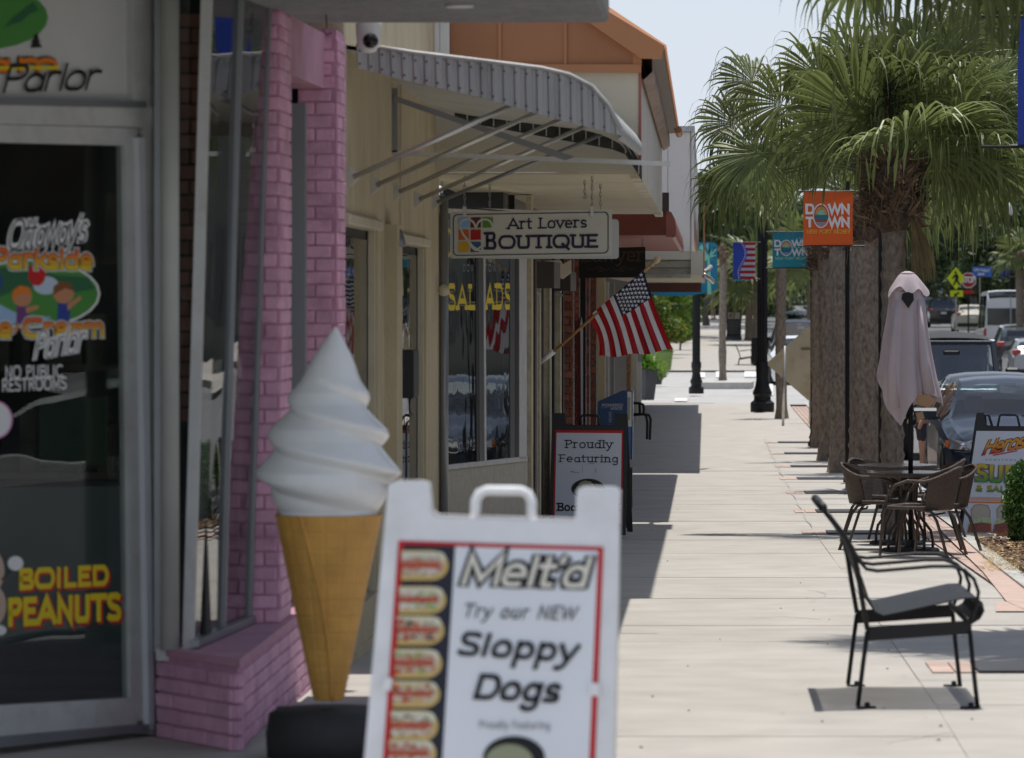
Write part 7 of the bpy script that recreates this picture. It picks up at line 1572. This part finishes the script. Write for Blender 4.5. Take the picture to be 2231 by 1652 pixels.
# ------------------------------------------------------------------ far sidewalk furniture and people
cbd = D(741); cb_ = empty('sandwich_board', G(1598, 741), 'far black chalkboard stand with white header on the sidewalk', 'sandwich board'); CP = ZP(cbd)
part('frame', MB().prism([CP(u, v) for u, v in ((1582, 676), (1585, 673), (1612, 673), (1615, 676), (1615, 733), (1583, 733))], (0, .08, 0)), mat('board_slate', (.05, .055, .07), .6), cb_)
part('header', MB().poly([CP(u, v, .01) for u, v in ((1586, 681), (1612, 681), (1612, 695), (1586, 695))]), flat('paper_pink_white', (.55, .50, .50)), cb_); part('header_dot', MB().poly([CP(u, v, .02) for u, v in ell(1591, 688, 3.2, 4, 10)]), KR, cb_)
for k in range(6):
    mb = MB(); rnd = random.Random(k); x_ = 1588
    while x_ < 1609: l = rnd.uniform(1.5, 4); mb.poly([CP(x_, 700+k*5, .01), CP(x_+l, 700+k*5, .01), CP(x_+l, 702+k*5, .01), CP(x_, 702+k*5, .01)]); x_ += l+1.2
    part('chalk_line', mb, KGY, cb_)
part('base', MB().box((CP(1581, 0).x, cbd-.15, g(cbd)), (CP(1616, 0).x, cbd+.3, CP(0, 733).z)), mat('base_slate', (.08, .09, .12), .6), cb_)
fbx = D(796); fb_ = empty('street_bench', G(1622, 796), 'far black metal bench on the sidewalk beyond the crossing', 'bench')
BP = lambda u, v, dd=0: P(u, v, fbx+dd)+Vector((0, 0, 0))
for dd in (0, 1.3):
    part('side_frame', MB().tube([BP(1602, 750, dd), BP(1609, 765, dd), BP(1614, 783, dd), BP(1635, 779, dd)], .02, 6), M_blackm, fb_); part('arm', MB().tube([BP(1612, 765, dd), BP(1636, 762, dd), BP(1638, 778, dd)], .018, 6), M_blackm, fb_)
    part('leg', MB().tube([BP(1611, 781, dd), BP(1608, 798, dd)], .022, 6), M_blackm, fb_); part('leg', MB().tube([BP(1636, 779, dd), BP(1638, 797, dd)], .022, 6), M_blackm, fb_)
part('seat', MB().prism([BP(1611, 781), BP(1637, 777), BP(1637, 779), BP(1611, 784)], (0, 1.3, 0)), M_blackm, fb_)
bs_ = MB()
for k in range(5): bs_.prism([BP(1602+k*2, 751+k*5), BP(1603+k*2, 751+k*5), BP(1603.6+k*2, 753+k*5), BP(1602.6+k*2, 753+k*5)], (0, 1.3, 0))
part('back_slats', bs_, M_blackm, fb_)
tcd = D(797); tc = empty('litter_bin', G(1660, 797), 'black slatted litter bin behind the thick lamp post', 'litter bin')
part('body', MB().lathe([(.30, g(tcd)), (.34, g(tcd)+.1), (.34, g(tcd)+.95), (.36, g(tcd)+1.0), (.28, g(tcd)+1.0)], (P(1659, 0, tcd).x, tcd, 0), 18), M_blackm, tc)
for k in range(16):
    a = k*math.pi/8; part('slat', MB().box((P(1659, 0, tcd).x+.345*math.cos(a)-.02, tcd+.345*math.sin(a)-.02, g(tcd)+.1), (P(1659, 0, tcd).x+.345*math.cos(a)+.02, tcd+.345*math.sin(a)+.02, g(tcd)+.95)), M_blackm, tc)
pd = D(697)
person('person in a pale blue shirt and shorts walking far down the sidewalk', G(1546, 697), 1.85, R(20), mat('shirt_pale_blue', (.28, .30, .42), .9), mat('shorts_blue', (.10, .12, .20), .9), haird, 'walk')
person('person in pink beside the one in pale blue, far down the sidewalk', G(1556, 695), 1.75, R(-25), mat('shirt_pink', (.45, .12, .20), .9), mat('trousers_dark', (.03, .03, .04), .9), haird, 'walk', seed=3, longhair=True)
# planters
M_pl1 = mat('plant_green', (.06, .17, .025), .45, var=.3, trans=.35); M_pl2 = mat('plant_lime', (.22, .42, .03), .45, var=.25, trans=.35); M_pl3 = mat('plant_olive', (.22, .30, .06), .5, var=.3, trans=.3)
def spiky(mb, c, h, n, sp, seed):
    rnd = random.Random(seed)
    for i in range(n):
        a = rnd.random()*6.28; e_ = rnd.uniform(.15, 1)*sp; l = h*rnd.uniform(.6, 1.1); w_ = .018; t_ = Vector((-math.sin(a), math.cos(a), 0))
        rows = []
        for k in range(5):
            t = k/4; p = Vector(c)+Vector((math.cos(a)*e_*t*t, math.sin(a)*e_*t*t, l*t*(1-.25*t*e_/sp))); ww = w_*(1-t)*1.2+.002; rows.append([p-t_*ww, p+t_*ww])
        mb.grid(rows)
    return mb
def pot(lab, u, v, rt_, rb_, h, m, pm, kind, seed, fr=.4, fh=.4):
    d = D(v); x = P(u, 0, d).x; z = g(d); t = empty('potted_plant', (x, d, z), lab, 'potted plant')
    sq_ = 4 if kind == 'square' else 20
    part('pot', MB().lathe([(rb_, z), (rt_, z+h), (rt_*1.06, z+h), (rt_*1.06, z+h-.04), (rt_*.9, z+h-.03)], (x, d, 0), sq_), pm, t)
    mb = MB(); leafcloud(mb, (x, d, z+h+fh*.35), (fr, fr, fh), 900, .05, 2, seed, shell=.3); part('foliage', mb, m, t, kind='stuff'); return x, d, z, t
charc = mat('pot_charcoal', (.05, .052, .06), .5)
x, d, z, t = pot('tall charcoal planter with lime trailing foliage below the flag', 1407, 872, .30, .20, .75, [M_pl2, M_pl1], charc, 'square', 1, .26, .20)
part('blades', spiky(MB(), (x-.05, d, z+.8), .9, 60, .42, 4), M_pl1, t, kind='stuff')
x, d, z, t = pot('lime green round pot farther down the sidewalk', 1446, 806, .32, .24, .62, [M_pl3, M_pl1], mat('pot_lime', (.16, .26, .06), .5), 'round', 2, .3, .18)
x, d, z, t = pot('low planter of loose olive foliage between the charcoal and green pots', 1426, 838, .25, .2, .3, [M_pl3, M_pl2], charc, 'round', 3, .42, .34)
part('blades', spiky(MB(), (x-.15, d, z+.3), 1.1, 40, .7, 6), M_pl2, t, kind='stuff')
# leafy shrubs at the left past the flag and a lime parasol
for k, (lab, u, v, d, r, ms) in enumerate((('leafy yellow green bush rising beside the flag fly end', 1466, 665, 172, .75, [M_pl3, M_pl2]), ('loose bush below the lime parasol', 1492, 692, 180, .6, [M_pl3, M_pl1]), ('tall bush with yellow flowers near the flag edge', 1445, 700, 166, .8, [M_pl3, M_pl1, mat('petal_yellow', (.6, .45, .05), .6)]))):
    c = P(u, v, d); t = empty('bush', (c.x, d, g(d)), lab, 'bush'); mb = MB()
    for q in range(7): leafcloud(mb, (c.x+random.uniform(-.5, .5)*r, d, c.z+random.uniform(-1.3, .8)*r), (r*.7, r*.7, r*.6), 600, .085, len(ms), 50+k*7+q, shell=.2)
    part('foliage', mb, ms, t, kind='stuff'); part('stem', MB().tube([(c.x-.2, d, g(d)-.1), (c.x-.1, d, c.z)], .04, 6), mat('bark_brown', (.1, .07, .05)), t)
lpz = empty('parasol', (P(1475, 0, 195).x, 195, g(195)), 'pale lime parasol over an orange stall far down on the left', 'parasol')
c = P(1472, 658, 195); part('canopy', MB().lathe([(.85, c.z-.10), (.80, c.z+.02), (.62, c.z+.28), (.35, c.z+.50), (.02, c.z+.58)], (c.x, 195, 0), 8), mat('parasol_lime', (.42, .55, .22), .8, trans=.3), lpz); part('pole', MB().tube([(c.x, 195, g(195)), (c.x, 195, c.z+.5)], .03, 6), M_blackm, lpz)
ob = empty('stall', (P(1488, 0, 160).x, 160, g(160)), 'orange slatted stall front under the lime parasol', 'stall')
for k in range(6): bxp('board', (P(1476, 0, 190).x, 190, P(0, 712-k*6, 190).z), (P(1499, 0, 190).x, 190.3, P(0, 707-k*6, 190).z), mat('stall_orange', (.50, .13, .03), .7), ob)
df2 = empty('dark_shopfront', (-3, 150, 0), 'shaded shopfronts continuing past the crossing at the left', 'building')
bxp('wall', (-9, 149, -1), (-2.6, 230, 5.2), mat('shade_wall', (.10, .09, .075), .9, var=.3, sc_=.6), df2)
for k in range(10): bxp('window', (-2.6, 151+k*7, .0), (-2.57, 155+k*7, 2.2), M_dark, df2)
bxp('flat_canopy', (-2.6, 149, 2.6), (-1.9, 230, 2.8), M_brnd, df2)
# ------------------------------------------------------------------ oaks and background trees
M_ok1 = mat('oak_leaf', (.030, .055, .018), .55, var=.4, sc_=.5, trans=.2); M_ok2 = mat('oak_leaf_pale', (.075, .115, .03), .5, var=.4, sc_=.5, trans=.25); M_ob = mat('oak_bark', (.12, .105, .09), .95, var=.3, sc_=3, bump=.6, bsc=12)
def oak(lab, u, d, h, r, n, seed, z0=None, grp='dark oaks at the end of the street'):
    rnd = random.Random(seed); x = P(u, 0, d).x; z = g(d)-.3 if z0 is None else z0; t = empty('oak_tree', (x, d, z), lab, 'tree', grp)
    tr = [(x, d, z)]; 
    for k in range(1, 5): tr.append((x+rnd.uniform(-.3, .3)*k*.6, d, z+h*.62*k/4))
    mb = MB().tube(tr, [h*.035, h*.028, h*.024, h*.018, h*.01], 8); mb2 = MB()
    for k in range(7):
        a = rnd.random()*6.28; zz_ = z+h*rnd.uniform(.35, .5); e_ = Vector((x+math.cos(a)*r*.7, d+math.sin(a)*r*.7, zz_+h*.22)); mb2.tube([(x, d, zz_), (Vector((x, d, zz_))+e_)/2+Vector((0, 0, .3)), e_], [h*.014, h*.010, h*.005], 6)
    part('trunk', mb, M_ob, t); part('limbs', mb2, M_ob, t)
    cr = MB()
    for k in range(13):
        a = rnd.random()*6.28; q = rnd.random()**.6*r*.8; c = (x+math.cos(a)*q, d+math.sin(a)*q*.6, z+h*rnd.uniform(.42, .93)-q*.12); rr_ = r*rnd.uniform(.26, .42); leafcloud(cr, c, (rr_, rr_, rr_*.75), n//13, .17*r/4, 2, seed*31+k, shell=.8)
    part('crown', cr, [M_ok1, M_ok2], t, kind='stuff')
random.seed(77)
oaks = [(1400, 215, 9, 5.5, 'low oak over the shaded shopfronts at the far left'), (1475, 300, 13.0, 6, 'oak whose top peeps above the white building'), (1540, 260, 9.0, 5, 'oak shading the two walking people'), (1600, 300, 10, 5.5, 'oak behind the far chalkboard stand'),
        (1545, 420, 14, 8, 'taller pale oak between white building and palm fronds'), (1660, 330, 9.5, 4.5, 'oak behind the thick lamp post'), (1830, 330, 13, 7, 'oak hidden behind the palm row'), (1940, 300, 11, 6, 'oak right behind the slim palm trunk'), (2000, 265, 9.5, 5, 'oak over the black car far off'),
        (2060, 300, 13, 6.5, 'oak behind the pedestrian crossing sign'), (2120, 250, 10, 5, 'oak with forked trunk behind the blue direction sign'), (2180, 290, 13, 7, 'oak above the white van'), (2240, 215, 9, 5, 'oak at the right edge behind the bright small palm'), (2310, 260, 13, 7, 'tall oak beyond the right edge'),
        (1790, 620, 10, 8, 'distant oak right of the sloping road'), (2090, 450, 15, 9, 'tall back oak above the traffic'), (1985, 420, 14, 8, 'tall back oak over the umbrella'), (2210, 420, 15, 9, 'tall back oak near the right edge')]
for k, (u, d, h, r, lab) in enumerate(oaks): oak('dark green '+lab if k else lab, u, d, h*.78, r*.85, 6500, 100+k)
pk = MB()
for k in range(46):
    u = 1430+k*6.2
    if u > 1700: u += 85
    leafcloud(pk, (P(u, 0, 335).x, 335+random.uniform(-6, 6), g(335)+1.6+random.uniform(-.6, 1.6)), (1.8, 2, 2.6), 300, .22, 2, 700+k, shell=.5)
for k in range(50):
    u = 1960+k*6.5; leafcloud(pk, (P(u, 0, 300).x, 300+random.uniform(-6, 6), g(300)+2.0+random.uniform(-.6, 2.0)), (1.8, 2, 2.8), 300, .22, 2, 770+k, shell=.5)
for k in range(70):
    leafcloud(pk, (P(random.uniform(1950, 2330), 0, 310).x, 310+random.uniform(-8, 8), g(300)+random.uniform(2.5, 9.5)), (2.2, 2, 2.0), 260, .26, 2, 4000+k, shell=.5)
part('hedge_row', pk, [M_ok1, M_ok2], cat='hedge', label='dark undergrowth filling the space beneath the oaks', kind='stuff')
sc2 = MB()
for k in range(38): leafcloud(sc2, (random.uniform(-6, 5.5), random.uniform(206, 318), random.uniform(5.0, 8.5)), (2.6, 4.5, 1.2), 520, .36, 2, 840+k, shell=.4)
part('shade_canopy', sc2, [M_ok1, M_ok2], cat='tree canopy', label='leafy canopy spreading over the far sidewalk', kind='stuff')
hedge = MB()
for k in range(60):
    u = 1435+k*14; 
    if 1690 < u < 1775: continue
    leafcloud(hedge, (P(u, 0, 470).x, 470, g(470)+2.0+1.2*math.sin(k*1.7)), (4, 3, 3.2), 420, .35, 2, 900+k, shell=.6)
part('distant_woods', hedge, [M_ok1, M_ok2], cat='trees', label='dark wooded backdrop closing the end of the street', kind='stuff')
wb2 = MB().grid([[(x, 560+40*math.sin(x*.02), -2), (x, 560+40*math.sin(x*.02), 10+3*math.sin(x*.11)+2*math.sin(x*.31))] for x in range(-200, 400, 6) if not (8 < x < 18)])
hd = MB()
for k in range(90):
    x = -60+k*2.2
    if 9 < x < 16: continue
    leafcloud(hd, (x, 540, g(540)+3.5+1.5*math.sin(k*.9)), (3.5, 3, 5), 260, .5, 2, 2000+k, shell=.6)
part('farther_woods', hd, [M_ok1, M_ok2], label='farther tree line behind the woods', cat='trees', kind='stuff')
# off-view buildings across the road that the glass mirrors
for k, (lab, y0, y1, h, c) in enumerate((('low dark brick shop row across the road, seen only mirrored in the glass', 8, 40, 11.0, (.08, .055, .045)), ('brick shop row across the road, farther along', 41, 90, 12.0, (.10, .07, .055)), ('long dim shop row across the road, farthest part', 91, 240, 12.0, (.07, .07, .055)))):
    t = empty('shop_row', (22, (y0+y1)/2, 0), lab, 'building'); bxp('wall', (21.5, y0, -1), (28, y1, h), mat('across_%d' % k, c, .85, var=.15), t)
    for q in range(int((y1-y0)/5)): bxp('window', (21.44, y0+1+q*5, .3), (21.49, y0+4+q*5, 2.4), M_dark, t)
